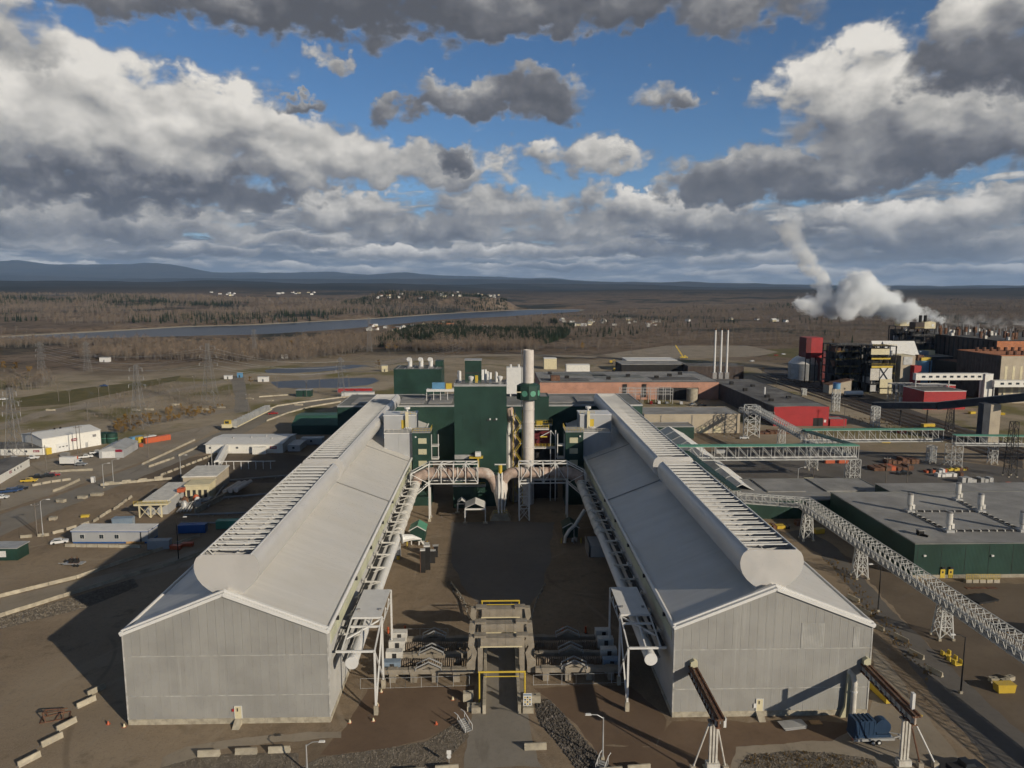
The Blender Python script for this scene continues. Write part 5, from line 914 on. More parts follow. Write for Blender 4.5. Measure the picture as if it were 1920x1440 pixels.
TN = building('tan_plant', 'tan front plant building before the dark kiln house', 'building', 326, 420, 456, 500, 31, 'brickdark_shade', 'orangebrick', 'orangebrick', .4); obj('tan_front', MB().box(-46.8, 46.8, -.4, -.05, 0, 30.5), 'tan', TN)  # walls coloured dark for the shaded left side; only the front is tan
for k in range(14): obj('roof_cowl', MB().cyl((0, 0, 0), (0, 0, 2.6), 1.1, 8), 'rust', TN, (-40 + (k % 7) * 5, 4 + (k // 7) * 30, 30.9))
for k in range(5): obj('pale_strip', MB().box(-44 + k * 5, -42.4 + k * 5, -.5, -.4, 4, 24), 'cream', TN)
building('dark_annex', 'low dark annex between the blue silo and kiln house', 'building', 322, 352, 545, 600, 22, 'black', 'roofgrey', 'galv', .4); t = thing('roof_cabin', 'pale cabin with a teal cover on the dark annex roof', 'cabin', (338, 555, 22)); obj('cabin', MB().box(1, 6, 0, 6, 0, 3.5), 'cream', t); obj('cover', MB().box(-6, 1, 0, 8, 0, 3.2), 'bluegrey', t)
building('dark_annex', 'second dark annex leaning on the kiln house', 'building', 338, 356.5, 512, 544, 20, 'black', 'rust', 'black', .4)
def gallery(label, x0, x1, Y, z0, z1, nw):
    t = thing('gallery', label, 'gallery', ((x0 + x1) / 2, Y, 0)); w = (x1 - x0) / 2; obj('wall', MB().box(-w, w, 0, 3.4, z0, z1 - .2), 'whitebldg', t); obj('roof', MB().box(-w - .2, w + .2, -.2, 3.6, z1 - .2, z1), 'white', t); wins(t, [-w + 5 + k * (2 * w - 8) / max(1, nw - 1) for k in range(nw)], 0, z0 + 1.6, z0 + 2.9, 2.2)
    for x in (-w + .6, 0, w - .6): obj('leg', MB().box(x - .25, x + .25, .6, 1.1, 0, z0), 'galv', t)
    return t
a, b = B(1717, 713, 450), B(1846, 700, 450); gallery('white windowed walkway gallery on legs by the kilns', a.x, b.x, 450, a.z, b.z, 9)
a, b = B(1864, 726, 446), B(1990, 713, 446); gallery('lower white windowed gallery at the right edge', a.x, b.x, 446, a.z, b.z, 8)
a, b = B(1846, 724, 449), B(1863, 701, 449); building('gallery_tower', 'white stair tower joining the two galleries', 'tower', a.x, b.x, 449, 454, b.z, 'whitebldg', 'white', 'white')
a, b = B(1720, 750, 432), B(1812, 733, 432); building('red_workshop', 'low red workshop below the white gallery', 'building', a.x + 4, b.x, 432, 455, b.z, 'red', 'roofdark', 'white', .3)
a, b = B(1722, 735, 470), B(1792, 722, 470); building('red_workshop', 'red and white striped workshop behind the low red one', 'building', a.x, b.x, 470, 480, b.z, 'red', 'white', 'white', .3)
cv = thing('conveyor_gallery', 'long dark enclosed conveyor gallery rising to the right edge', 'conveyor', tuple(B(1640, 760, 400))); o = Vector(cv.location); P0, P1, P2 = B(1640, 760, 400) - o, B(1760, 761, 362) - o, B(1990, 738, 318) - o
obj('gallery', MB().beam(P0, P1, 4, 3.2), 'lavender', cv); obj('gallery', MB().beam(P1, P2, 4.2, 3.6), 'lavender', cv); obj('cap', MB().beam(P0 + Vector((0, 0, 1.8)), P1 + Vector((0, 0, 1.8)), 4.4, .25), 'roofgrey', cv); obj('cap', MB().beam(P1 + Vector((0, 0, 2)), P2 + Vector((0, 0, 2)), 4.6, .25), 'roofgrey', cv)
p = B(1858, 790, 334); obj('pier', MB().box(p.x - o.x - 4, p.x - o.x - .6, 334 - o.y, 338 - o.y, -o.z, 17.5 - o.z + 2), 'lavender', cv); obj('pier_face', MB().box(p.x - o.x - .55, p.x - o.x + 4.4, 334 - o.y, 338 - o.y, -o.z, 19 - o.z), 'tan', cv)
for px in (1690, 1740, 1790): p = B(px, 765, 380); obj('leg', MB().box(p.x - o.x - .25, p.x - o.x + .25, -20, -19.5, -o.z, 2 - o.z + p.z - 3), 'black', cv)
a = g(1575, 738); t = thing('slant_roof_house', 'tan transfer house with a rusty slanting roof by the tracks', 'building', (a.x, a.y, 0)); obj('wall', MB().ext([(-8, 0), (8, 0), (8, 9.5), (-8, 6)], 'y', 0, 9), 'tan', t); obj('roof', MB().ext([(-8.6, 5.9), (8.6, 9.7), (8.6, 10), (-8.6, 6.2)], 'y', -.5, 9.5), 'rust', t); obj('wall_lamp', MB().box(2.6, 3.6, -.2, 0, 3, 4), 'dark', t)
a = g(1600, 745); t = thing('tanker_wagon', 'white tanker wagon standing by the tan transfer house', 'wagon', (a.x, a.y, 0)); obj('tank', MB().cyl((-6, 0, 3), (6, 0, 3), 1.5, 14), 'white', t, smooth=True); obj('frame', MB().box(-6.6, 6.6, -1, 1, 1.1, 1.5), 'black', t)
for x in (-4.5, 4.5): obj('bogie', MB().box(x - 1.3, x + 1.3, -1, 1, .3, 1.1), 'black', t)
SS = g(1702, 752); t = thing('switchyard', 'grey lattice switchyard frames in front of the tan elevator', 'substation', (SS.x, SS.y, 0))
for i in range(4):
    for j in range(3):
        q = MB(); x, y = -8 + i * 5.3, j * 5
        for s in (-.4, .4): q.beam((x + s, y, 0), (x + s, y, 11), .22)
        for k in range(6): q.beam((x - .4, y, k * 1.8), (x + .4, y, k * 1.8 + 1.8), .14)
        obj('post', q, 'galv', t)
    obj('girder', MB().beam((-8 + i * 5.3, 0, 10.6), (-8 + i * 5.3, 10, 10.6), .5), 'galv', t)
for j in range(3):
    for z in (6, 10.8): obj('girder', MB().beam((-8, j * 5, z), (8, j * 5, z), .4), 'galv', t)
for i in range(3): obj('transformer', MB().box(-7 + i * 5, -4 + i * 5, -4, -2, 0, 3), 'white_dirty', t); obj('bushing', MB().cyl((-5.5 + i * 5, -3, 3), (-5.5 + i * 5, -3, 4.6), .2, 6), 'rust', t)
for px, py, w_, lab in ((1395, 752, 0, ''),):
    pass
pf = thing('pipe_gantry', 'grey steel pipe frame in front of the pink workshop', 'gantry', (g(1210, 755).x, 458, 0))
for i in range(8):
    for y in (0, 6): obj('post', MB().box(-17 + i * 4.8 - .15, -17 + i * 4.8 + .15, y - .15, y + .15, 0, 10), 'galv', pf)
for z in (6, 8, 10):
    for y in (0, 6): obj('beam', MB().box(-17, 16.6, y - .12, y + .12, z - .15, z + .1), 'galv', pf)

# ================================================================ vehicles
def make_car(name, label, paint, kind='car', L=4.6, group=None):
    t = thing(name, label, {'car': 'car', 'pickup': 'pickup', 'van': 'van'}[kind], group=group); W2 = .92; l = L / 2
    if kind == 'car': low = [(-l, .35), (l, .35), (l, .75), (l * .92, .92), (l * .42, 1.0), (-l * .95, 1.0), (-l, .85)]; cab = [(l * .42, .98), (l * .15, 1.52), (-l * .6, 1.55), (-l * .9, .98)]
    elif kind == 'pickup': low = [(-l, .45), (l, .45), (l, .95), (l * .92, 1.1), (l * .45, 1.15), (-l, 1.15)]; cab = [(l * .45, 1.13), (l * .22, 1.8), (-l * .25, 1.8), (-l * .32, 1.13)]
    else: low = [(-l, .4), (l, .4), (l, 1.0), (l * .8, 1.2), (-l, 1.2)]; cab = [(l * .8, 1.18), (l * .55, 2.1), (-l, 2.2), (-l, 1.18)]
    obj('body', MB().ext(low, 'y', -W2, W2), paint, t); c = obj('cabin', MB().ext(cab, 'y', -W2 + .1, W2 - .1), paint, t)
    cx = sum(p[0] for p in cab) / 4; cz = sum(p[1] for p in cab) / 4; sh = [(cx + (p[0] - cx) * .86, cz + (p[1] - cz) * .72 + .02) for p in cab]
    for s in (-1, 1): obj('side_window', MB().ext(sh, 'y', s * (W2 - .1), s * (W2 - .07)), 'glass', c)
    a, b = cab[0], cab[1]; obj('windscreen', MB().add([(a[0] + .02 - .1, -W2 + .2, a[1] + .08), (a[0] + .02 - .1, W2 - .2, a[1] + .08), (b[0] + .05, W2 - .24, b[1] - .06), (b[0] + .05, -W2 + .24, b[1] - .06)], [(0, 1, 2, 3)]), 'glass', c)
    wh = MB().cyl((0, -.12, 0), (0, .12, 0), .34, 12).mesh('wheel', 'rubber')
    for x in (-l * .62, l * .62):
        for s in (-1, 1): obj('wheel', wh, None, t, (x, s * (W2 - .1), .34))
    for s in (-.6, .6): obj('headlight', MB().box(l, l + .03, s - .2, s + .2, .6, .78), 'white', t)
    if kind == 'pickup': obj('bed', MB().box(-l + .1, -l * .36, -W2 + .12, W2 - .12, 1.0, 1.17), 'black', t)
    return t
PROTO = {}
def car(px, py, rz, paint, kind, label, group='vehicles parked at the works'):
    p = g(px, py); k = (paint, kind)
    if k not in PROTO: t = make_car({'car': 'parked_car', 'pickup': 'pickup_truck', 'van': 'van'}[kind], label, paint, kind, {'car': 4.5, 'pickup': 5.6, 'van': 5.4}[kind], group); t.location = p; t.rotation_euler.z = R(rz); PROTO[k] = t; return t
    return dup(PROTO[k], p, R(rz), label, group)
for a in [(112, 1019, 25, 'carwhite', 'car', 'white car parked at the left end of the grey office trailer'),
          (60, 861, 15, 'carwhite', 'pickup', 'white pickup in front of the black roofed office row'), (28, 862, 10, 'carwhite', 'car', 'white car left of the white pickup by the office row'),
          (161, 859, 30, 'carwhite', 'pickup', 'white pickup standing in front of the big white building'), (182, 851, 20, 'carwhite', 'pickup', 'white pickup between the big white building and the arched hut'),
          (152, 873, 0, 'carsilver', 'car', 'silver car at the nose of the white box truck'), (70, 897, 25, 'carblack', 'pickup', 'black pickup in the parking row beside the yellow pickup'), (88, 895, 25, 'carblack', 'pickup', 'black pickup second from the yellow pickup'), (101, 893, 25, 'carred', 'car', 'red car at the right end of the parking row'), (55, 904, 10, 'caryellow', 'pickup', 'yellow pickup at the left end of the parking row'),
          (17, 924, 25, 'carblue', 'pickup', 'dark blue pickup at the left picture edge'), (30, 921, 25, 'carblue', 'car', 'dark blue car beside the dark blue pickup'), (40, 918, 25, 'carblack', 'car', 'black car at the right end of the left edge row'), (3, 935, 10, 'carwhite', 'car', 'white car cut by the left picture edge'),
          (8, 750, 15, 'carwhite', 'car', 'white car far off on the waste ground'), (195, 725, 10, 'carblue', 'pickup', 'blue pickup far off on the grass strip'), (512, 777, 20, 'carred', 'pickup', 'red truck by the conveyor on the access road'),
          (1221, 757, 80, 'carred', 'pickup', 'red pickup parked before the pink workshop'), (1235, 757, 85, 'carwhite', 'van', 'white van parked beside the red pickup'), (1250, 757, 85, 'carsilver', 'car', 'silver car right of the white van'), (1277, 758, 80, 'carwhite', 'pickup', 'white pickup parked in front of the dark bay'), (1298, 760, 40, 'carsilver', 'pickup', 'silver pickup near the concrete silo'), (1316, 762, 10, 'carblack', 'pickup', 'black pickup nearest the small white bridge'),
          (1395, 823, 175, 'carwhite', 'car', 'white car below the tower at the tan warehouse'), (1695, 890, 175, 'carblack', 'pickup', 'black pickup by the white steel stacks'), (1455, 667, 10, 'carred', 'car', 'red car far off on the grass'), (1469, 665, 10, 'carwhite', 'car', 'white car far off beside the red one'), (1410, 678, 20, 'carwhite', 'car', 'white car far off near the track end'), (1810, 1446, 10, 'carblack', 'pickup', 'dark pickup cut by the bottom picture edge')]: car(*a)
def box_truck(px, py, rz, label):
    t = thing('box_truck', label, 'truck', g(px, py), R(rz)); obj('cargo_box', MB().box(-4.4, 1.6, -1.2, 1.2, .9, 3.6), 'white', t); obj('chassis', MB().box(-4.3, 3.6, -.9, .9, .55, .9), 'black', t); c = obj('cab', MB().ext([(1.9, .6), (3.9, .6), (3.9, 1.5), (3.3, 2.4), (1.9, 2.4)], 'y', -1.05, 1.05), 'carwhite', t); obj('windscreen', MB().add([(3.86, -.9, 1.6), (3.86, .9, 1.6), (3.38, .9, 2.3), (3.38, -.9, 2.3)], [(0, 1, 2, 3)]), 'glass', c)
    wh = MB().cyl((0, -.15, 0), (0, .15, 0), .48, 12).mesh('wheel', 'rubber')
    for x in (-3, 2.8):
        for s in (-1, 1): obj('wheel', wh, None, t, (x, s * 1.0, .48))
box_truck(135, 872, 0, 'white box truck parked behind the concrete barriers')

# ================================================================ concrete barriers
BAR = MB().ext([(-.32, 0), (.32, 0), (.32, .12), (.14, .4), (.1, .86), (-.1, .86), (-.14, .4), (-.32, .12)], 'x', -1.5, 1.5).mesh('concrete_barrier', 'concrete')
def barrier(p, rz, label, group, sc=1.0):
    o = obj('concrete_barrier', BAR, None, None, (p.x, p.y, 0), rz); o.scale = (sc, sc, sc); return tag(o, label, 'barrier', group)
ORD = 'first second third fourth fifth sixth seventh eighth ninth tenth eleventh twelfth thirteenth fourteenth fifteenth sixteenth seventeenth eighteenth nineteenth twentieth'.split()
ORD += ['twenty-' + o for o in ORD[:9]] + ['thirtieth'] + ['thirty-' + o for o in ORD[:9]] + ['fortieth'] + ['forty-' + o for o in ORD[:9]] + ['fiftieth'] + ['fifty-' + o for o in ORD[:9]]
def bar_line(pts, label, group, gap=.12, jit=.04, skip=0.0, sc=1.0):
    P = [g(*q) for q in pts]; step = 3 * sc + gap; rnd = random.Random(len(label)); carry = 0.0; cnt = 0; side = 'left' if pts[0][0] < pts[-1][0] else 'right'
    for a, b in zip(P, P[1:]):
        d = b - a; L = d.length; u = d.normalized(); s = carry + step / 2
        while s < L:
            if rnd.random() >= skip: barrier(a + u * s + Vector((rnd.uniform(-jit, jit), rnd.uniform(-jit, jit), 0)), math.atan2(u.y, u.x) + rnd.uniform(-.02, .02), f'{label}, {ORD[cnt]} from {side}', group, sc); cnt += 1
            s += step
        carry = s - step / 2 - L
bar_line([(-20, 1125), (60, 1105), (145, 1084), (235, 1053), (300, 1032), (380, 1004)], 'concrete barrier in the far line along the left gravel road', 'far barrier line of the gravel road', .05)
bar_line([(-20, 1163), (110, 1122), (240, 1082), (330, 1056), (400, 1030)], 'concrete barrier in the near line along the left gravel road', 'near barrier line of the gravel road', .05)
bar_line([(122, 1025), (266, 1027)], 'concrete barrier under the long side of the grey office trailer', 'barriers below the office trailer', .2)
bar_line([(35, 1009), (84, 1005), (117, 997), (152, 987), (176, 978), (195, 966), (211, 957), (229, 946), (246, 933)], 'concrete barrier in the curved line behind the grey office trailer', 'curved barrier line', 1.2, .3)
bar_line([(187, 911), (240, 906), (316, 899)], 'concrete barrier in the row before the dark graded strip', 'barrier row before the graded strip', .1)
bar_line([(190, 908), (250, 903), (310, 896)], 'concrete barrier behind the row at the graded strip', 'second row at the graded strip', 2.6, .3)
bar_line([(266, 872), (310, 852), (365, 826)], 'concrete barrier in the line along the near edge of the access road', 'barrier line at the access road', .1)
bar_line([(370, 840), (320, 862), (275, 878)], 'concrete barrier in the line between access road and graded strip', 'barrier line beside the graded strip', .4, skip=.15)
bar_line([(95, 886), (130, 884), (178, 882)], 'concrete barrier in the row behind the white box truck', 'barrier row at the box truck', .1)
bar_line([(60, 912), (95, 905), (140, 899)], 'concrete barrier in the row at the parked dark pickups', 'barrier row at the parking', .3)
bar_line([(99, 923), (122, 914), (147, 902)], 'concrete barrier in the slanting row right of the parking', 'slanting barrier row', .3)
bar_line([(440, 797), (480, 778), (520, 762), (560, 756), (640, 746), (690, 741)], 'concrete barrier in the far line along the upper access road', 'upper access road barriers', .1)
bar_line([(500, 790), (540, 775), (580, 764), (640, 754)], 'concrete barrier in the near line along the upper access road', 'near upper road barriers', .1)
bar_line([(485, 745), (545, 741), (590, 738)], 'yellowish barrier in the row before the settling pond', 'barriers before the pond', .3)
bar_line([(300, 893), (380, 862), (410, 850)], 'pale barrier in the line up to the covered gangway', 'barriers to the gangway', 1.0)
for px, py, rz, lab in ((55, 1428, 58, 'lowest at the picture edge'), (98, 1391, 57, 'second from the bottom'), (125, 1362, 60, 'third, beside the scrap frame'), (162, 1320, 57, 'fourth, nearest the hall shadow'), (181, 1297, 60, 'last, at the edge of the hall shadow')): barrier(g(px, py), R(rz), f'concrete barrier slanting left of the left gable, {lab}', 'slanting row left of the gable', 1.1)
for px, py, lab in ((392, 1417, 'left'), (462, 1413, 'middle'), (524, 1410, 'right')): barrier(g(px, py), R(2), f'concrete barrier before the left gable door, {lab} of three', 'three barriers before the left gable', 1.15)
for px, py, rz, lab in ((838, 1446, 4, 'concrete barrier at the bottom edge beside the white road sign'), (775, 1452, 2, 'concrete barrier at the bottom edge left of the road'), (1004, 1404, 2, 'single concrete barrier on the right edge of the yard road'), (1198, 1445, 5, 'concrete barrier at the bottom edge by the street lamp'), (1145, 1450, 5, 'concrete barrier at the bottom edge beneath the hand rails')): barrier(g(px, py), R(rz), lab, 'single barriers at the road', 1.2)
for k, (px, py) in enumerate(((1600, 1125), (1622, 1150), (1645, 1178), (1690, 1200), (1718, 1230), (1752, 1262))): barrier(g(px, py), R(-68), f'concrete barrier in the broken line right of the right hall, {ORD[k]} from the far end', 'barriers right of the hall', 1.1)

# ================================================================ lamps, poles, pylons, wires
def lamp(px, py, h, arm, label, m='galv', al=2.4):
    t = thing('street_lamp', label, 'street lamp', g(px, py)); obj('pole', MB().lathe((0, 0, 0), [(.16, 0), (.13, h * .5), (.09, h)], 8), m, t, smooth=True)
    obj('arm', MB().tube([(0, 0, h - .2), (arm * al * .4, 0, h + .4), (arm * al, 0, h + .5)], .07, 6), m, t); obj('lamp_head', MB().ext([(arm * al - .5, h + .4), (arm * al + .5, h + .4), (arm * al + .4, h + .62), (arm * al - .4, h + .62)], 'y', -.18, .18), 'white', t); obj('base', MB().cb((0, 0, 0), .55, .55, .5), 'concrete', t)
for a in [(81, 1006, 11, 1, 'tall street lamp behind the white car and office trailer'), (1130, 1424, 7.2, -1, 'street lamp with a long arm near the bottom right of the yard road'), (1646, 1147, 11, -1, 'dark street lamp beside the middle conveyor trestle'), (1801, 1300, 11, -1, 'dark street lamp beside the nearest conveyor trestle'), (335, 1052, 12, 1, 'tall dark lamp pole beside the left hall shadow'), (195, 915, 9, 1, 'street lamp at the access road bend'), (213, 906, 9, 1, 'street lamp before the graded strip'), (1495, 918, 8, 1, 'pale street lamp behind the low green building'), (1418, 812, 9, 1, 'pale street lamp behind the sloping conveyor'), (340, 903, 10, 1, 'plain tall lamp pole by the graded strip'), (398, 880, 10, -1, 'tall lamp pole at the covered gangway'), (576, 1448, 4.6, 1, 'small lamp post at the bottom edge left of the road')]: lamp(*a, m='black' if 'dark' in a[4] else 'galv')
POLE = MB().lathe((0, 0, 0), [(.17, 0), (.12, 11)], 7).mesh('utility_pole', 'bark')
def pole(px, py, h, label, cross=True, m=None, group='wooden utility poles'):
    t = thing('utility_pole', label, 'utility pole', g(px, py), 0, group); o = obj('shaft', POLE, None, t); o.scale.z = h / 11
    if cross: obj('crossarm', MB().box(-1.2, 1.2, -.08, .08, h - .9, h - .7), 'bark', t); obj('insulator', MB().box(-1.1, -.95, -.06, .06, h - .7, h - .45), 'white', t); obj('insulator', MB().box(.95, 1.1, -.06, .06, h - .7, h - .45), 'white', t)
for px, py, h, lab in ((146, 852, 13, 'wooden pole pair post before the white building'), (152, 850, 13, 'second wooden pole before the white building'), (70, 1003, 10, 'wooden pole beside the tall street lamp at the office trailer'), (279, 858, 11, 'wooden pole at the container row'), (62, 852, 12, 'wooden pole behind the office row'), (88, 890, 12, 'wooden pole at the parked dark pickups'), (132, 770, 13, 'pale pole on the waste ground near the track'), (187, 762, 13, 'pale pole standing on the dry grass'), (338, 765, 12, 'dark pole near the middle of the waste ground'), (240, 800, 11, 'pole by the yellow bushes'), (466, 775, 12, 'pole at the spur road'), (575, 745, 12, 'pole by the pond'), (1293, 905, 10, 'thin grey pole standing behind the tent hall'), (1525, 895, 11, 'thin dark pole beside the link bridge'), (1660, 915, 12, 'dark pole behind the green workshop roof'), (1700, 912, 9, 'short thin pole behind the workshop'), (1493, 798, 9, 'pale pole before the red front wall'), (1582, 805, 14, 'dark pole right of the red lean-to'), (1595, 745, 13, 'pole by the tan transfer house'), (1455, 735, 10, 'pole at the near side of the tracks'), (730, 668, 14, 'far pole left of the vent house'), (860, 660, 14, 'far pole behind the green tower'), (1184, 663, 13, 'far pole before the gravel clearing'), (1260, 660, 13, 'far pole on the gravel clearing'), (655, 742, 15, 'pole right of the pond pylon'), (40, 790, 12, 'pole at the left edge of the dirt track'), (110, 752, 12, 'pole on the dry grass strip'), (165, 790, 11, 'pole behind the white workshop roof'), (300, 742, 12, 'pole between the two middle pylons'), (430, 742, 11, 'pole left of the spur road'), (520, 735, 11, 'pole right of the spur road'), (205, 745, 12, 'pole beside the blue pickup'), (365, 735, 12, 'pole just left of the tallest pylon'), (600, 735, 10, 'pole at the pump hut'), (20, 770, 12, 'pole nearest the far white car')): pole(px, py, h, lab, cross=px not in (1293, 1700))
def pylon(px, py, h, w, label, arms=3, m='pylon', th=.17):
    t = thing('transmission_pylon', label, 'pylon', g(px, py)); n = 8; f = lambda u: (1 - u) ** 1.25 * (w / 2 - .7) + .7
    for sx in (-1, 1):
        for sy in (-1, 1): obj('leg', MB().tube([(sx * f(k / n), sy * f(k / n), h * k / n) for k in range(n + 1)], th * .55, 4), m, t)
    for k in range(n):
        a, b = f(k / n), f((k + 1) / n); za, zb = h * k / n, h * (k + 1) / n; q = MB()
        for s in (-1, 1): q.beam((-a, s * a, za), (b, s * b, zb), th * .6).beam((a, s * a, za), (-b, s * b, zb), th * .6).beam((s * a, -a, za), (s * b, b, zb), th * .6).beam((s * a, a, za), (s * b, -b, zb), th * .6).beam((-b, s * b, zb), (b, s * b, zb), th * .6)
        obj('brace', q, m, t)
    for k in range(arms):
        z = h * (.68 + .13 * k); al = w * .62 - k * .5
        for s in (-1, 1): obj('crossarm', MB().beam((0, 0, z), (s * al, 0, z + .3), th * 1.2).beam((0, 0, z + 1.6), (s * al, 0, z + .4), th * .8), m, t); obj('insulator', MB().cyl((s * al, 0, z - 1.6), (s * al, 0, z + .3), .12, 6), 'galv', t)
    return t
for a in [(165, 697, 27, 5, 'thin grey pylon at the wood edge left of the white hut'), (478, 668, 30, 5, 'thin grey pylon in the wood beyond the blue hut'), (395, 762, 40, 9, 'tallest grey lattice pylon beside the spur road'), (262, 803, 34, 7, 'grey lattice pylon behind the yellow bushes'), (80, 717, 32, 6, 'grey lattice pylon with white insulators at the wood edge'), (30, 872, 33, 6, 'dark lattice pylon over the office row'), (640, 744, 27, 5, 'thin lattice pylon by the settling pond'), (693, 660, 40, 6, 'far thin lattice pylon against the river')]: pylon(*a)
def wire(i, p, q, sag, label, s=1):
    label = f'thin {("lowest", "middle", "topmost")[i]} {"near" if s > 0 else "far"} power line' + label[len('thin power line'):]
    p, q = Vector(p), Vector(q); pts = [p.lerp(q, k / 10) - Vector((0, 0, sag * 4 * (k / 10) * (1 - k / 10))) for k in range(11)]; o = obj('power_line', MB().tube(pts, .055, 4), 'galv'); tag(o, label, 'power line', 'power lines over the waste ground')
_pa, _pb, _pc, _pd = g(395, 762), g(640, 744), g(80, 717), g(262, 803)
for k in range(3):
    for s in (-1, 1):
        wire(k, _pa + Vector((s * 5, 0, 26 + 5.2 * k)), _pb + Vector((s * 2.5, 0, 17.5 + 3.5 * k)), 4, 'thin power line sagging from the tallest pylon to the pond pylon', s); wire(k, _pb + Vector((s * 2.5, 0, 17.5 + 3.5 * k)), Vector((-20 + s * 2, 420, 38 + 2 * k)), 4, 'thin power line from the pond pylon over the vent house', s)
        wire(k, _pc + Vector((s * 3.4, 0, 21 + 4 * k)), _pa + Vector((s * 5, 0, 26 + 5.2 * k)), 7, 'thin power line from the wood edge pylon to the tallest pylon', s)

# ================================================================ contractors' yard on the left
def skewed(pa, pb, depth, h, pk, name, label, cat, wall, roof):
    A, Bq = g(*pa), g(*pb); d = Bq - A; L = d.length; rz = math.atan2(d.y, d.x); c = (A + Bq) / 2 + Vector((-math.sin(rz), math.cos(rz), 0)) * depth / 2
    return gabled(name, label, cat, c, L, depth, h, pk, wall, roof, rz), L, depth
def sign(t, x, y, z, w, h, txt=None): 
    s = obj('sign', MB().box(x - w / 2, x + w / 2, y - .12, y, z, z + h), 'signred', t); obj('sign_mark', MB().box(x - w * .36, x - w * .12, y - .15, y - .12, z + h * .3, z + h * .7).box(x - w * .06, x + w * .36, y - .15, y - .12, z + h * .4, z + h * .6), 'white', s)
t, L, D = skewed((81, 853), (190, 834), 20, 7.2, 8.6, 'white_workshop', 'big white metal workshop with a roller door and red sign', 'building', 'whitebldg', 'white')
dr = obj('roller_door', MB().box(-7, -1.6, -D / 2 - .1, -D / 2, .1, 3.9), 'white', t)
for k in range(3): obj('door_pane', MB().box(-6 + k * 1.5, -5.2 + k * 1.5, -D / 2 - .13, -D / 2 - .1, 2.1, 2.5), 'glass', dr)
sign(t, .8, -D / 2, 4.0, 2.6, 1.2); obj('yellow_door_guard', MB().box(-L / 2 + 1, -L / 2 + 3.2, -D / 2 - 1, -D / 2, 0, 2.9), 'yellow', t); obj('louvre', MB().box(9, 10.6, -D / 2 - .08, -D / 2, 4.4, 5.6), 'steel', t); obj('side_door', MB().box(5.5, 6.7, -D / 2 - .08, -D / 2, .1, 2.4), 'galv', t)
for x in (-2, .6): obj('roof_vent', MB().cyl((x, 2, 8.2), (x, 2, 9.3), .4, 8), 'black', t)
t, L, D = skewed((-60, 855), (79, 853), 14, 3.1, 4.0, 'office_row', 'white office row with a black roof and red sign at the left edge', 'building', 'whitebldg', 'roofdark'); wins(t, [2, 9], -D / 2, 1.3, 2.2, 1.2); sign(t, 13.5, -D / 2, 1.3, 2.6, .9)
t, L, D = skewed((-30, 925), (56, 874), 11, 3.4, 4.2, 'site_office', 'white site office with a black roof and red sign near the left edge', 'building', 'whitebldg', 'roofdark'); sign(t, 2.2, -D / 2, 1.7, 1.8, .9); wins(t, [6, 9, 12], -D / 2, 1.6, 2.4, .9)
t, L, D = skewed((232, 858), (259, 841), 10, 3.4, 5.2, 'arched_hut', 'grey ribbed storage hut with white doors and a red sign', 'shed', 'sidinggrey', 'galv'); obj('end_door', MB().box(-L / 2 - .12, -L / 2, -1.5, 3.8, .1, 3.0), 'white', t); s_ = obj('sign', MB().box(-L / 2 - .14, -L / 2, -4.6, -1.8, 2.6, 3.7), 'signred', t)
def container(px, py, rz, m, label, L=6.1, h=2.6):
    t = thing('shipping_container', label, 'container', g(px, py), R(rz), 'shipping containers'); l = L / 2
    obj('box', MB().box(-l, l, -1.2, 1.2, .12, h), m, t); rb = MB().box(-.12, .12, -1.25, 1.25, .3, h - .15).mesh('rib', m)
    for k in range(int(L / .62)): obj('rib', rb, None, t, (-l + .4 + k * .62, 0, 0))
    obj('top_rail', MB().box(-l - .03, l + .03, -1.28, 1.28, h - .12, h + .04), m, t); obj('door_bar', MB().box(l + .02, l + .08, -.5, -.4, .2, h - .2), 'galv', t); obj('door_bar', MB().box(l + .02, l + .08, .4, .5, .2, h - .2), 'galv', t)
for a in [(256, 828, 60, 'skyblue', 'blue shipping container at the end of the container row'), (268, 828, 60, 'caryellow', 'orange yellow shipping container second in the row'), (280, 827, 55, 'white', 'white shipping container third in the row'), (295, 828, 50, 'orange', 'orange red shipping container nearest the road', 12.2), (232, 985, 5, 'bluegrey', 'pale blue grey container behind the grey office trailer', 6), (362, 998, 3, 'blue', 'dark blue container in the shade of the left hall', 8), (432, 990, 3, 'greenlite', 'green container in the shade of the left hall', 8), (300, 1028, 3, 'sidinggrey', 'grey container in the hall shadow beside the office trailer', 6)]: container(*a)
for px, lab in ((198, 'left'), (210, 'right')): p = g(px, 830); t = thing('water_tank', f'dark green upright tank behind the white workshop, the {lab} one', 'tank', p, 0, 'green tanks'); obj('shell', MB().lathe((0, 0, 0), [(2.6, 0), (2.6, 4.6), (1.6, 5.2)], 16), 'green', t, smooth=True); obj('band', MB().cyl((0, 0, 2.4), (0, 0, 2.6), 2.68, 16), 'greenlite', t)
# grey office trailer and neighbours
A, Bq = g(136, 1019), g(278, 1019)
t = thing('office_trailer', 'long grey office trailer with white roof and dark blue trim', 'trailer', (A + Bq) / 2, math.atan2(Bq.y - A.y, Bq.x - A.x)); l = (Bq - A).length / 2
obj('wall', MB().box(-l, l, 0, 6, .5, 3.6), 'sidinggrey', t); obj('roof', MB().box(-l - .25, l + .25, -.25, 6.25, 3.75, 3.95), 'white', t); obj('trim', MB().box(-l - .2, l + .2, -.2, 6.2, 3.5, 3.76), 'blue', t); obj('skirt', MB().box(-l + .1, l - .1, .1, 5.9, 0, .5), 'blue', t); obj('timber_skirt', MB().box(l * .42, l * .9, -.1, .08, 0, .6), 'wood', t); obj('downpipe', MB().box(l * .8, l * .83, -.1, 0, .3, 3.5), 'dark', t); wins(t, [-l + 3, l * -.22, l * .18], 0, 1.5, 2.7, 1.2)
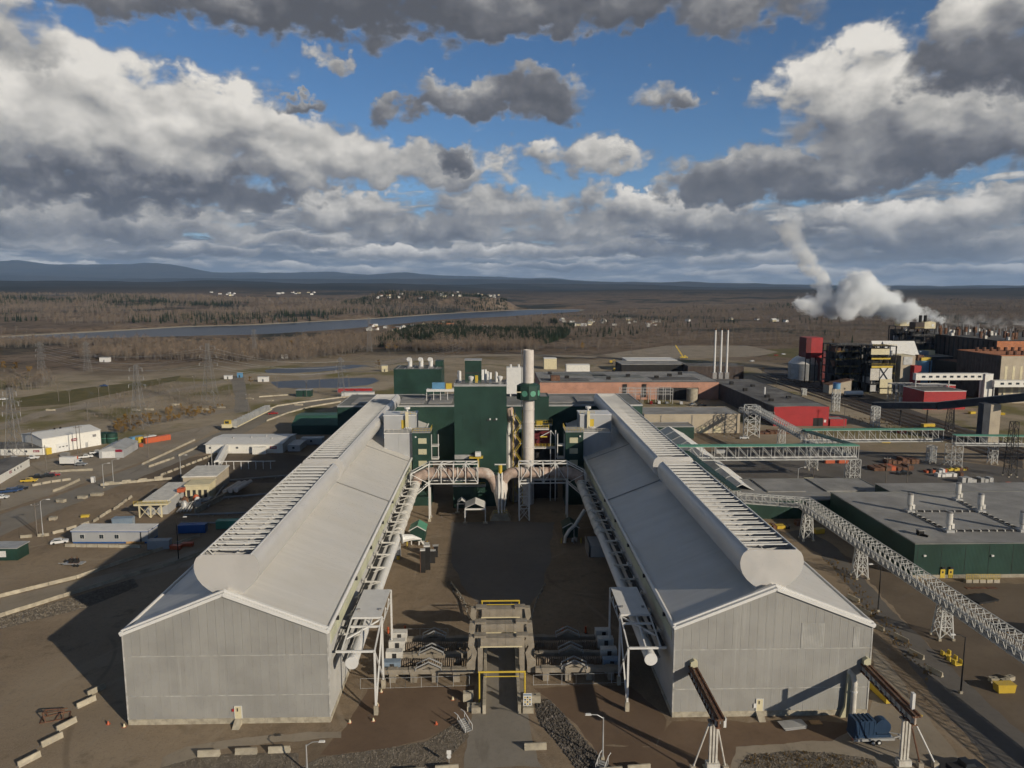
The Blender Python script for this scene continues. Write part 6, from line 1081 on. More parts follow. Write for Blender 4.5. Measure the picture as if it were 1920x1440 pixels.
t = thing('green_shed', 'small dark green hut with a yellow edge at the left picture edge', 'shed', g(8, 1051)); obj('wall', MB().box(-4, 3.6, 0, 5, 0, 3.4), 'green', t); obj('roof', MB().box(-4.3, 3.9, -.3, 5.3, 3.4, 3.65), 'galv', t); obj('poster', MB().box(-1.5, .6, -.08, 0, 1, 2.7), 'white', t); obj('yellow_strip', MB().box(-4.1, -3.2, -.1, 0, 0, 2.6), 'yellow', t)
p = g(140, 1060); t = thing('flatbed_trailer', 'small flatbed trailer loaded with dark machines left of the gravel road', 'trailer', p, R(-3)); obj('bed', MB().box(-2.6, 2.6, -1, 1, .6, .75), 'galv', t); obj('drawbar', MB().beam((-2.6, 0, .6), (-4.4, 0, .5), .15), 'galv', t)
wh = MB().cyl((0, -.12, 0), (0, .12, 0), .38, 12).mesh('wheel', 'rubber')
for x in (.6, 1.5):
    for s in (-1, 1): obj('wheel', wh, None, t, (x, s * 1.1, .38))
for x in (-.8, .6): m_ = thing('small_machine', f'dark engine unit on the flatbed trailer, the {"left" if x < 0 else "right"} one', 'machine', (p.x + x, p.y, .76)); obj('block', MB().box(-.5, .5, -.5, .5, 0, 1.1), 'black', m_); obj('stack', MB().cyl((.2, 0, 1.1), (.2, 0, 1.7), .1, 6), 'rust', m_); obj('skid', MB().box(-.6, .6, -.6, .6, -.01, .08), 'rust', m_)
# beige process unit
U0 = g(252, 972); t = thing('process_unit', 'beige process unit on braced legs with pipes and white tanks', 'process unit', U0, R(4))
obj('platform', MB().box(0, 10.5, 0, 3.2, 4.1, 4.6), 'cream', t); railing('guardrail', [(0, 0, 4.6), (10.5, 0, 4.6)], 1.1, 'yellow', t, 1.3)
for x in (1.5, 5, 8.4): obj('leg', MB().box(x - .2, x + .2, .3, .7, 0, 4.1), 'cream', t)
for x in (1.5, 5): obj('brace', MB().beam((x, .4, 0), (x + 3.4, .4, 4), .18), 'cream', t); obj('brace', MB().beam((x + 3.4, .4, 0), (x, .4, 4), .18), 'cream', t)
obj('long_roof', MB().box(1.5, 9.6, 3.2, 26, 4.2, 4.9), 'white_dirty', t); obj('long_body', MB().box(1.8, 9.2, 3.6, 25.6, 0, 4.2), 'sidinggrey', t); obj('rear_hall', MB().box(6.5, 18, 26.2, 42, 0, 6.5), 'tan', t); obj('rear_roof', MB().box(6.2, 18.3, 26, 42.2, 6.5, 6.9), 'white_dirty', t)
obj('mid_tower', MB().box(10, 18, 18, 25.6, 0, 5.6), 'cream', t); obj('tower_roof', MB().box(9.8, 18.4, 17.6, 25.8, 5.6, 6.0), 'cream', t)
for k in range(4): obj('opening', MB().box(10.6 + k * 1.9, 11.6 + k * 1.9, 17.9, 18, 1.2, 4), 'dark', t)
for x, y, m in ((13, 8, 'galv'), (16, 12, 'white'), (11.5, 13, 'rust'), (14.5, 15, 'orange')): obj('vessel', MB().lathe((x, y, 0), [(1.1, 0), (1.1, 2.4), (.5, 3.2)], 12), m, t, smooth=True)
for k in range(5): obj('pipe', MB().tube([(12 + k, 4, .6), (12 + k, 10, 1.2 + .3 * k), (19, 14 + k, 1.5)], .28, 7), 'white_dirty' if k % 2 else 'galv', t)
obj('retaining_wall', MB().beam((18, 3, 1.0), (24, 26, 1.0), .5, 2), 'concrete', t); obj('hopper', MB().box(9.4, 11.6, 12, 14, 4.9, 6.2), 'orange', t)
for k in range(3): obj('pipe', MB().cyl((22 + k * 2, 22, 2 + k * .2), (24 + k * 2, 34, 2 + k * .2), .8, 10), 'stack', t, smooth=True)
# pipe rack fence and trenches in the hall shadow
t = thing('pipe_rack', 'white pipe rack frame beside the covered gangway', 'pipe rack', g(425, 880)); 
for k in range(8): obj('post', MB().box(-3 + k * 3 - .12, -3 + k * 3 + .12, -.1, .1, 0, 3.2), 'white', t)
obj('rail', MB().box(-3, 20, -.15, .15, 3.2, 3.5), 'white', t)
for k in range(6): q = g(362 + 6 * k, 905 - 5 * k); obj('post', MB().box(-.12, .12, -.12, .12, 0, 3.0), 'white', t, (q.x - t.location.x, q.y - t.location.y, 0))
for k, (a, b) in enumerate((((340, 985), (470, 985)), ((345, 970), (480, 965)), ((380, 940), (500, 930)), ((420, 905), (540, 895)), ((390, 955), (430, 900)))):
    p, q = g(*a), g(*b); t = thing('floor_pipe', f'grey ground pipe in the left hall shade, {("first from road", "second from road", "third from road", "fourth from road", "the crossing one")[k]}', 'pipe', p); d = q - p; obj('pipe', MB().cyl((0, 0, .8), (d.x, d.y, .8), .35, 8), 'steel', t)
    for u in range(1, 5): obj('support', MB().cb((d.x * u / 5, d.y * u / 5, 0), .4, .4, .7), 'concrete', t)
# white office building and covered gangway
A, Bq = g(387, 850), g(530, 850); c = (A + Bq) / 2; l = (Bq - A).length / 2
t = thing('office_building', 'white single-storey office building with a pale roof and red sign', 'building', c, 0); obj('wall', MB().box(-l, l, 0, 22, 0, 4.2), 'whitebldg', t); obj('roof', MB().ext([(-.4, 4.2), (11, 5.0), (22.4, 4.2), (22.4, 4.4), (11, 5.25), (-.4, 4.4)], 'x', -l - .3, l + .3), 'white', t); wins(t, [-l + 2, -l + 8, -l + 14, -l + 20, -l + 26], 0, 2.2, 3.0, 1.0); sign(t, l - 4.2, 0, 2.0, 3.0, 1.2); obj('porch', MB().box(l - 13, l - 7, -2.2, 0, 0, 3.2), 'whitebldg', t)
for x, y in ((-8, 9), (0, 10), (6, 13), (10, 8)): obj('roof_vent', MB().cyl((x, y, 4.7), (x, y, 5.8), .35, 8), 'galv', t)
A, Bq = g(424, 850), g(408, 876); d = A - Bq; t = thing('covered_gangway', 'white covered gangway sloping down from the office building', 'gangway', Bq, math.atan2(d.y, d.x)); L = d.length
obj('tube', MB().add([(0, -1.3, 0), (0, 1.3, 0), (0, 1.3, 2.6), (0, 0, 3.2), (0, -1.3, 2.6), (L, -1.3, 1), (L, 1.3, 1), (L, 1.3, 3.6), (L, 0, 4.2), (L, -1.3, 3.6)], [(0, 1, 6, 5), (1, 2, 7, 6), (2, 3, 8, 7), (3, 4, 9, 8), (4, 0, 5, 9), (0, 4, 3, 2, 1), (5, 6, 7, 8, 9)]), 'white', t); obj('doorway', MB().box(-.05, .02, -.8, .8, .05, 2.2), 'dark', t)
for px, py, sx, sy, lab in ((551, 848, 5.5, 12, 'grey cabin trailer in the shade beside the office building'), (584, 835, 10, 5, 'white cabin trailer in the shade behind the left hall')): p = g(px, py); t = thing('cabin_trailer', lab, 'trailer', p); obj('wall', MB().box(-sx / 2, sx / 2, 0, sy, .4, 3.2), 'sidinggrey', t); obj('roof', MB().box(-sx / 2 - .1, sx / 2 + .1, -.1, sy + .1, 3.2, 3.35), 'galv', t); obj('window', MB().box(-.6, .4, -.06, 0, 1.6, 2.5), 'dark', t)
A = g(548, 815); t = thing('green_hall', 'low green clad hall half in shade left of the long hall', 'building', A); obj('wall', MB().box(0, 30, 0, 18, 0, 5), 'green', t); obj('roof_slope', MB().ext([(-.3, 4.8), (9, 8.3), (18.3, 8.2), (18.3, 8.0), (9, 8.1), (-.3, 4.6)], 'x', -.3, 30), mat('greenroof2', (.035, .10, .072), .5, var=.1, rib=('X', .5, .02)), t)
# conveyor lorry on the access road
A, Bq = g(440, 805), g(505, 772); d = Bq - A; t = thing('truss_conveyor', 'pale ribbed conveyor bridge beside the access road', 'conveyor', A, math.atan2(d.y, d.x)); L = d.length
for k in range(14): obj('hoop', MB().box(k * L / 14, k * L / 14 + .9, -1.6, 1.6, 1.6, 4.6), 'galv', t)
obj('spine', MB().box(0, L, -1.2, 1.2, .9, 1.5), 'white_dirty', t); obj('lower_rail', MB().box(0, L, -1.75, -1.6, 1.2, 1.8), 'cream', t)
p = g(427, 806); t = thing('tracked_loader', 'yellow tracked loader at the lower end of the conveyor', 'loader', p); obj('body', MB().box(-2.5, 2, -1.5, 1.5, 1.2, 3.2), 'cream', t); obj('cab', MB().box(-1.2, 1.6, -1.2, 1.2, 3.2, 5.2), 'yellow', t); obj('cab_window', MB().box(-.8, 1.2, -1.25, -1.2, 3.6, 4.8), 'glass', t)
for s in (-1.5, 1.5): obj('track', MB().ext([(-3, .1), (2.6, .1), (3, .7), (2.6, 1.3), (-3, 1.3), (-3.4, .7)], 'y', s - .4, s + .4), 'rubber', t)
for px, py, sx, sy, h, m, lab in ((449, 708, 4, 3, 4, 'skyblue', 'small bright blue hut at the end of the spur road'), (427, 711, 6, 3, 3, 'white', 'small white kiosk by the spur road'), (493, 716, 8, 3, 4, 'white', 'white box trailer by the settling pond'), (569, 744, 10, 6, 4.5, 'green', 'dark green pump hut at the settling pond'), (721, 697, 5, 4, 5.5, 'cream', 'cream hut beside the vent house'), (195, 679, 9, 5, 4.5, 'white', 'white hut at the edge of the wood'), (533, 672, 6, 4, 4, 'white', 'small white hut in the wood beyond the ponds'), (665, 736, 24, 4, 3, 'red', 'red wagon row behind the left hall'), (670, 744, 22, 5, 3, 'white', 'long white trailer behind the left hall')):
    p = g(px, py); t = thing('hut', lab, 'hut', p); obj('wall', MB().box(-sx / 2, sx / 2, 0, sy, 0, h), m, t); obj('roof', MB().box(-sx / 2 - .2, sx / 2 + .2, -.2, sy + .2, h, h + .25), 'galv', t); obj('door', MB().box(-.5, .5, -.06, 0, .1, 2.1), 'dark', t)
rnd = random.Random(11)
for k, (px, py) in enumerate(((415, 765), (560, 760), (95, 770), (255, 770), (330, 760), (468, 748), (505, 752), (280, 769), (385, 768))):
    p = g(px, py); t = thing('material_stack', f'small pale stack of blocks on the waste ground, {("first", "second", "third", "fourth", "fifth", "sixth", "seventh", "eighth", "ninth")[k]} of nine', 'stack', p, rnd.uniform(-.4, .4), 'stacks on the waste ground')
    for q in range(3): obj('block', MB().box(-2.5 + q * 1.8, -.9 + q * 1.8, -.6, .6, 0, rnd.uniform(.7, 1.3)), 'concrete', t)

for k, (px, py, sx, sy, h, m, lab) in enumerate(((250, 1000, 2.4, 1.6, 1.4, 'wood', 'timber crate behind the office trailer'), (330, 1030, 3.0, 1.4, 1.2, 'orange', 'orange barrier block in the hall shadow by the gravel road'), (352, 1024, 3.0, 1.4, 1.0, 'orange', 'second orange barrier block in the hall shadow'), (100, 975, 2.0, 1.6, 1.0, 'concrete', 'pale crate on the dirt left of the curved barriers'), (160, 970, 2.4, 1.2, .8, 'yellow', 'yellow frame crate left of the curved barriers'), (115, 942, 3, 1.4, 1.1, 'concrete', 'pale block heap near the access road'), (155, 935, 3, 1.4, 1.0, 'concrete', 'pale block heap among low weeds by the access road'), (182, 930, 4, 1.4, 1.0, 'concrete', 'long pale block among low weeds by the access road'), (175, 905, 1.2, 1.2, 2.2, 'white', 'white gate post cabinet at the road bend'), (23, 873, 2.5, 2, 1.4, 'blue', 'blue bin at the office row end'), (140, 862, 2.2, 1.6, 1.5, 'orange', 'orange crate before the white workshop'), (122, 856, 3.5, 2, 1.6, 'steel', 'dark machine crate before the white workshop'), (265, 838, 1.4, 1.4, 1.6, 'orange', 'small orange crate at the arched hut'), (330, 925, 3, 2, 1.6, 'white', 'white crate behind the process unit'), (380, 912, 3.4, 1.4, 1.0, 'panelcream', 'cream crate beside the pipe rack'), (345, 948, 2.5, 2, 1.8, 'galv', 'grey tank crate right of the process unit'), (468, 990, 3, 2, 1.8, 'steel', 'dark crate in the hall shade beyond the green container'), (1500, 985, 3, 2, 1.6, 'rust', 'rusty crate under the conveyor bend'), (1535, 1000, 3, 1.6, 1.5, 'caryellow', 'yellow crate under the conveyor bend'), (1840, 1125, 6, 4, .5, 'black', 'dark tarpaulin pile on the right dirt'), (1905, 1180, 7, 4, .6, 'black', 'dark tarpaulin pile at the right picture edge'), (1660, 830, 4, 2, 1.6, 'caryellow', 'yellow crate by the tracks'), (1690, 812, 4, 2, 1.4, 'orange', 'orange crate by the tracks'), (1740, 800, 7, 2.2, 1.6, 'caryellow', 'long yellow machine beam by the conveyor legs'), (1822, 776, 4, 2, 1.4, 'caryellow', 'yellow barrier crate left of the conveyor pier'), (1876, 778, 4, 2, 1.4, 'caryellow', 'yellow barrier crate right of the conveyor pier'), (1845, 805, 6, 2.4, 2.4, 'red', 'red machine crate at the foot of the conveyor pier'), (1350, 850, 4, 2, 1.5, 'galv', 'grey crate behind the tent hall'), (1410, 838, 3, 2, 1.2, 'orange', 'orange crate right of the white car'))):
    t = thing('supply_crate', lab, 'crate', g(px, py), R(7 * (k % 5) - 12)); obj('box', MB().box(-sx / 2, sx / 2, -sy / 2, sy / 2, .12, h), m, t); obj('lid', MB().box(-sx / 2 - .06, sx / 2 + .06, -sy / 2 - .06, sy / 2 + .06, h, h + .08), m, t)
    for x in (-sx * .35, sx * .35): obj('runner', MB().box(x - .1, x + .1, -sy / 2, sy / 2, 0, .12), 'wood', t)

# ================================================================ yard between the halls
for s, word, px in ((-1, 'left sunlit', 783), (1, 'right shaded', 1070)):
    p = g(px, 1022 if s < 0 else 1016); t = thing('control_hut', f'small green gabled hut on legs on the {word} side of the yard', 'hut', p)
    obj('wall', MB().ext([(-2.1, 1.3), (2.1, 1.3), (2.1, 4.4), (0, 5.6), (-2.1, 4.4)], 'y', 0, 5.5), 'green', t)
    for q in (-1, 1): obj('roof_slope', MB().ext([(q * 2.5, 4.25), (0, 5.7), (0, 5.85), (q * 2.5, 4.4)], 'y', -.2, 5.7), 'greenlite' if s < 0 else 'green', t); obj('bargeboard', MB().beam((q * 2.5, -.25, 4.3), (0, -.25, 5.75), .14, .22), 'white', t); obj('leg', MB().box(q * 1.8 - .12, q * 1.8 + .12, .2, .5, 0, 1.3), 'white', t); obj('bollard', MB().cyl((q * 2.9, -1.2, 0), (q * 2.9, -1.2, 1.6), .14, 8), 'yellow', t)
    obj('elbow_pipe', MB().tube([(.4, -.3, .2), (.5, -.6, 1.2), (1.1, -.5, 1.5), (1.6, -.2, .4)], .28, 8), 'white', t)
for (x0, y0, w_, h_, px, py, white, lab) in ((0, 0, 1.3, 6.0, 793, 1074, True, 'tall dark steel rack with a white top plate, the front one'), (0, 0, 1.7, 6.4, 801, 1069, True, 'tall dark steel rack with a white top plate, the rear one'), (0, 0, 1.4, 3.4, 811, 1056, False, 'short dark slatted rack, the front one'), (0, 0, 1.2, 3.2, 817, 1045, False, 'short dark slatted rack, the rear one'), (0, 0, 1.2, 3.6, 800, 1043, False, 'dark steel box rack behind the tall racks')):
    t = thing('steel_rack', lab + ' in the yard', 'rack', g(px, py), R(4)); obj('body', MB().box(-w_ / 2, w_ / 2, 0, 1.2, 0, h_), 'black', t); obj('edge', MB().box(-w_ / 2 - .05, -w_ / 2 + .08, -.06, .0, 0, h_), 'rust', t)
    if white: obj('top_plate', MB().box(-w_ / 2, w_ / 2, -.2, 1.1, h_, h_ + .25), 'white', t)
    else:
        for k in range(5): obj('slat', MB().box(-w_ / 2 - .2, w_ / 2 + .2, -.1 + k * .28, .02 + k * .28, h_, h_ + .1), 'galv', t)
p = g(737, 1049); t = thing('equipment_cabinet', 'grey equipment cabinet under the left gas duct', 'cabinet', p); obj('box', MB().box(-1.6, 1.8, 0, 3, 0, 3.6), 'sidinggrey', t); obj('door_line', MB().box(.08, .13, -.03, 0, .2, 3.4), 'dark', t); obj('plinth', MB().box(-1.7, 1.9, -.1, 3.1, 0, .15), 'concrete', t)
p = g(747, 1049); t = thing('yellow_drum', 'small yellow drum in front of the grey cabinet', 'drum', p); obj('drum', MB().cyl((0, 0, .1), (0, 0, 1.1), .5, 12), 'yellow', t, smooth=True); obj('lid', MB().cyl((0, 0, 1.1), (0, 0, 1.18), .45, 12), 'black', t)
p = g(1118, 1045); t = thing('equipment_cabinet', 'dark equipment cabinet under the right gas duct', 'cabinet', p); obj('box', MB().box(-1.6, 3, 0, 8, 0, 3.2), 'sidinggrey', t); obj('frame', MB().box(-2.2, -2.0, 0, 8, 0, 3.4), 'steel', t)
p = g(1060, 1020); t = thing('pump_pipe', 'pale bent suction pipe beside the right control hut', 'pipe', p); obj('pipe', MB().tube([(6, 4, 9), (3, 2, 5.0), (1.2, .6, 4.0), (0, 0, 2.2), (-.2, -.2, .4)], .5, 9), 'white_dirty', t, smooth=True); obj('frame', MB().box(2.4, 2.6, 0, .2, 0, 4.4), 'galv', t)
t = thing('branch_hood', 'pale pointed branch cover on the left gas duct', 'duct', (-23.6, 178, 10.4)); obj('cone', MB().tube([(0, 0, .4), (2.2, 1.2, .2), (4.6, 2.2, -.6)], [1.1, .8, .15], 8), 'white', t); obj('collar', MB().cyl((-.2, -.1, .4), (.1, .05, .4), 1.25, 12), 'trim', t)
def arch_tent(px, py, w_, h_, L, lab):
    t = thing('canopy_tent', lab, 'canopy', g(px, py)); w = w_ / 2
    for q in (-1, 1): obj('roof_panel', MB().ext([(q * w, h_ * .74), (q * w * .96, h_ * .8), (0, h_), (0, h_ - .06), (q * w * .93, h_ * .78), (q * w * .97, h_ * .73)], 'y', 0, L), 'tentwhite', t)
    for q in (-1, 1):
        for y in (.1, L - .1): obj('leg', MB().box(q * w - .12, q * w + .12, y - .12, y + .12, 0, h_ * .75), 'white', t)
        obj('weight', MB().box(q * w - .7, q * w + .7, -.3, .8, 0, .5), 'concrete', t)
    obj('valance', MB().box(-w, w, -.05, .02, h_ * .68, h_ * .76), 'white', t)
arch_tent(891, 982, 6.4, 6.6, 7, 'white canopy shelter in front of the green tower'); arch_tent(865, 962, 2.6, 4.4, 4, 'small white canopy doorway beside the larger shelter')
# chain-link fences
def fence(pts, h, label, m='galv', step=3.0):
    P = [g(*q) for q in pts]; t = thing('chain_link_fence', label, 'fence', P[0]); o = P[0]
    for a, b in zip(P, P[1:]):
        d = b - a; n = max(1, round(d.length / step))
        for k in range(n + 1): p = a.lerp(b, k / n) - o; obj('post', MB().cyl((p.x, p.y, 0), (p.x, p.y, h), .05, 6), m, t)
        for z in (.1, h - .05): obj('rail', MB().cyl((a.x - o.x, a.y - o.y, z), (b.x - o.x, b.y - o.y, z), .035, 5), m, t)
fence([(676, 1292), (760, 1290), (880, 1286)], 2.1, 'thin chain-link fence before the left busbar rows'); fence([(1000, 1285), (1080, 1283), (1180, 1280)], 2.1, 'thin chain-link fence before the right busbar rows'); fence([(735, 1196), (840, 1194)], 2.0, 'thin chain-link fence behind the left busbar rows')
for px, py, lab in ((728, 1188, 'left sunlit'), (760, 1186, 'second from the left, sunlit'), (1055, 1188, 'third from the left, shaded'), (1098, 1187, 'rightmost, shaded')): t = thing('traffic_post', f'orange marker post behind the busbar rows, {lab}', 'marker post', g(px, py), 0, 'orange marker posts'); obj('post', MB().cyl((0, 0, .1), (0, 0, 1.5), .22, 10), 'orange', t); obj('base', MB().cyl((0, 0, 0), (0, 0, .1), .4, 10), 'rubber', t)
for k, (px, py) in enumerate(((203, 1358), (233, 1363), (849, 1312), (818, 1358), (656, 1355), (700, 1352), (708, 1323), (715, 1298))):
    t = thing('marker_cone', f'small {"orange" if k in (0, 3) else "pale yellow"} cone lying in the dirt, {("left of the gable", "at the gable corner", "near the road block", "beside the stairs", "right of the left gable", "near the canopy footing", "below the duct end", "by the fence")[k]}', 'cone', g(px, py), 0, 'cones in the dirt'); obj('cone', MB().lathe((0, 0, .04), [(.26, 0), (.08, .55)], 10), 'orange' if k in (0, 3) else 'cream', t); obj('foot', MB().box(-.3, .3, -.3, .3, 0, .05), 'orange', t)
for px, py, sx, sy, h, lab in ((893, 1333, 1.6, 1.6, 1.1, 'concrete post block at the left foot of the front height gauge'), (878, 1313, 1.8, 1.2, 1.6, 'pale concrete block left of the front height gauge'), (990, 1333, 1.9, 1.6, 1.0, 'concrete post block at the right foot of the front height gauge'), (1003, 1316, 2.0, 1.2, 1.4, 'pale concrete block right of the front height gauge'), (884, 1330, 1.5, 1.4, .9, 'grey block behind the left gauge foot')):
    t = thing('concrete_block', lab, 'concrete block', g(px, py)); obj('block', MB().box(-sx / 2, sx / 2, -sy / 2, sy / 2, 0, h), 'concrete', t); obj('lifting_eye', MB().box(-.2, .2, -.1, .1, h, h + .15), 'dark', t)
t = thing('notice_board', 'white notice board with dark symbols at the right gauge foot', 'sign', g(989, 1336)); obj('board', MB().box(-.75, .75, 0, .08, 1.3, 3.6), 'white', t); obj('post', MB().box(-.06, .06, .08, .16, 0, 3.6), 'galv', t); obj('header', MB().box(-.7, .7, -.03, 0, 3.2, 3.5), 'bluegrey', t)
for r in range(4):
    for c in range(3): obj('symbol', MB().box(-.55 + c * .42, -.27 + c * .42, -.03, 0, 1.45 + r * .42, 1.72 + r * .42), 'caryellow' if (r + c) % 2 else 'dark', t)
t = thing('road_sign', 'white double road sign at the left edge of the yard road', 'sign', g(842, 1432)); obj('post', MB().cyl((0, 0, 0), (0, 0, 2.2), .05, 6), 'galv', t); obj('plate', MB().box(-.35, .35, -.06, -.01, 1.6, 2.3), 'white', t); obj('round_plate', MB().cyl((0, -.06, 1.25), (0, -.01, 1.25), .35, 14), 'white', t)
# steps with white handrails
def stairs(px, py, rz, lab, n=7):
    t = thing('access_stairs', lab, 'stairs', g(px, py), R(rz))
    for k in range(n): obj('tread', MB().box(k * .32, k * .32 + .34, -.7, .7, .18 * k, .18 * k + .08), 'galv', t)
    for s in (-.72, .72):
        obj('stringer', MB().beam((0, s, 0), (n * .32, s, .18 * n), .08, .25), 'steel', t); obj('handrail', MB().beam((0, s, 1.0), (n * .32, s, .18 * n + 1.0), .09), 'white', t); obj('handrail', MB().beam((n * .32, s, .18 * n + 1), (n * .32 + 1.0, s, .18 * n + 1), .09), 'white', t)
        for k in (0, n // 2, n): obj('rail_post', MB().beam((k * .32, s, .18 * k), (k * .32, s, .18 * k + 1), .07), 'white', t)
stairs(879, 1372, 128, 'loose steel access stairs with white handrails left of the yard road'); stairs(1125, 1448, 60, 'steel stairs with white handrails at the bottom picture edge', 5)
t = thing('scrap_frame', 'rusty bent steel frame lying left of the barriers', 'scrap', g(103, 1352), R(20))
for a, b in (((-2.2, 0, .1), (2.2, 0, .1)), ((-2.2, 2, .1), (2, 2.2, .1)), ((-2.2, 0, .1), (-2.2, 2, .1)), ((2.2, 0, .1), (2, 2.2, .1)), ((-1.4, 0, .1), (-1.8, .4, 1.6)), ((1.2, 0, .1), (1.4, .3, 1.5)), ((-1.8, .4, 1.6), (1.4, .3, 1.5)), ((-1.4, 2, .1), (-1.6, 1.6, 1.5)), ((-1.8, .4, 1.6), (-1.6, 1.6, 1.5)), ((0, 0, .1), (.6, 2.1, .4)), ((-1.6, 1.6, 1.5), (1.6, 1.9, .9))): obj('bar', MB().beam(a, b, .16), 'rust', t)

# ================================================================ crane runways at the right gable
def runway(X, xs, label, stay, right):
    t = thing('crane_runway', label, 'crane runway', (X, 102.6, 0)); z = 9.6; Lr = 116.0 - 102.6 + .2
    obj('runway_beam', MB().box(-.45, .45, -2.2, Lr, z - .2, z), 'rust', t); obj('runway_web', MB().box(-.12, .12, -2.2, Lr, z - 1.3, z - .2), 'rustwhite' if right else 'rust', t); obj('runway_flange', MB().box(-.4, .4, -2.2, Lr, z - 1.5, z - 1.3), 'rust', t); obj('crane_rail', MB().box(-.1, .1, -2.2, Lr, z, z + .18), 'rail', t); obj('side_channel', MB().box(.75, 1.0, -2.0, Lr, z - .3, z + .1), 'rust', t); obj('walk_plate', MB().box(.46, .75, -2, Lr, z - .12, z - .06), 'rust', t)
    st_ = MB().box(-.42, -.14, -.06, .06, z - 1.28, z - .22).mesh('stiffener', 'rustwhite')
    for k in range(10): obj('stiffener', st_, None, t, (0, -1.6 + k * 1.5, 0))
    for x in (-.5, 0, .5): obj('column', MB().box(x - .15, x + .15, -.22, .22, 1.2, z - 1.5), 'rustwhite', t)
    obj('column_cap', MB().box(-.9, .9, -.5, .5, z - 1.75, z - 1.5), 'steel', t); obj('column_base', MB().box(-1.0, 1.0, -.6, .6, .2, 1.2), 'rustwhite', t); obj('footing', MB().box(-1.3, 1.3, -.9, .9, 0, .25), 'concrete', t)
    for dx, m in stay: obj('stay', MB().cyl((dx * .2, 0, z - 1.6), (dx, -.4, .5), .13, 8), m, t); obj('stay_block', MB().cb((dx, -.4, 0), .8, .8, .9), 'concrete', t)
    obj('wall_hood', MB().ext([(-.2, z - .4), (1.0, z - .4), (1.0, z + 1.0), (.4, z + 1.3), (-.2, z + .9)], 'y', Lr - .7, Lr + .1), 'panelcream', t)
    if right: obj('mast', MB().box(.5, .95, -.3, .3, z - 1, z + 2.6), 'white', t); obj('mast_arm', MB().beam((.9, -.2, z - .4), (2.2, -.4, z - 1), .16), 'caryellow', t)
    else: obj('stop_plate', MB().box(.8, 1.2, -2, -1.6, z - 1.4, z + .1), 'white', t)
runway(33.6, 0, 'rusty crane runway beam on a white leg at the left of the right gable', ((-3.2, 'rustwhite'), (1.9, 'rustwhite')), False); runway(63.6, 0, 'rusty crane runway beam with pale stiffeners at the right gable corner', ((4.8, 'white'), (2.4, 'rust')), True)
# blue compressor on its trailer
p = g(1632, 1388); t = thing('equipment_trailer', 'low grey equipment trailer in front of the right gable', 'trailer', p, R(2)); obj('bed', MB().box(-3.4, 3.4, -1.1, 1.1, .75, .95), 'galv', t); obj('side_rail', MB().box(-3.4, 3.4, -1.18, -1.1, .6, 1.0), 'galv', t); obj('drawbar', MB().beam((3.4, -.8, .8), (5.4, 0, .7), .16), 'galv', t); obj('drawbar', MB().beam((3.4, .8, .8), (5.4, 0, .7), .16), 'galv', t); obj('jack', MB().cyl((5.0, 0, 0), (5.0, 0, .9), .1, 6), 'white', t); obj('tail_lamp', MB().box(-3.5, -3.4, -.9, -.5, .7, .9), 'orange', t)
wh = MB().cyl((0, -.15, 0), (0, .15, 0), .42, 14).mesh('wheel', 'rubber'); rm = MB().cyl((0, -.17, 0), (0, .17, 0), .22, 10).mesh('rim', 'white')
for x in (-.3, .7):
    for s in (-1, 1): o = obj('wheel', wh, None, t, (x, s * 1.25, .42)); obj('rim', rm, None, o)
m_ = thing('dust_collector', 'dark blue dust collector unit with a round fan loaded on the trailer', 'dust collector', (p.x - .3, p.y + .2, .96), R(2)); obj('cabinet', MB().box(-3.0, .6, -1.0, 1.2, .5, 2.9), 'machblue', m_); obj('fan_casing', MB().cyl((2.0, -.7, 1.5), (2.0, .7, 1.5), 1.35, 18), 'machblue', m_); obj('skid', MB().box(-3.1, 3.2, -1.05, 1.25, 0, .5), 'machblue', m_); obj('motor', MB().cyl((.7, -.2, 1.2), (1.5, -.2, 1.2), .5, 10), 'black', m_)
for k in range(5): obj('top_rib', MB().box(-2.9 + k * .72, -2.5 + k * .72, -.95, 1.15, 2.9, 3.05), 'machblue', m_)
for k in range(5): obj('side_rib', MB().box(-2.9 + k * .8, -2.82 + k * .8, -1.06, -1.0, .6, 2.8), 'machblue', m_)
t = thing('wall_flue', 'pale stained flue pipe standing at the right gable corner', 'flue', (ay(1600, 1330, 115).x, 115.2, 0)); obj('pipe', MB().tube([(0, 0, .4), (0, 0, 6.6), (-.1, .3, 7.6), (-.6, 1.2, 8.2)], .5, 12), 'rustwhite', t, smooth=True); obj('flange', MB().cyl((0, 0, 5.0), (0, 0, 5.2), .62, 12), 'white', t); obj('base', MB().ext([(-1.9, 0), (-.2, 0), (-.2, 8), (-1.0, 8), (-1.2, 2)], 'y', .3, .9), 'panelcream', t)
for k in range(2): pass
p = g(1486, 1361); t = thing('sheet_stack', 'pale stack of metal sheets lying before the right gable', 'stack', p, R(8))
for k in range(5): obj('sheet', MB().box(-2.1 + random.uniform(-.3, .2), 2.0 + random.uniform(-.3, .3), -1 + random.uniform(-.2, .2), 1, .05 + k * .09, .12 + k * .09), 'galv', t)
p = g(1530, 1356); t = thing('timber_mat', 'flat brown timber mat beside the sheet stack', 'mat', p)
for k in range(4): obj('plank', MB().box(-1 + k * .5, -.54 + k * .5, -.5, .7, .02, .14), 'wood', t)
A, Bq = g(1628, 1285), g(1668, 1322); t = thing('yellow_trough', 'long yellow trough lying beside the right gable corner', 'trough', A, math.atan2(Bq.y - A.y, Bq.x - A.x)); L = (Bq - A).length; obj('body', MB().box(0, L, -.7, .7, .3, 2.2), 'yellow', t); obj('rim', MB().box(-.1, L + .1, -.8, .8, 2.2, 2.35), 'caryellow', t); obj('skid', MB().box(.3, L - .3, -.5, .5, 0, .3), 'rust', t)
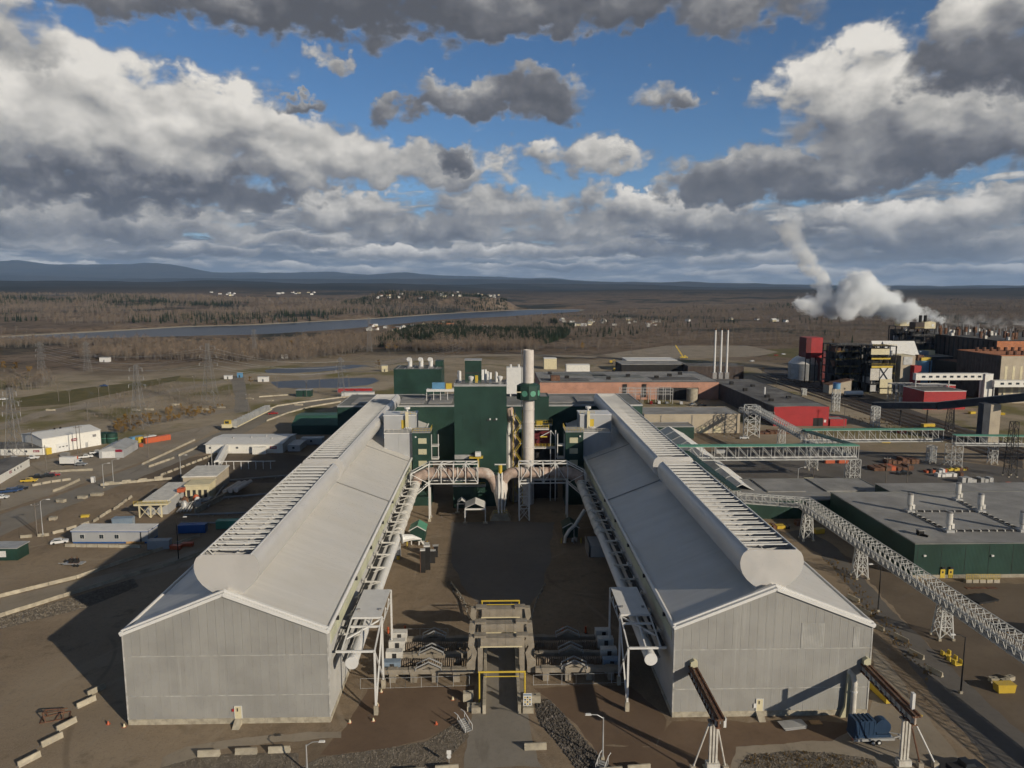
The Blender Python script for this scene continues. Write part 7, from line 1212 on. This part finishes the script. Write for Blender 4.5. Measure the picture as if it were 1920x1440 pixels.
p = g(1680, 1320); t = thing('plank_stack', 'weathered plank stack beside the yellow trough', 'stack', p, R(-35))
for k in range(5): obj('plank', MB().box(-1.6, 1.6, -.8 + k * .34, -.5 + k * .34, .02, .3 + .06 * (k % 2)), 'galv', t)
for k, (px, py) in enumerate(((1773, 1228), (1785, 1238), (1795, 1246))):
    t = thing('pipe_cradle', f'yellow steel pipe cradle on the dirt, {("left", "middle", "right")[k]} of three', 'cradle', g(px, py), R(10), 'yellow cradles'); obj('base', MB().box(-.9, .9, -.5, .5, 0, .25), 'yellow', t)
    for s in (-.8, .8): obj('horn', MB().box(s - .12, s + .12, -.4, .4, .25, 1.0), 'yellow', t)
p = g(1888, 1301); t = thing('skip_container', 'bright yellow skip near the right picture edge', 'skip', p); obj('body', MB().ext([(-1.5, .1), (1.5, .1), (1.7, 1.6), (-1.7, 1.6)], 'y', 0, 1.6), 'caryellow', t); obj('rim', MB().box(-1.75, 1.75, -.05, 1.65, 1.55, 1.68), 'caryellow', t)
for k, (px, py) in enumerate(((1863, 1278), (1885, 1281), (1893, 1275))): t = thing('concrete_block', f'loose pale block behind the yellow skip, {("left", "middle", "right")[k]} of three', 'concrete block', g(px, py), R(10 * k), 'blocks behind the skip'); obj('block', MB().box(-.8, .8, -.5, .5, 0, .8), 'concrete', t); obj('eye', MB().box(-.1, .1, -.1, .1, .8, .9), 'dark', t)
for k in range(5):
    p = g(1815 + k * 13, 1092); t = thing('yellow_cage', f'yellow mesh cage on a pale block by the workshop wall, {("first", "second", "third", "fourth", "fifth")[k]} from the left', 'cage', p, 0, 'yellow cages'); obj('block', MB().box(-.75, .75, -.4, .6, 0, .9), 'concrete', t); q = MB()
    for x in (-.75, -.25, .25, .75): q.beam((x, -.3, .9), (x, -.3, 2.3), .07)
    for z in (1.0, 1.6, 2.3): q.beam((-.75, -.3, z), (.75, -.3, z), .07)
    obj('mesh_panel', q, 'yellow', t)
t = thing('rusty_plates', 'rusty steel plates lying before the yellow cages', 'plates', g(1840, 1102)); 
for k in range(3): obj('plate', MB().box(-4 + k * 2.6, -1.6 + k * 2.6, -.8, .4, .02, .12), 'rust', t)
for k, (px, py, L, Wd, h, m, lab) in enumerate(((1670, 880, 17, 6, 2.0, 'rust', 'long rusty stack of steel sections in the right yard'), (1690, 868, 14, 5, 2.6, 'rust', 'second rusty stack of steel sections behind the first'), (1755, 886, 9, 2.6, 1.6, 'white', 'white steel box beams stacked in the right yard, the rear ones'), (1780, 893, 11, 2.8, 1.7, 'white', 'white steel box beams stacked in the right yard, the front ones'), (1795, 882, 9, 2.4, 1.2, 'yellow', 'yellow spreader frames by the white box beams'), (1830, 904, 13, 3.4, 2.2, 'galv', 'grey scaffold parts heaped in the right yard'), (1870, 912, 12, 3, 1.4, 'black', 'dark scrap heap at the right of the scaffold parts'), (1455, 812, 20, 6, 1.6, 'rust', 'mixed scrap and boxes before the red front wall'), (1330, 862, 12, 2.5, 1.0, 'rust', 'rusty steel laid out behind the tent hall'), (1450, 990, 10, 3, 1.6, 'caryellow', 'yellow frames and pallets before the low green building'))):
    t = thing('steel_stack', lab, 'stack', g(px, py), R(3)); rnd = random.Random(k); n = 7
    for q in range(n):
        x = -L / 2 + q * L / n; obj('piece', MB().box(x, x + L / n * rnd.uniform(.75, .98), -Wd / 2 + rnd.uniform(0, .6), Wd / 2 - rnd.uniform(0, .6), .05, h * rnd.uniform(.55, 1)), m if rnd.random() < .75 else rnd.choice(['rust', 'galv', 'orange', 'black']), t)
for k, px in enumerate((1555, 1580)): t = thing('orange_bin', f'orange waste bin under the covered bridge, the {"left" if k == 0 else "right"} one', 'bin', g(px, 868), 0, 'orange bins'); obj('body', MB().box(-2, 2, -.9, .9, 0, 1.5), 'orange', t); obj('lid', MB().box(-2.05, 2.05, -.95, .95, 1.5, 1.62), 'rust', t)
p = g(1516, 900); t = thing('concrete_block', 'yellowish long block on the yard behind the low building', 'concrete block', p); obj('block', MB().box(-1.7, 1.7, -.5, .5, 0, .9), 'panelcream', t); obj('stripe', MB().box(-1.7, 1.7, -.52, -.5, .4, .5), 'dark', t)
p = g(1280, 672); t = thing('mobile_crane', 'yellow mobile crane with a raised boom on the gravel clearing', 'crane', p); obj('boom', MB().beam((0, 0, 2), (-8, 0, 14), 1.0), 'yellow', t); obj('carrier', MB().box(-3, 5, -1.3, 1.3, .6, 2.0), 'yellow', t); obj('cab', MB().box(1.5, 3.2, -1.2, 0, 2, 3.4), 'yellow', t)
for x in (-2, 0, 3.5): obj('wheel', MB().cyl((x, -1.4, .6), (x, 1.4, .6), .6, 10), 'rubber', t)
for px, py, m, lab in ((1145, 682, 'caryellow', 'yellow digger on the bare ground beyond the stack, the left one'), (1152, 697, 'caryellow', 'yellow digger on the bare ground beyond the stack, the near one'), (1380, 705, 'caryellow', 'yellow loader by the slender stacks')): t = thing('digger', lab, 'digger', g(px, py)); obj('cab', MB().box(-1, 1.4, -1, 1, 1.2, 3.4), m, t); obj('track', MB().box(-2, 2, -1.4, 1.4, 0, 1.2), 'rubber', t); obj('boom', MB().tube([(1, 0, 2), (3.4, 0, 4.4), (5, 0, 1.4)], .3, 6), m, t)
# gravel and rubble beds
def stones(name, poly, n, r0, r1, label, m, seed, bed=None):
    P = [g(*q) for q in poly]; xs = [p.x for p in P]; ys = [p.y for p in P]; rnd = np.random.RandomState(seed)
    X = rnd.uniform(min(xs), max(xs), n * 4); Y = rnd.uniform(min(ys), max(ys), n * 4); k = dist_poly(X, Y, [(p.x, p.y) for p in P]) < 0; X, Y = X[k][:n], Y[k][:n]
    oc = np.array([(1, 0, 0), (0, 1, 0), (-1, 0, 0), (0, -1, 0), (0, 0, 1.0)]); V = []; Fc = []
    for i in range(len(X)):
        r = r0 + (r1 - r0) * rnd.rand() ** 2; o = oc * (r * rnd.uniform(.6, 1.2, (5, 1))) * (1, 1, .8); a = rnd.rand() * 6.28; c, s = math.cos(a), math.sin(a); o = np.stack([o[:, 0] * c - o[:, 1] * s, o[:, 0] * s + o[:, 1] * c, o[:, 2]], -1) + (X[i], Y[i], .02); b = len(V); V += o.tolist(); Fc += [(b, b + 1, b + 4), (b + 1, b + 2, b + 4), (b + 2, b + 3, b + 4), (b + 3, b, b + 4)]
    me = bpy.data.meshes.new(name); me.from_pydata(V, [], Fc); me.materials.append(MAT[m]); o = obj(name, me, None); tag(o, label, name.replace('_', ' '), kind='stuff')
    if bed: struct(name + '_bed', MB().add([(p.x, p.y, bed) for p in P], [tuple(range(len(P)))]), 'stonebed', 'stony bed under the ' + label)
mat('stone', (.15, .128, .10), .95, var=.4, scale=1.2, col2=(.21, .185, .15)); mat('stonedark', (.075, .065, .055), .95, var=.5, scale=1.2, col2=(.17, .15, .13))
stones('crushed_stone', [(560, 1440), (600, 1420), (720, 1404), (800, 1390), (862, 1352), (880, 1380), (838, 1425), (800, 1442)], 3400, .05, .2, 'grey crushed stone bank left of the yard road', 'stone', 1, .02)
stones('rubble', [(1000, 1308), (1030, 1312), (1062, 1345), (1100, 1392), (1150, 1442), (1085, 1446), (1050, 1400), (1010, 1352)], 2600, .1, .38, 'dark rubble strip right of the yard road', 'stonedark', 2, .02)
stones('crushed_stone', [(1380, 1446), (1400, 1416), (1480, 1408), (1560, 1412), (1640, 1424), (1650, 1446)], 1800, .06, .22, 'grey crushed stone patch at the bottom edge before the right gable', 'stone', 3, .02)
stones('crushed_stone', [(300, 1440), (370, 1420), (440, 1412), (560, 1412), (560, 1442)], 1500, .05, .18, 'grey crushed stone strip at the bottom left', 'stone', 4, .02)
stones('crushed_stone', [(0, 1180), (0, 1158), (150, 1116), (250, 1085), (260, 1100), (160, 1140)], 2500, .1, .3, 'grey stone verge below the near barrier line', 'stone', 5, .02)
stones('rubble', [(835, 1090), (848, 1092), (895, 1150), (890, 1160), (872, 1140)], 400, .1, .3, 'loose rubble along the left kerb of the yard', 'stone', 6)
for pts, lab in (([(846, 1096), (870, 1130), (880, 1165)], 'left'), ([(1022, 1098), (1005, 1130), (996, 1165)], 'right')):
    P = [g(*q) for q in pts]; t = thing('guard_rail', f'low steel guard rail at the {lab} side of the yard funnel', 'guard rail', P[0]); o = P[0]
    for a, b in zip(P, P[1:]): obj('rail', MB().beam((a - o) + Vector((0, 0, .7)), (b - o) + Vector((0, 0, .7)), .12, .4), 'concrete', t)
    for a, b in zip(P, P[1:]):
        for k in range(4): q = a.lerp(b, k / 4) - o; obj('post', MB().box(q.x - .1, q.x + .1, q.y - .1, q.y + .1, 0, .7), 'galv', t)
sheet('dirt_bank', [(640, 1372), (690, 1290), (890, 1285), (893, 1330), (860, 1350), (800, 1385), (700, 1405), (600, 1415)], .005, 'reddirt', 'reddish dirt before the left busbar rows')
sheet('dirt_bank', [(1000, 1290), (1180, 1285), (1250, 1350), (1230, 1400), (1110, 1395), (1040, 1320)], .005, 'reddirt', 'reddish dirt before the right busbar rows')

sheet('dirt_bank', [(1110, 1395), (1230, 1400), (1262, 1352), (1640, 1346), (1700, 1372), (1640, 1388), (1500, 1392), (1400, 1402), (1360, 1452), (1120, 1452)], .0035, 'reddirt', 'dark reddish dirt before the right gable', 1.0)

# ================================================================ woods
def twig_tree(seed, h, spread, nb, leaf=0.0):
    r = random.Random(seed); v, f, mi = [], [], []
    def stick(p, q, w0, w1, m=0):
        d = (q - p).normalized(); a = d.cross(Vector((.3, .9, .2))).normalized(); b = d.cross(a); n = len(v)
        for e, w in ((p, w0), (q, w1)):
            for k in range(3): t = 2.094 * k; v.append(e + a * math.cos(t) * w + b * math.sin(t) * w)
        for k in range(3): f.append((n + k, n + (k + 1) % 3, n + 3 + (k + 1) % 3, n + 3 + k)); mi.append(m)
    stick(Vector((0, 0, 0)), Vector((0, 0, h * .55)), .16, .11); stick(Vector((0, 0, h * .55)), Vector((r.uniform(-.4, .4), r.uniform(-.4, .4), h)), .11, .02)
    for k in range(nb):
        z = h * r.uniform(.3, .92); a = r.uniform(0, 6.28); L = spread * (1.15 - z / h) * r.uniform(.7, 1.3) + .5; p = Vector((0, 0, z)); q = p + Vector((math.cos(a) * L, math.sin(a) * L, L * r.uniform(.5, 1.1))); stick(p, q, .06, .02)
        for j in range(6):
            s = p.lerp(q, r.uniform(.35, 1)); n = len(v); u = Vector((r.uniform(-1, 1), r.uniform(-1, 1), r.uniform(-.2, 1))).normalized(); w = u.cross(Vector((r.random(), r.random(), r.random()))).normalized(); l = r.uniform(.5, 1.1)
            v.extend([s + w * .05 * (1 + leaf * 7), s - w * .05 * (1 + leaf * 7), s + u * l]); f.append((n, n + 1, n + 2)); mi.append(1)
    me = bpy.data.meshes.new('tree'); me.from_pydata([tuple(x) for x in v], [], f); me.materials.append(MAT['bark']); me.materials.append(MAT['autumn' if leaf > .5 else 'twig'])
    me.polygons.foreach_set('material_index', mi); return me
def conifer(seed, h, w):
    r = random.Random(seed); v, f = [], []
    for k in range(9):
        z = h * (.1 + .88 * k / 9); rad = w * (1 - k / 9.4) * r.uniform(.8, 1.15); nn = 8
        for j in range(nn):
            a = 2 * math.pi * (j + r.random() * .7) / nn; n = len(v); c, s = math.cos(a), math.sin(a); q = rad * r.uniform(.7, 1.2)
            v.extend([(-s * .5 * q * .8, c * .5 * q * .8, z + h * .13), (s * .5 * q * .8, -c * .5 * q * .8, z + h * .13), (c * q, s * q, z - h * .03)]); f.append((n, n + 1, n + 2))
    n = len(v); v.extend([(-.1, 0, 0), (.1, 0, 0), (0, 0, h)]); f.append((n, n + 1, n + 2))
    me = bpy.data.meshes.new('conifer'); me.from_pydata(v, [], f); me.materials.append(MAT['needle']); return me
def m_leaf(name, col, var):
    m = bpy.data.materials.new(name); m.use_nodes = True; T = NT(m.node_tree); b = T.n['Principled BSDF']; oi = T.new('ShaderNodeObjectInfo').outputs['Random']; pos = T.new('ShaderNodeNewGeometry').outputs['Position']
    c = T.mix(oi, tuple(x * (1 - var) for x in col), tuple(x * (1 + var) for x in col)); c = T.mix(T.mr(T.noise(pos, .01, 4, .6), .4, .65, 0, .5), c, tuple(x * .55 for x in col)); T.l.new(c, b.inputs['Base Color']); b.inputs['Roughness'].default_value = .9; b.inputs['Specular IOR Level'].default_value = .1; MAT[name] = m
m_leaf('twig', (.275, .195, .128), .35); m_leaf('needle', (.028, .042, .024), .3); m_leaf('autumn', (.24, .145, .04), .25)
HID = bpy.data.collections.new('tree_kinds')
def kinds(lst):
    c = bpy.data.collections.new('kind'); 
    for i, me in enumerate(lst): o = bpy.data.objects.new('tree_kind', me); c.objects.link(o)
    return c
K_BARE = kinds([twig_tree(s, 8 + s % 4 * 1.3, 3.3, 20) for s in range(7)]); K_CON = kinds([conifer(s, 11 + s, 2.4) for s in range(3)]); K_AUT = kinds([twig_tree(s + 50, 8, 2.6, 22, 1.0) for s in range(3)])
def gn_wood(name, pts, scl, coll, label, seed):
    me = bpy.data.meshes.new(name); me.from_pydata([tuple(p) for p in pts], [], []); at = me.attributes.new('sc', 'FLOAT', 'POINT'); at.data.foreach_set('value', np.asarray(scl, np.float32))
    o = bpy.data.objects.new(name, me); COL.objects.link(o); tag(o, label, 'wood', kind='stuff')
    ng = bpy.data.node_groups.new(name, 'GeometryNodeTree'); ng.interface.new_socket('Geometry', in_out='INPUT', socket_type='NodeSocketGeometry'); ng.interface.new_socket('Geometry', in_out='OUTPUT', socket_type='NodeSocketGeometry')
    N = ng.nodes; gi, go = N.new('NodeGroupInput'), N.new('NodeGroupOutput'); iop = N.new('GeometryNodeInstanceOnPoints'); ci = N.new('GeometryNodeCollectionInfo'); ci.inputs['Collection'].default_value = coll; ci.inputs['Separate Children'].default_value = True; ci.inputs['Reset Children'].default_value = True
    iop.inputs['Pick Instance'].default_value = True; rv = N.new('FunctionNodeRandomValue'); rv.data_type = 'FLOAT_VECTOR'; rv.inputs[0].default_value = (-.06, -.06, 0); rv.inputs[1].default_value = (.06, .06, 6.28); rv.inputs['Seed'].default_value = seed
    na = N.new('GeometryNodeInputNamedAttribute'); na.data_type = 'FLOAT'; na.inputs[0].default_value = 'sc'; L = ng.links
    L.new(gi.outputs[0], iop.inputs['Points']); L.new(ci.outputs[0], iop.inputs['Instance']); L.new(rv.outputs[0], iop.inputs['Rotation']); L.new(na.outputs[0], iop.inputs['Scale']); L.new(iop.outputs[0], go.inputs[0])
    m = o.modifiers.new('wood', 'NODES'); m.node_group = ng; return o
def scatter(poly, n, seed, thr=None, fs=.01, smin=.7, smax=1.25, px=True):
    P = [tuple(g(*q)[:2]) for q in poly] if px else poly; A = np.array(P); rnd = np.random.RandomState(seed); X, Y = [], []
    lo, hi = A.min(0), A.max(0); need = n; tries = 0
    while need > 0 and tries < 30:
        x = rnd.uniform(lo[0], hi[0], n * 2); y = rnd.uniform(lo[1], hi[1], n * 2); k = dist_poly(x, y, P) < 0; k &= dist_poly(x, y, RIVER) > 6
        if thr is not None: k &= fbm(x * fs, y * fs, 4, seed) > thr
        X.append(x[k]); Y.append(y[k]); need -= k.sum(); tries += 1
    X = np.concatenate(X)[:n]; Y = np.concatenate(Y)[:n]; Z = terrain_z(X, Y) - .1; return np.stack([X, Y, Z], -1), rnd.uniform(smin, smax, len(X))
POLY_L = [(-160, 652), (0, 645), (300, 639), (480, 634), (620, 627), (730, 616), (735, 640), (700, 656), (620, 672), (500, 684), (470, 698), (380, 704), (300, 694), (240, 684), (150, 700), (90, 728), (0, 742), (-160, 760)]
POLY_C = [(735, 640), (760, 625), (830, 617), (920, 611), (1000, 611), (1010, 634), (985, 650), (900, 652), (800, 652), (725, 652)]
POLY_R = [(1000, 652), (1010, 610), (960, 598), (1090, 588), (1300, 580), (1600, 574), (1960, 570), (2080, 580), (2080, 640), (1940, 645), (1750, 650), (1600, 646), (1450, 652), (1400, 646), (1250, 646), (1120, 662)]
POLY_F = [(-200, 631), (0, 629), (230, 617), (480, 607), (700, 595), (860, 584), (935, 580.5), (930, 575), (700, 574), (300, 574), (-200, 575)]
for nm, poly, n, thr, coll, lab, sd, a, b in (('bare_wood', POLY_L, 5200, .40, K_BARE, 'grey brown leafless wood on the near side of the river, left of the works', 1, .6, 1.3), ('bare_wood', POLY_R, 16000, .36, K_BARE, 'brown leafless wood behind the works on the right', 2, .6, 1.2), ('bare_wood', POLY_F, 9000, .42, K_BARE, 'grey leafless wood on the far river bank', 3, .9, 1.6),
    ('conifer_wood', [(700, 650), (730, 632), (770, 620), (840, 612), (930, 606), (1030, 604), (1080, 612), (1060, 634), (1000, 654), (900, 655), (780, 655)], 6200, .40, K_CON, 'dark green conifer wood behind the green tower', 4, .6, 1.1), ('conifer_wood', POLY_F, 2200, .55, K_CON, 'dark conifer patches on the far river bank', 5, .9, 1.5), ('conifer_wood', POLY_R, 1200, .58, K_CON, 'dark conifer patches in the wood on the right', 6, .6, 1.1)):
    p, s = scatter(poly, n, sd, thr, .006 if 'far' not in lab else .003, a, b); gn_wood(nm, p, s, coll, lab, sd)
p, s = scatter([(700, 652), (740, 628), (840, 612), (1000, 606), (1070, 618), (1010, 655)], 2200, 19, .3, .01); gn_wood('bare_wood', p, s, K_BARE, 'leafless trees mixed into the conifer wood', 19)
p, s = scatter([(_BLUFF[0] - 320, _BLUFF[1] - 240), (_BLUFF[0] + 260, _BLUFF[1] - 240), (_BLUFF[0] + 260, _BLUFF[1] + 160), (_BLUFF[0] - 320, _BLUFF[1] + 160)], 1500, 23, .38, .012, .7, 1.2, False); gn_wood('conifer_wood', p, s, K_CON, 'dark trees covering the far bank bluff', 23)
p, s = scatter([(724, 652), (800, 653), (900, 653), (985, 652), (1010, 650), (1010, 657), (900, 660), (800, 660), (724, 658)], 900, 9); gn_wood('bare_wood', p, s, K_BARE, 'pale leafless tree row at the foot of the conifer wood', 9)
p, s = scatter([(0, 760), (120, 735), (260, 715), (380, 705), (480, 712), (470, 750), (380, 765), (250, 790), (100, 790), (0, 800)], 700, 12, .5, .02, .12, .3); gn_wood('scrub', p, s, K_BARE, 'low leafless scrub on the waste ground left of the works', 12)
p, s = scatter([(1390, 1445), (1400, 1418), (1480, 1410), (1560, 1414), (1640, 1426), (1645, 1445)], 160, 14, None, .02, .03, .08); gn_wood('scrub', p, s, K_AUT, 'dry weeds on the stones at the bottom edge', 14)
p, s = scatter([(205, 806), (260, 785), (330, 768), (420, 765), (400, 780), (300, 796), (230, 815)], 120, 16, .4, .05, .2, .5); gn_wood('scrub', p, s, K_AUT, 'yellow green shrubs in the strip behind the containers', 16)
p, s = scatter([(120, 945), (150, 932), (200, 926), (240, 922), (235, 930), (180, 938)], 70, 17, None, .05, .04, .1); gn_wood('scrub', p, s, K_BARE, 'low weeds among the pale blocks by the access road', 17)
p, s = scatter([(1590, 780), (1640, 785), (1740, 810), (1730, 818), (1640, 800), (1585, 792)], 90, 18, None, .05, .08, .22); gn_wood('scrub', p, s, K_AUT, 'yellow weeds along the near side of the tracks', 18)
p, s = scatter([(1540, 1050), (1570, 1050), (1700, 1200), (1760, 1280), (1740, 1285), (1640, 1170)], 160, 15, None, .02, .05, .13); gn_wood('scrub', p, s, K_AUT, 'dry weeds along the barriers right of the service road', 15)
for k, (px, py, h, lab) in enumerate(((222, 806, .8, 'yellow leaved bush at the left end of the bush row behind the containers'), (236, 803, .9, 'yellow leaved bush in the middle of the bush row'), (250, 799, .75, 'yellow green bush at the right end of the bush row'), (270, 790, .6, 'small yellow green bush beyond the bush row'), (8, 697, 1.1, 'orange autumn tree at the left picture edge'), (30, 700, 1.2, 'orange autumn tree second from the left edge'), (55, 704, 1.0, 'orange autumn tree beside the wood edge pylon'), (75, 716, .8, 'small orange tree at the foot of the pylon'), (525, 650, 1.1, 'orange tree in the wood above the ponds, the left one'), (545, 652, 1.2, 'orange tree in the wood above the ponds, the right one'), (710, 690, .9, 'orange shrub beside the cream hut'), (728, 660, 1.2, 'golden tree at the left end of the conifer wood'), (742, 660, 1.1, 'golden tree second along the conifer wood'), (1092, 657, 1.1, 'pale green willow at the right end of the conifer row'), (1560, 652, 1.3, 'orange tree right of the red tower'), (1552, 655, 1.0, 'smaller orange tree beside the red tower'), (1430, 700, .6, 'yellow shrub by the rail yard'), (470, 722, .8, 'olive shrub beside the spur road'))):
    me = K_AUT.objects[k % 3].data; p = g(px, py); t = thing('autumn_tree', lab, 'tree', p, k * 1.3, 'autumn trees'); tr = MB().lathe((0, 0, 0), [(.2, 0), (.12, 3)], 6)
    obj('trunk', tr, 'bark', t); o = obj('crown', me, None, t); o.scale = (h, h, h); t['kindred'] = 0; del t['kindred']
# ================================================================ houses
HW = {}
def house(p, rz, sc, wall, roof, label, group):
    k = (wall, roof)
    if k not in HW: HW[k] = (MB().ext([(-3.5, -1), (3.5, -1), (3.5, 3), (0, 5), (-3.5, 3)], 'x', -5, 5).mesh('wall', wall), MB().ext([(-4, 2.75), (0, 5.05), (4, 2.75), (4, 2.95), (0, 5.3), (-4, 2.95)], 'x', -5.4, 5.4).mesh('roof', roof), MB().box(-.6, .6, -.05, .05, 1, 2.2).mesh('window', 'glass'))
    w, r, wi = HW[k]; t = thing('house', label, 'house', p, rz, group); t.scale = (sc,) * 3; obj('wall', w, None, t); obj('roof', r, None, t)
    for x in (-2.5, 2.5): obj('window', wi, None, t, (x, -3.55, 0))
rnd = random.Random(3)
for (x0, x1, y0, y1, n, sc, lab, gr) in ((690, 910, 608, 622, 26, .95, 'small pale house among trees on the near river bank', 'houses on the near bank'), (1030, 1260, 599, 613, 26, .95, 'small white house in the village right of the conifer wood', 'houses right of the conifers'), (1260, 1500, 596, 606, 6, .95, 'lone white house in the wood on the right', 'lone houses on the right'), (690, 935, 547, 560, 34, 1.2, 'tiny white house of the town above the far cliff', 'town above the cliff'), (390, 600, 548, 556, 16, 1.2, 'tiny white house on the far left plateau', 'houses on the plateau')):
    for k, px in enumerate(sorted(rnd.uniform(x0, x1) for _ in range(n))):
        py = rnd.uniform(y0, y1); p = g(px, py)
        if py < 570: # on the rising far bank: march along the sight line to the terrain
            d = _ray(px, py).normalized(); tt = 1500.0
            while tt < 9000 and float(terrain_z(np.array([d.x * tt]), np.array([d.y * tt]))[0]) < CAM_H + d.z * tt: tt += 25
            p = Vector((d.x * tt, d.y * tt, 0))
        z = float(terrain_z(np.array([p.x]), np.array([p.y]))[0]); house(Vector((p.x, p.y, z + .2)), rnd.uniform(0, 3.1), sc * rnd.uniform(.8, 1.3), rnd.choice(['white', 'whitebldg', 'cream']), rnd.choice(['roofgrey', 'roofdark', 'rust', 'white']), f'{lab}, {ORD[k]} from left', gr)
p = g(832, 616); t = thing('manor', 'long pale building with an orange roof in the riverside village', 'building', p); obj('wall', MB().box(-18, 18, 0, 12, 0, 7), 'cream', t); obj('roof', MB().ext([(-.6, 7), (6, 10), (12.6, 7)], 'x', -18.5, 18.5), 'orangebrick', t)
# ================================================================ steam from the kilns
def steam():
    Y0 = 600.0; S = [(1762, 601, 6), (1746, 597, 11), (1722, 590, 16), (1698, 581, 22), (1668, 571, 29), (1635, 560, 36), (1605, 546, 38), (1585, 570, 30), (1560, 578, 24), (1520, 573, 22), (1503, 570, 16), (1548, 552, 20), (1540, 530, 20), (1528, 508, 18), (1515, 488, 19), (1500, 466, 24), (1484, 446, 27), (1476, 426, 22), (1496, 418, 18), (1470, 404, 14), (1618, 530, 24)]
    sp = [(ay(x, y, Y0 + 40 * math.sin(i * 1.7) * .3), r * Y0 / FPX) for i, (x, y, r) in enumerate(S)]
    lo = Vector([min(c[k] - r * 1.5 for c, r in sp) for k in range(3)]); hi = Vector([max(c[k] + r * 1.5 for c, r in sp) for k in range(3)])
    m = bpy.data.materials.new('steam'); m.use_nodes = True; T = NT(m.node_tree); T.n.clear(); out = T.new('ShaderNodeOutputMaterial'); pv = T.new('ShaderNodeVolumePrincipled'); T.l.new(pv.outputs[0], out.inputs['Volume'])
    pos = T.new('ShaderNodeNewGeometry').outputs['Position']; w = T.vm('SCALE', T.vm('SUBTRACT', T.noise(pos, .06, 5, .68, col=True), (.5, .5, .5)), 30.0); q = T.vm('ADD', pos, w); acc = None
    for c, r in sp: d = T.m('MULTIPLY_ADD', T.vm('DISTANCE', q, tuple(c)), -1 / r, 1.0); acc = d if acc is None else T.m('SMOOTH_MAX', acc, d, .25)
    up = T.mr(T.sep(pos)[2], 84, 112, 1.0, .16)
    den = T.m('MULTIPLY', T.mr(acc, .0, .3), T.m('MULTIPLY', up, .34)); T.l.new(den, pv.inputs['Density']); pv.inputs['Color'].default_value = (.965, .985, 1, 1); pv.inputs['Anisotropy'].default_value = -.25
    o = obj('steam_plume', MB().box(lo.x, hi.x, lo.y, hi.y, max(lo.z, 38.5), hi.z), m); tag(o, 'white steam plume drifting left from the kiln house roof', 'steam', kind='stuff'); m.cycles.volume_step_rate = 1.0
    # thin wisps along the roof vents
    m2 = bpy.data.materials.new('steam_wisp'); m2.use_nodes = True; T = NT(m2.node_tree); T.n.clear(); out = T.new('ShaderNodeOutputMaterial'); pv = T.new('ShaderNodeVolumePrincipled'); T.l.new(pv.outputs[0], out.inputs['Volume']); pos = T.new('ShaderNodeNewGeometry').outputs['Position']
    T.l.new(T.m('MULTIPLY', T.mr(T.noise(T.vm('ADD', pos, T.vm('SCALE', T.noise(pos, .05, 2, col=True), 14)), .09, 4, .6), .54, .72), T.m('MULTIPLY', T.mr(T.sep(pos)[2], 44, 54, 1, 0), .05)), pv.inputs['Density']); pv.inputs['Color'].default_value = (.98, .98, .98, 1)
    o = obj('roof_steam', MB().box(359, 425, 515, 630, 44.6, 54), m2); tag(o, 'thin steam wisps along the kiln house roof vents', 'steam', kind='stuff')
steam()
# ================================================================ haze
def haze():
    m = bpy.data.materials.new('haze'); m.use_nodes = True; T = NT(m.node_tree); T.n.clear(); out = T.new('ShaderNodeOutputMaterial'); pv = T.new('ShaderNodeVolumePrincipled'); T.l.new(pv.outputs[0], out.inputs['Volume'])
    pv.inputs['Color'].default_value = (.46, .67, 1, 1); pv.inputs['Density'].default_value = 2.7e-5; pv.inputs['Anisotropy'].default_value = 0.0
    o = obj('haze', MB().box(-41000, 41000, -41000, 41000, -14, 1250), m); tag(o, 'pale blue air haze over the far hills', kind='stuff'); o.display_type = 'BOUNDS'
haze()
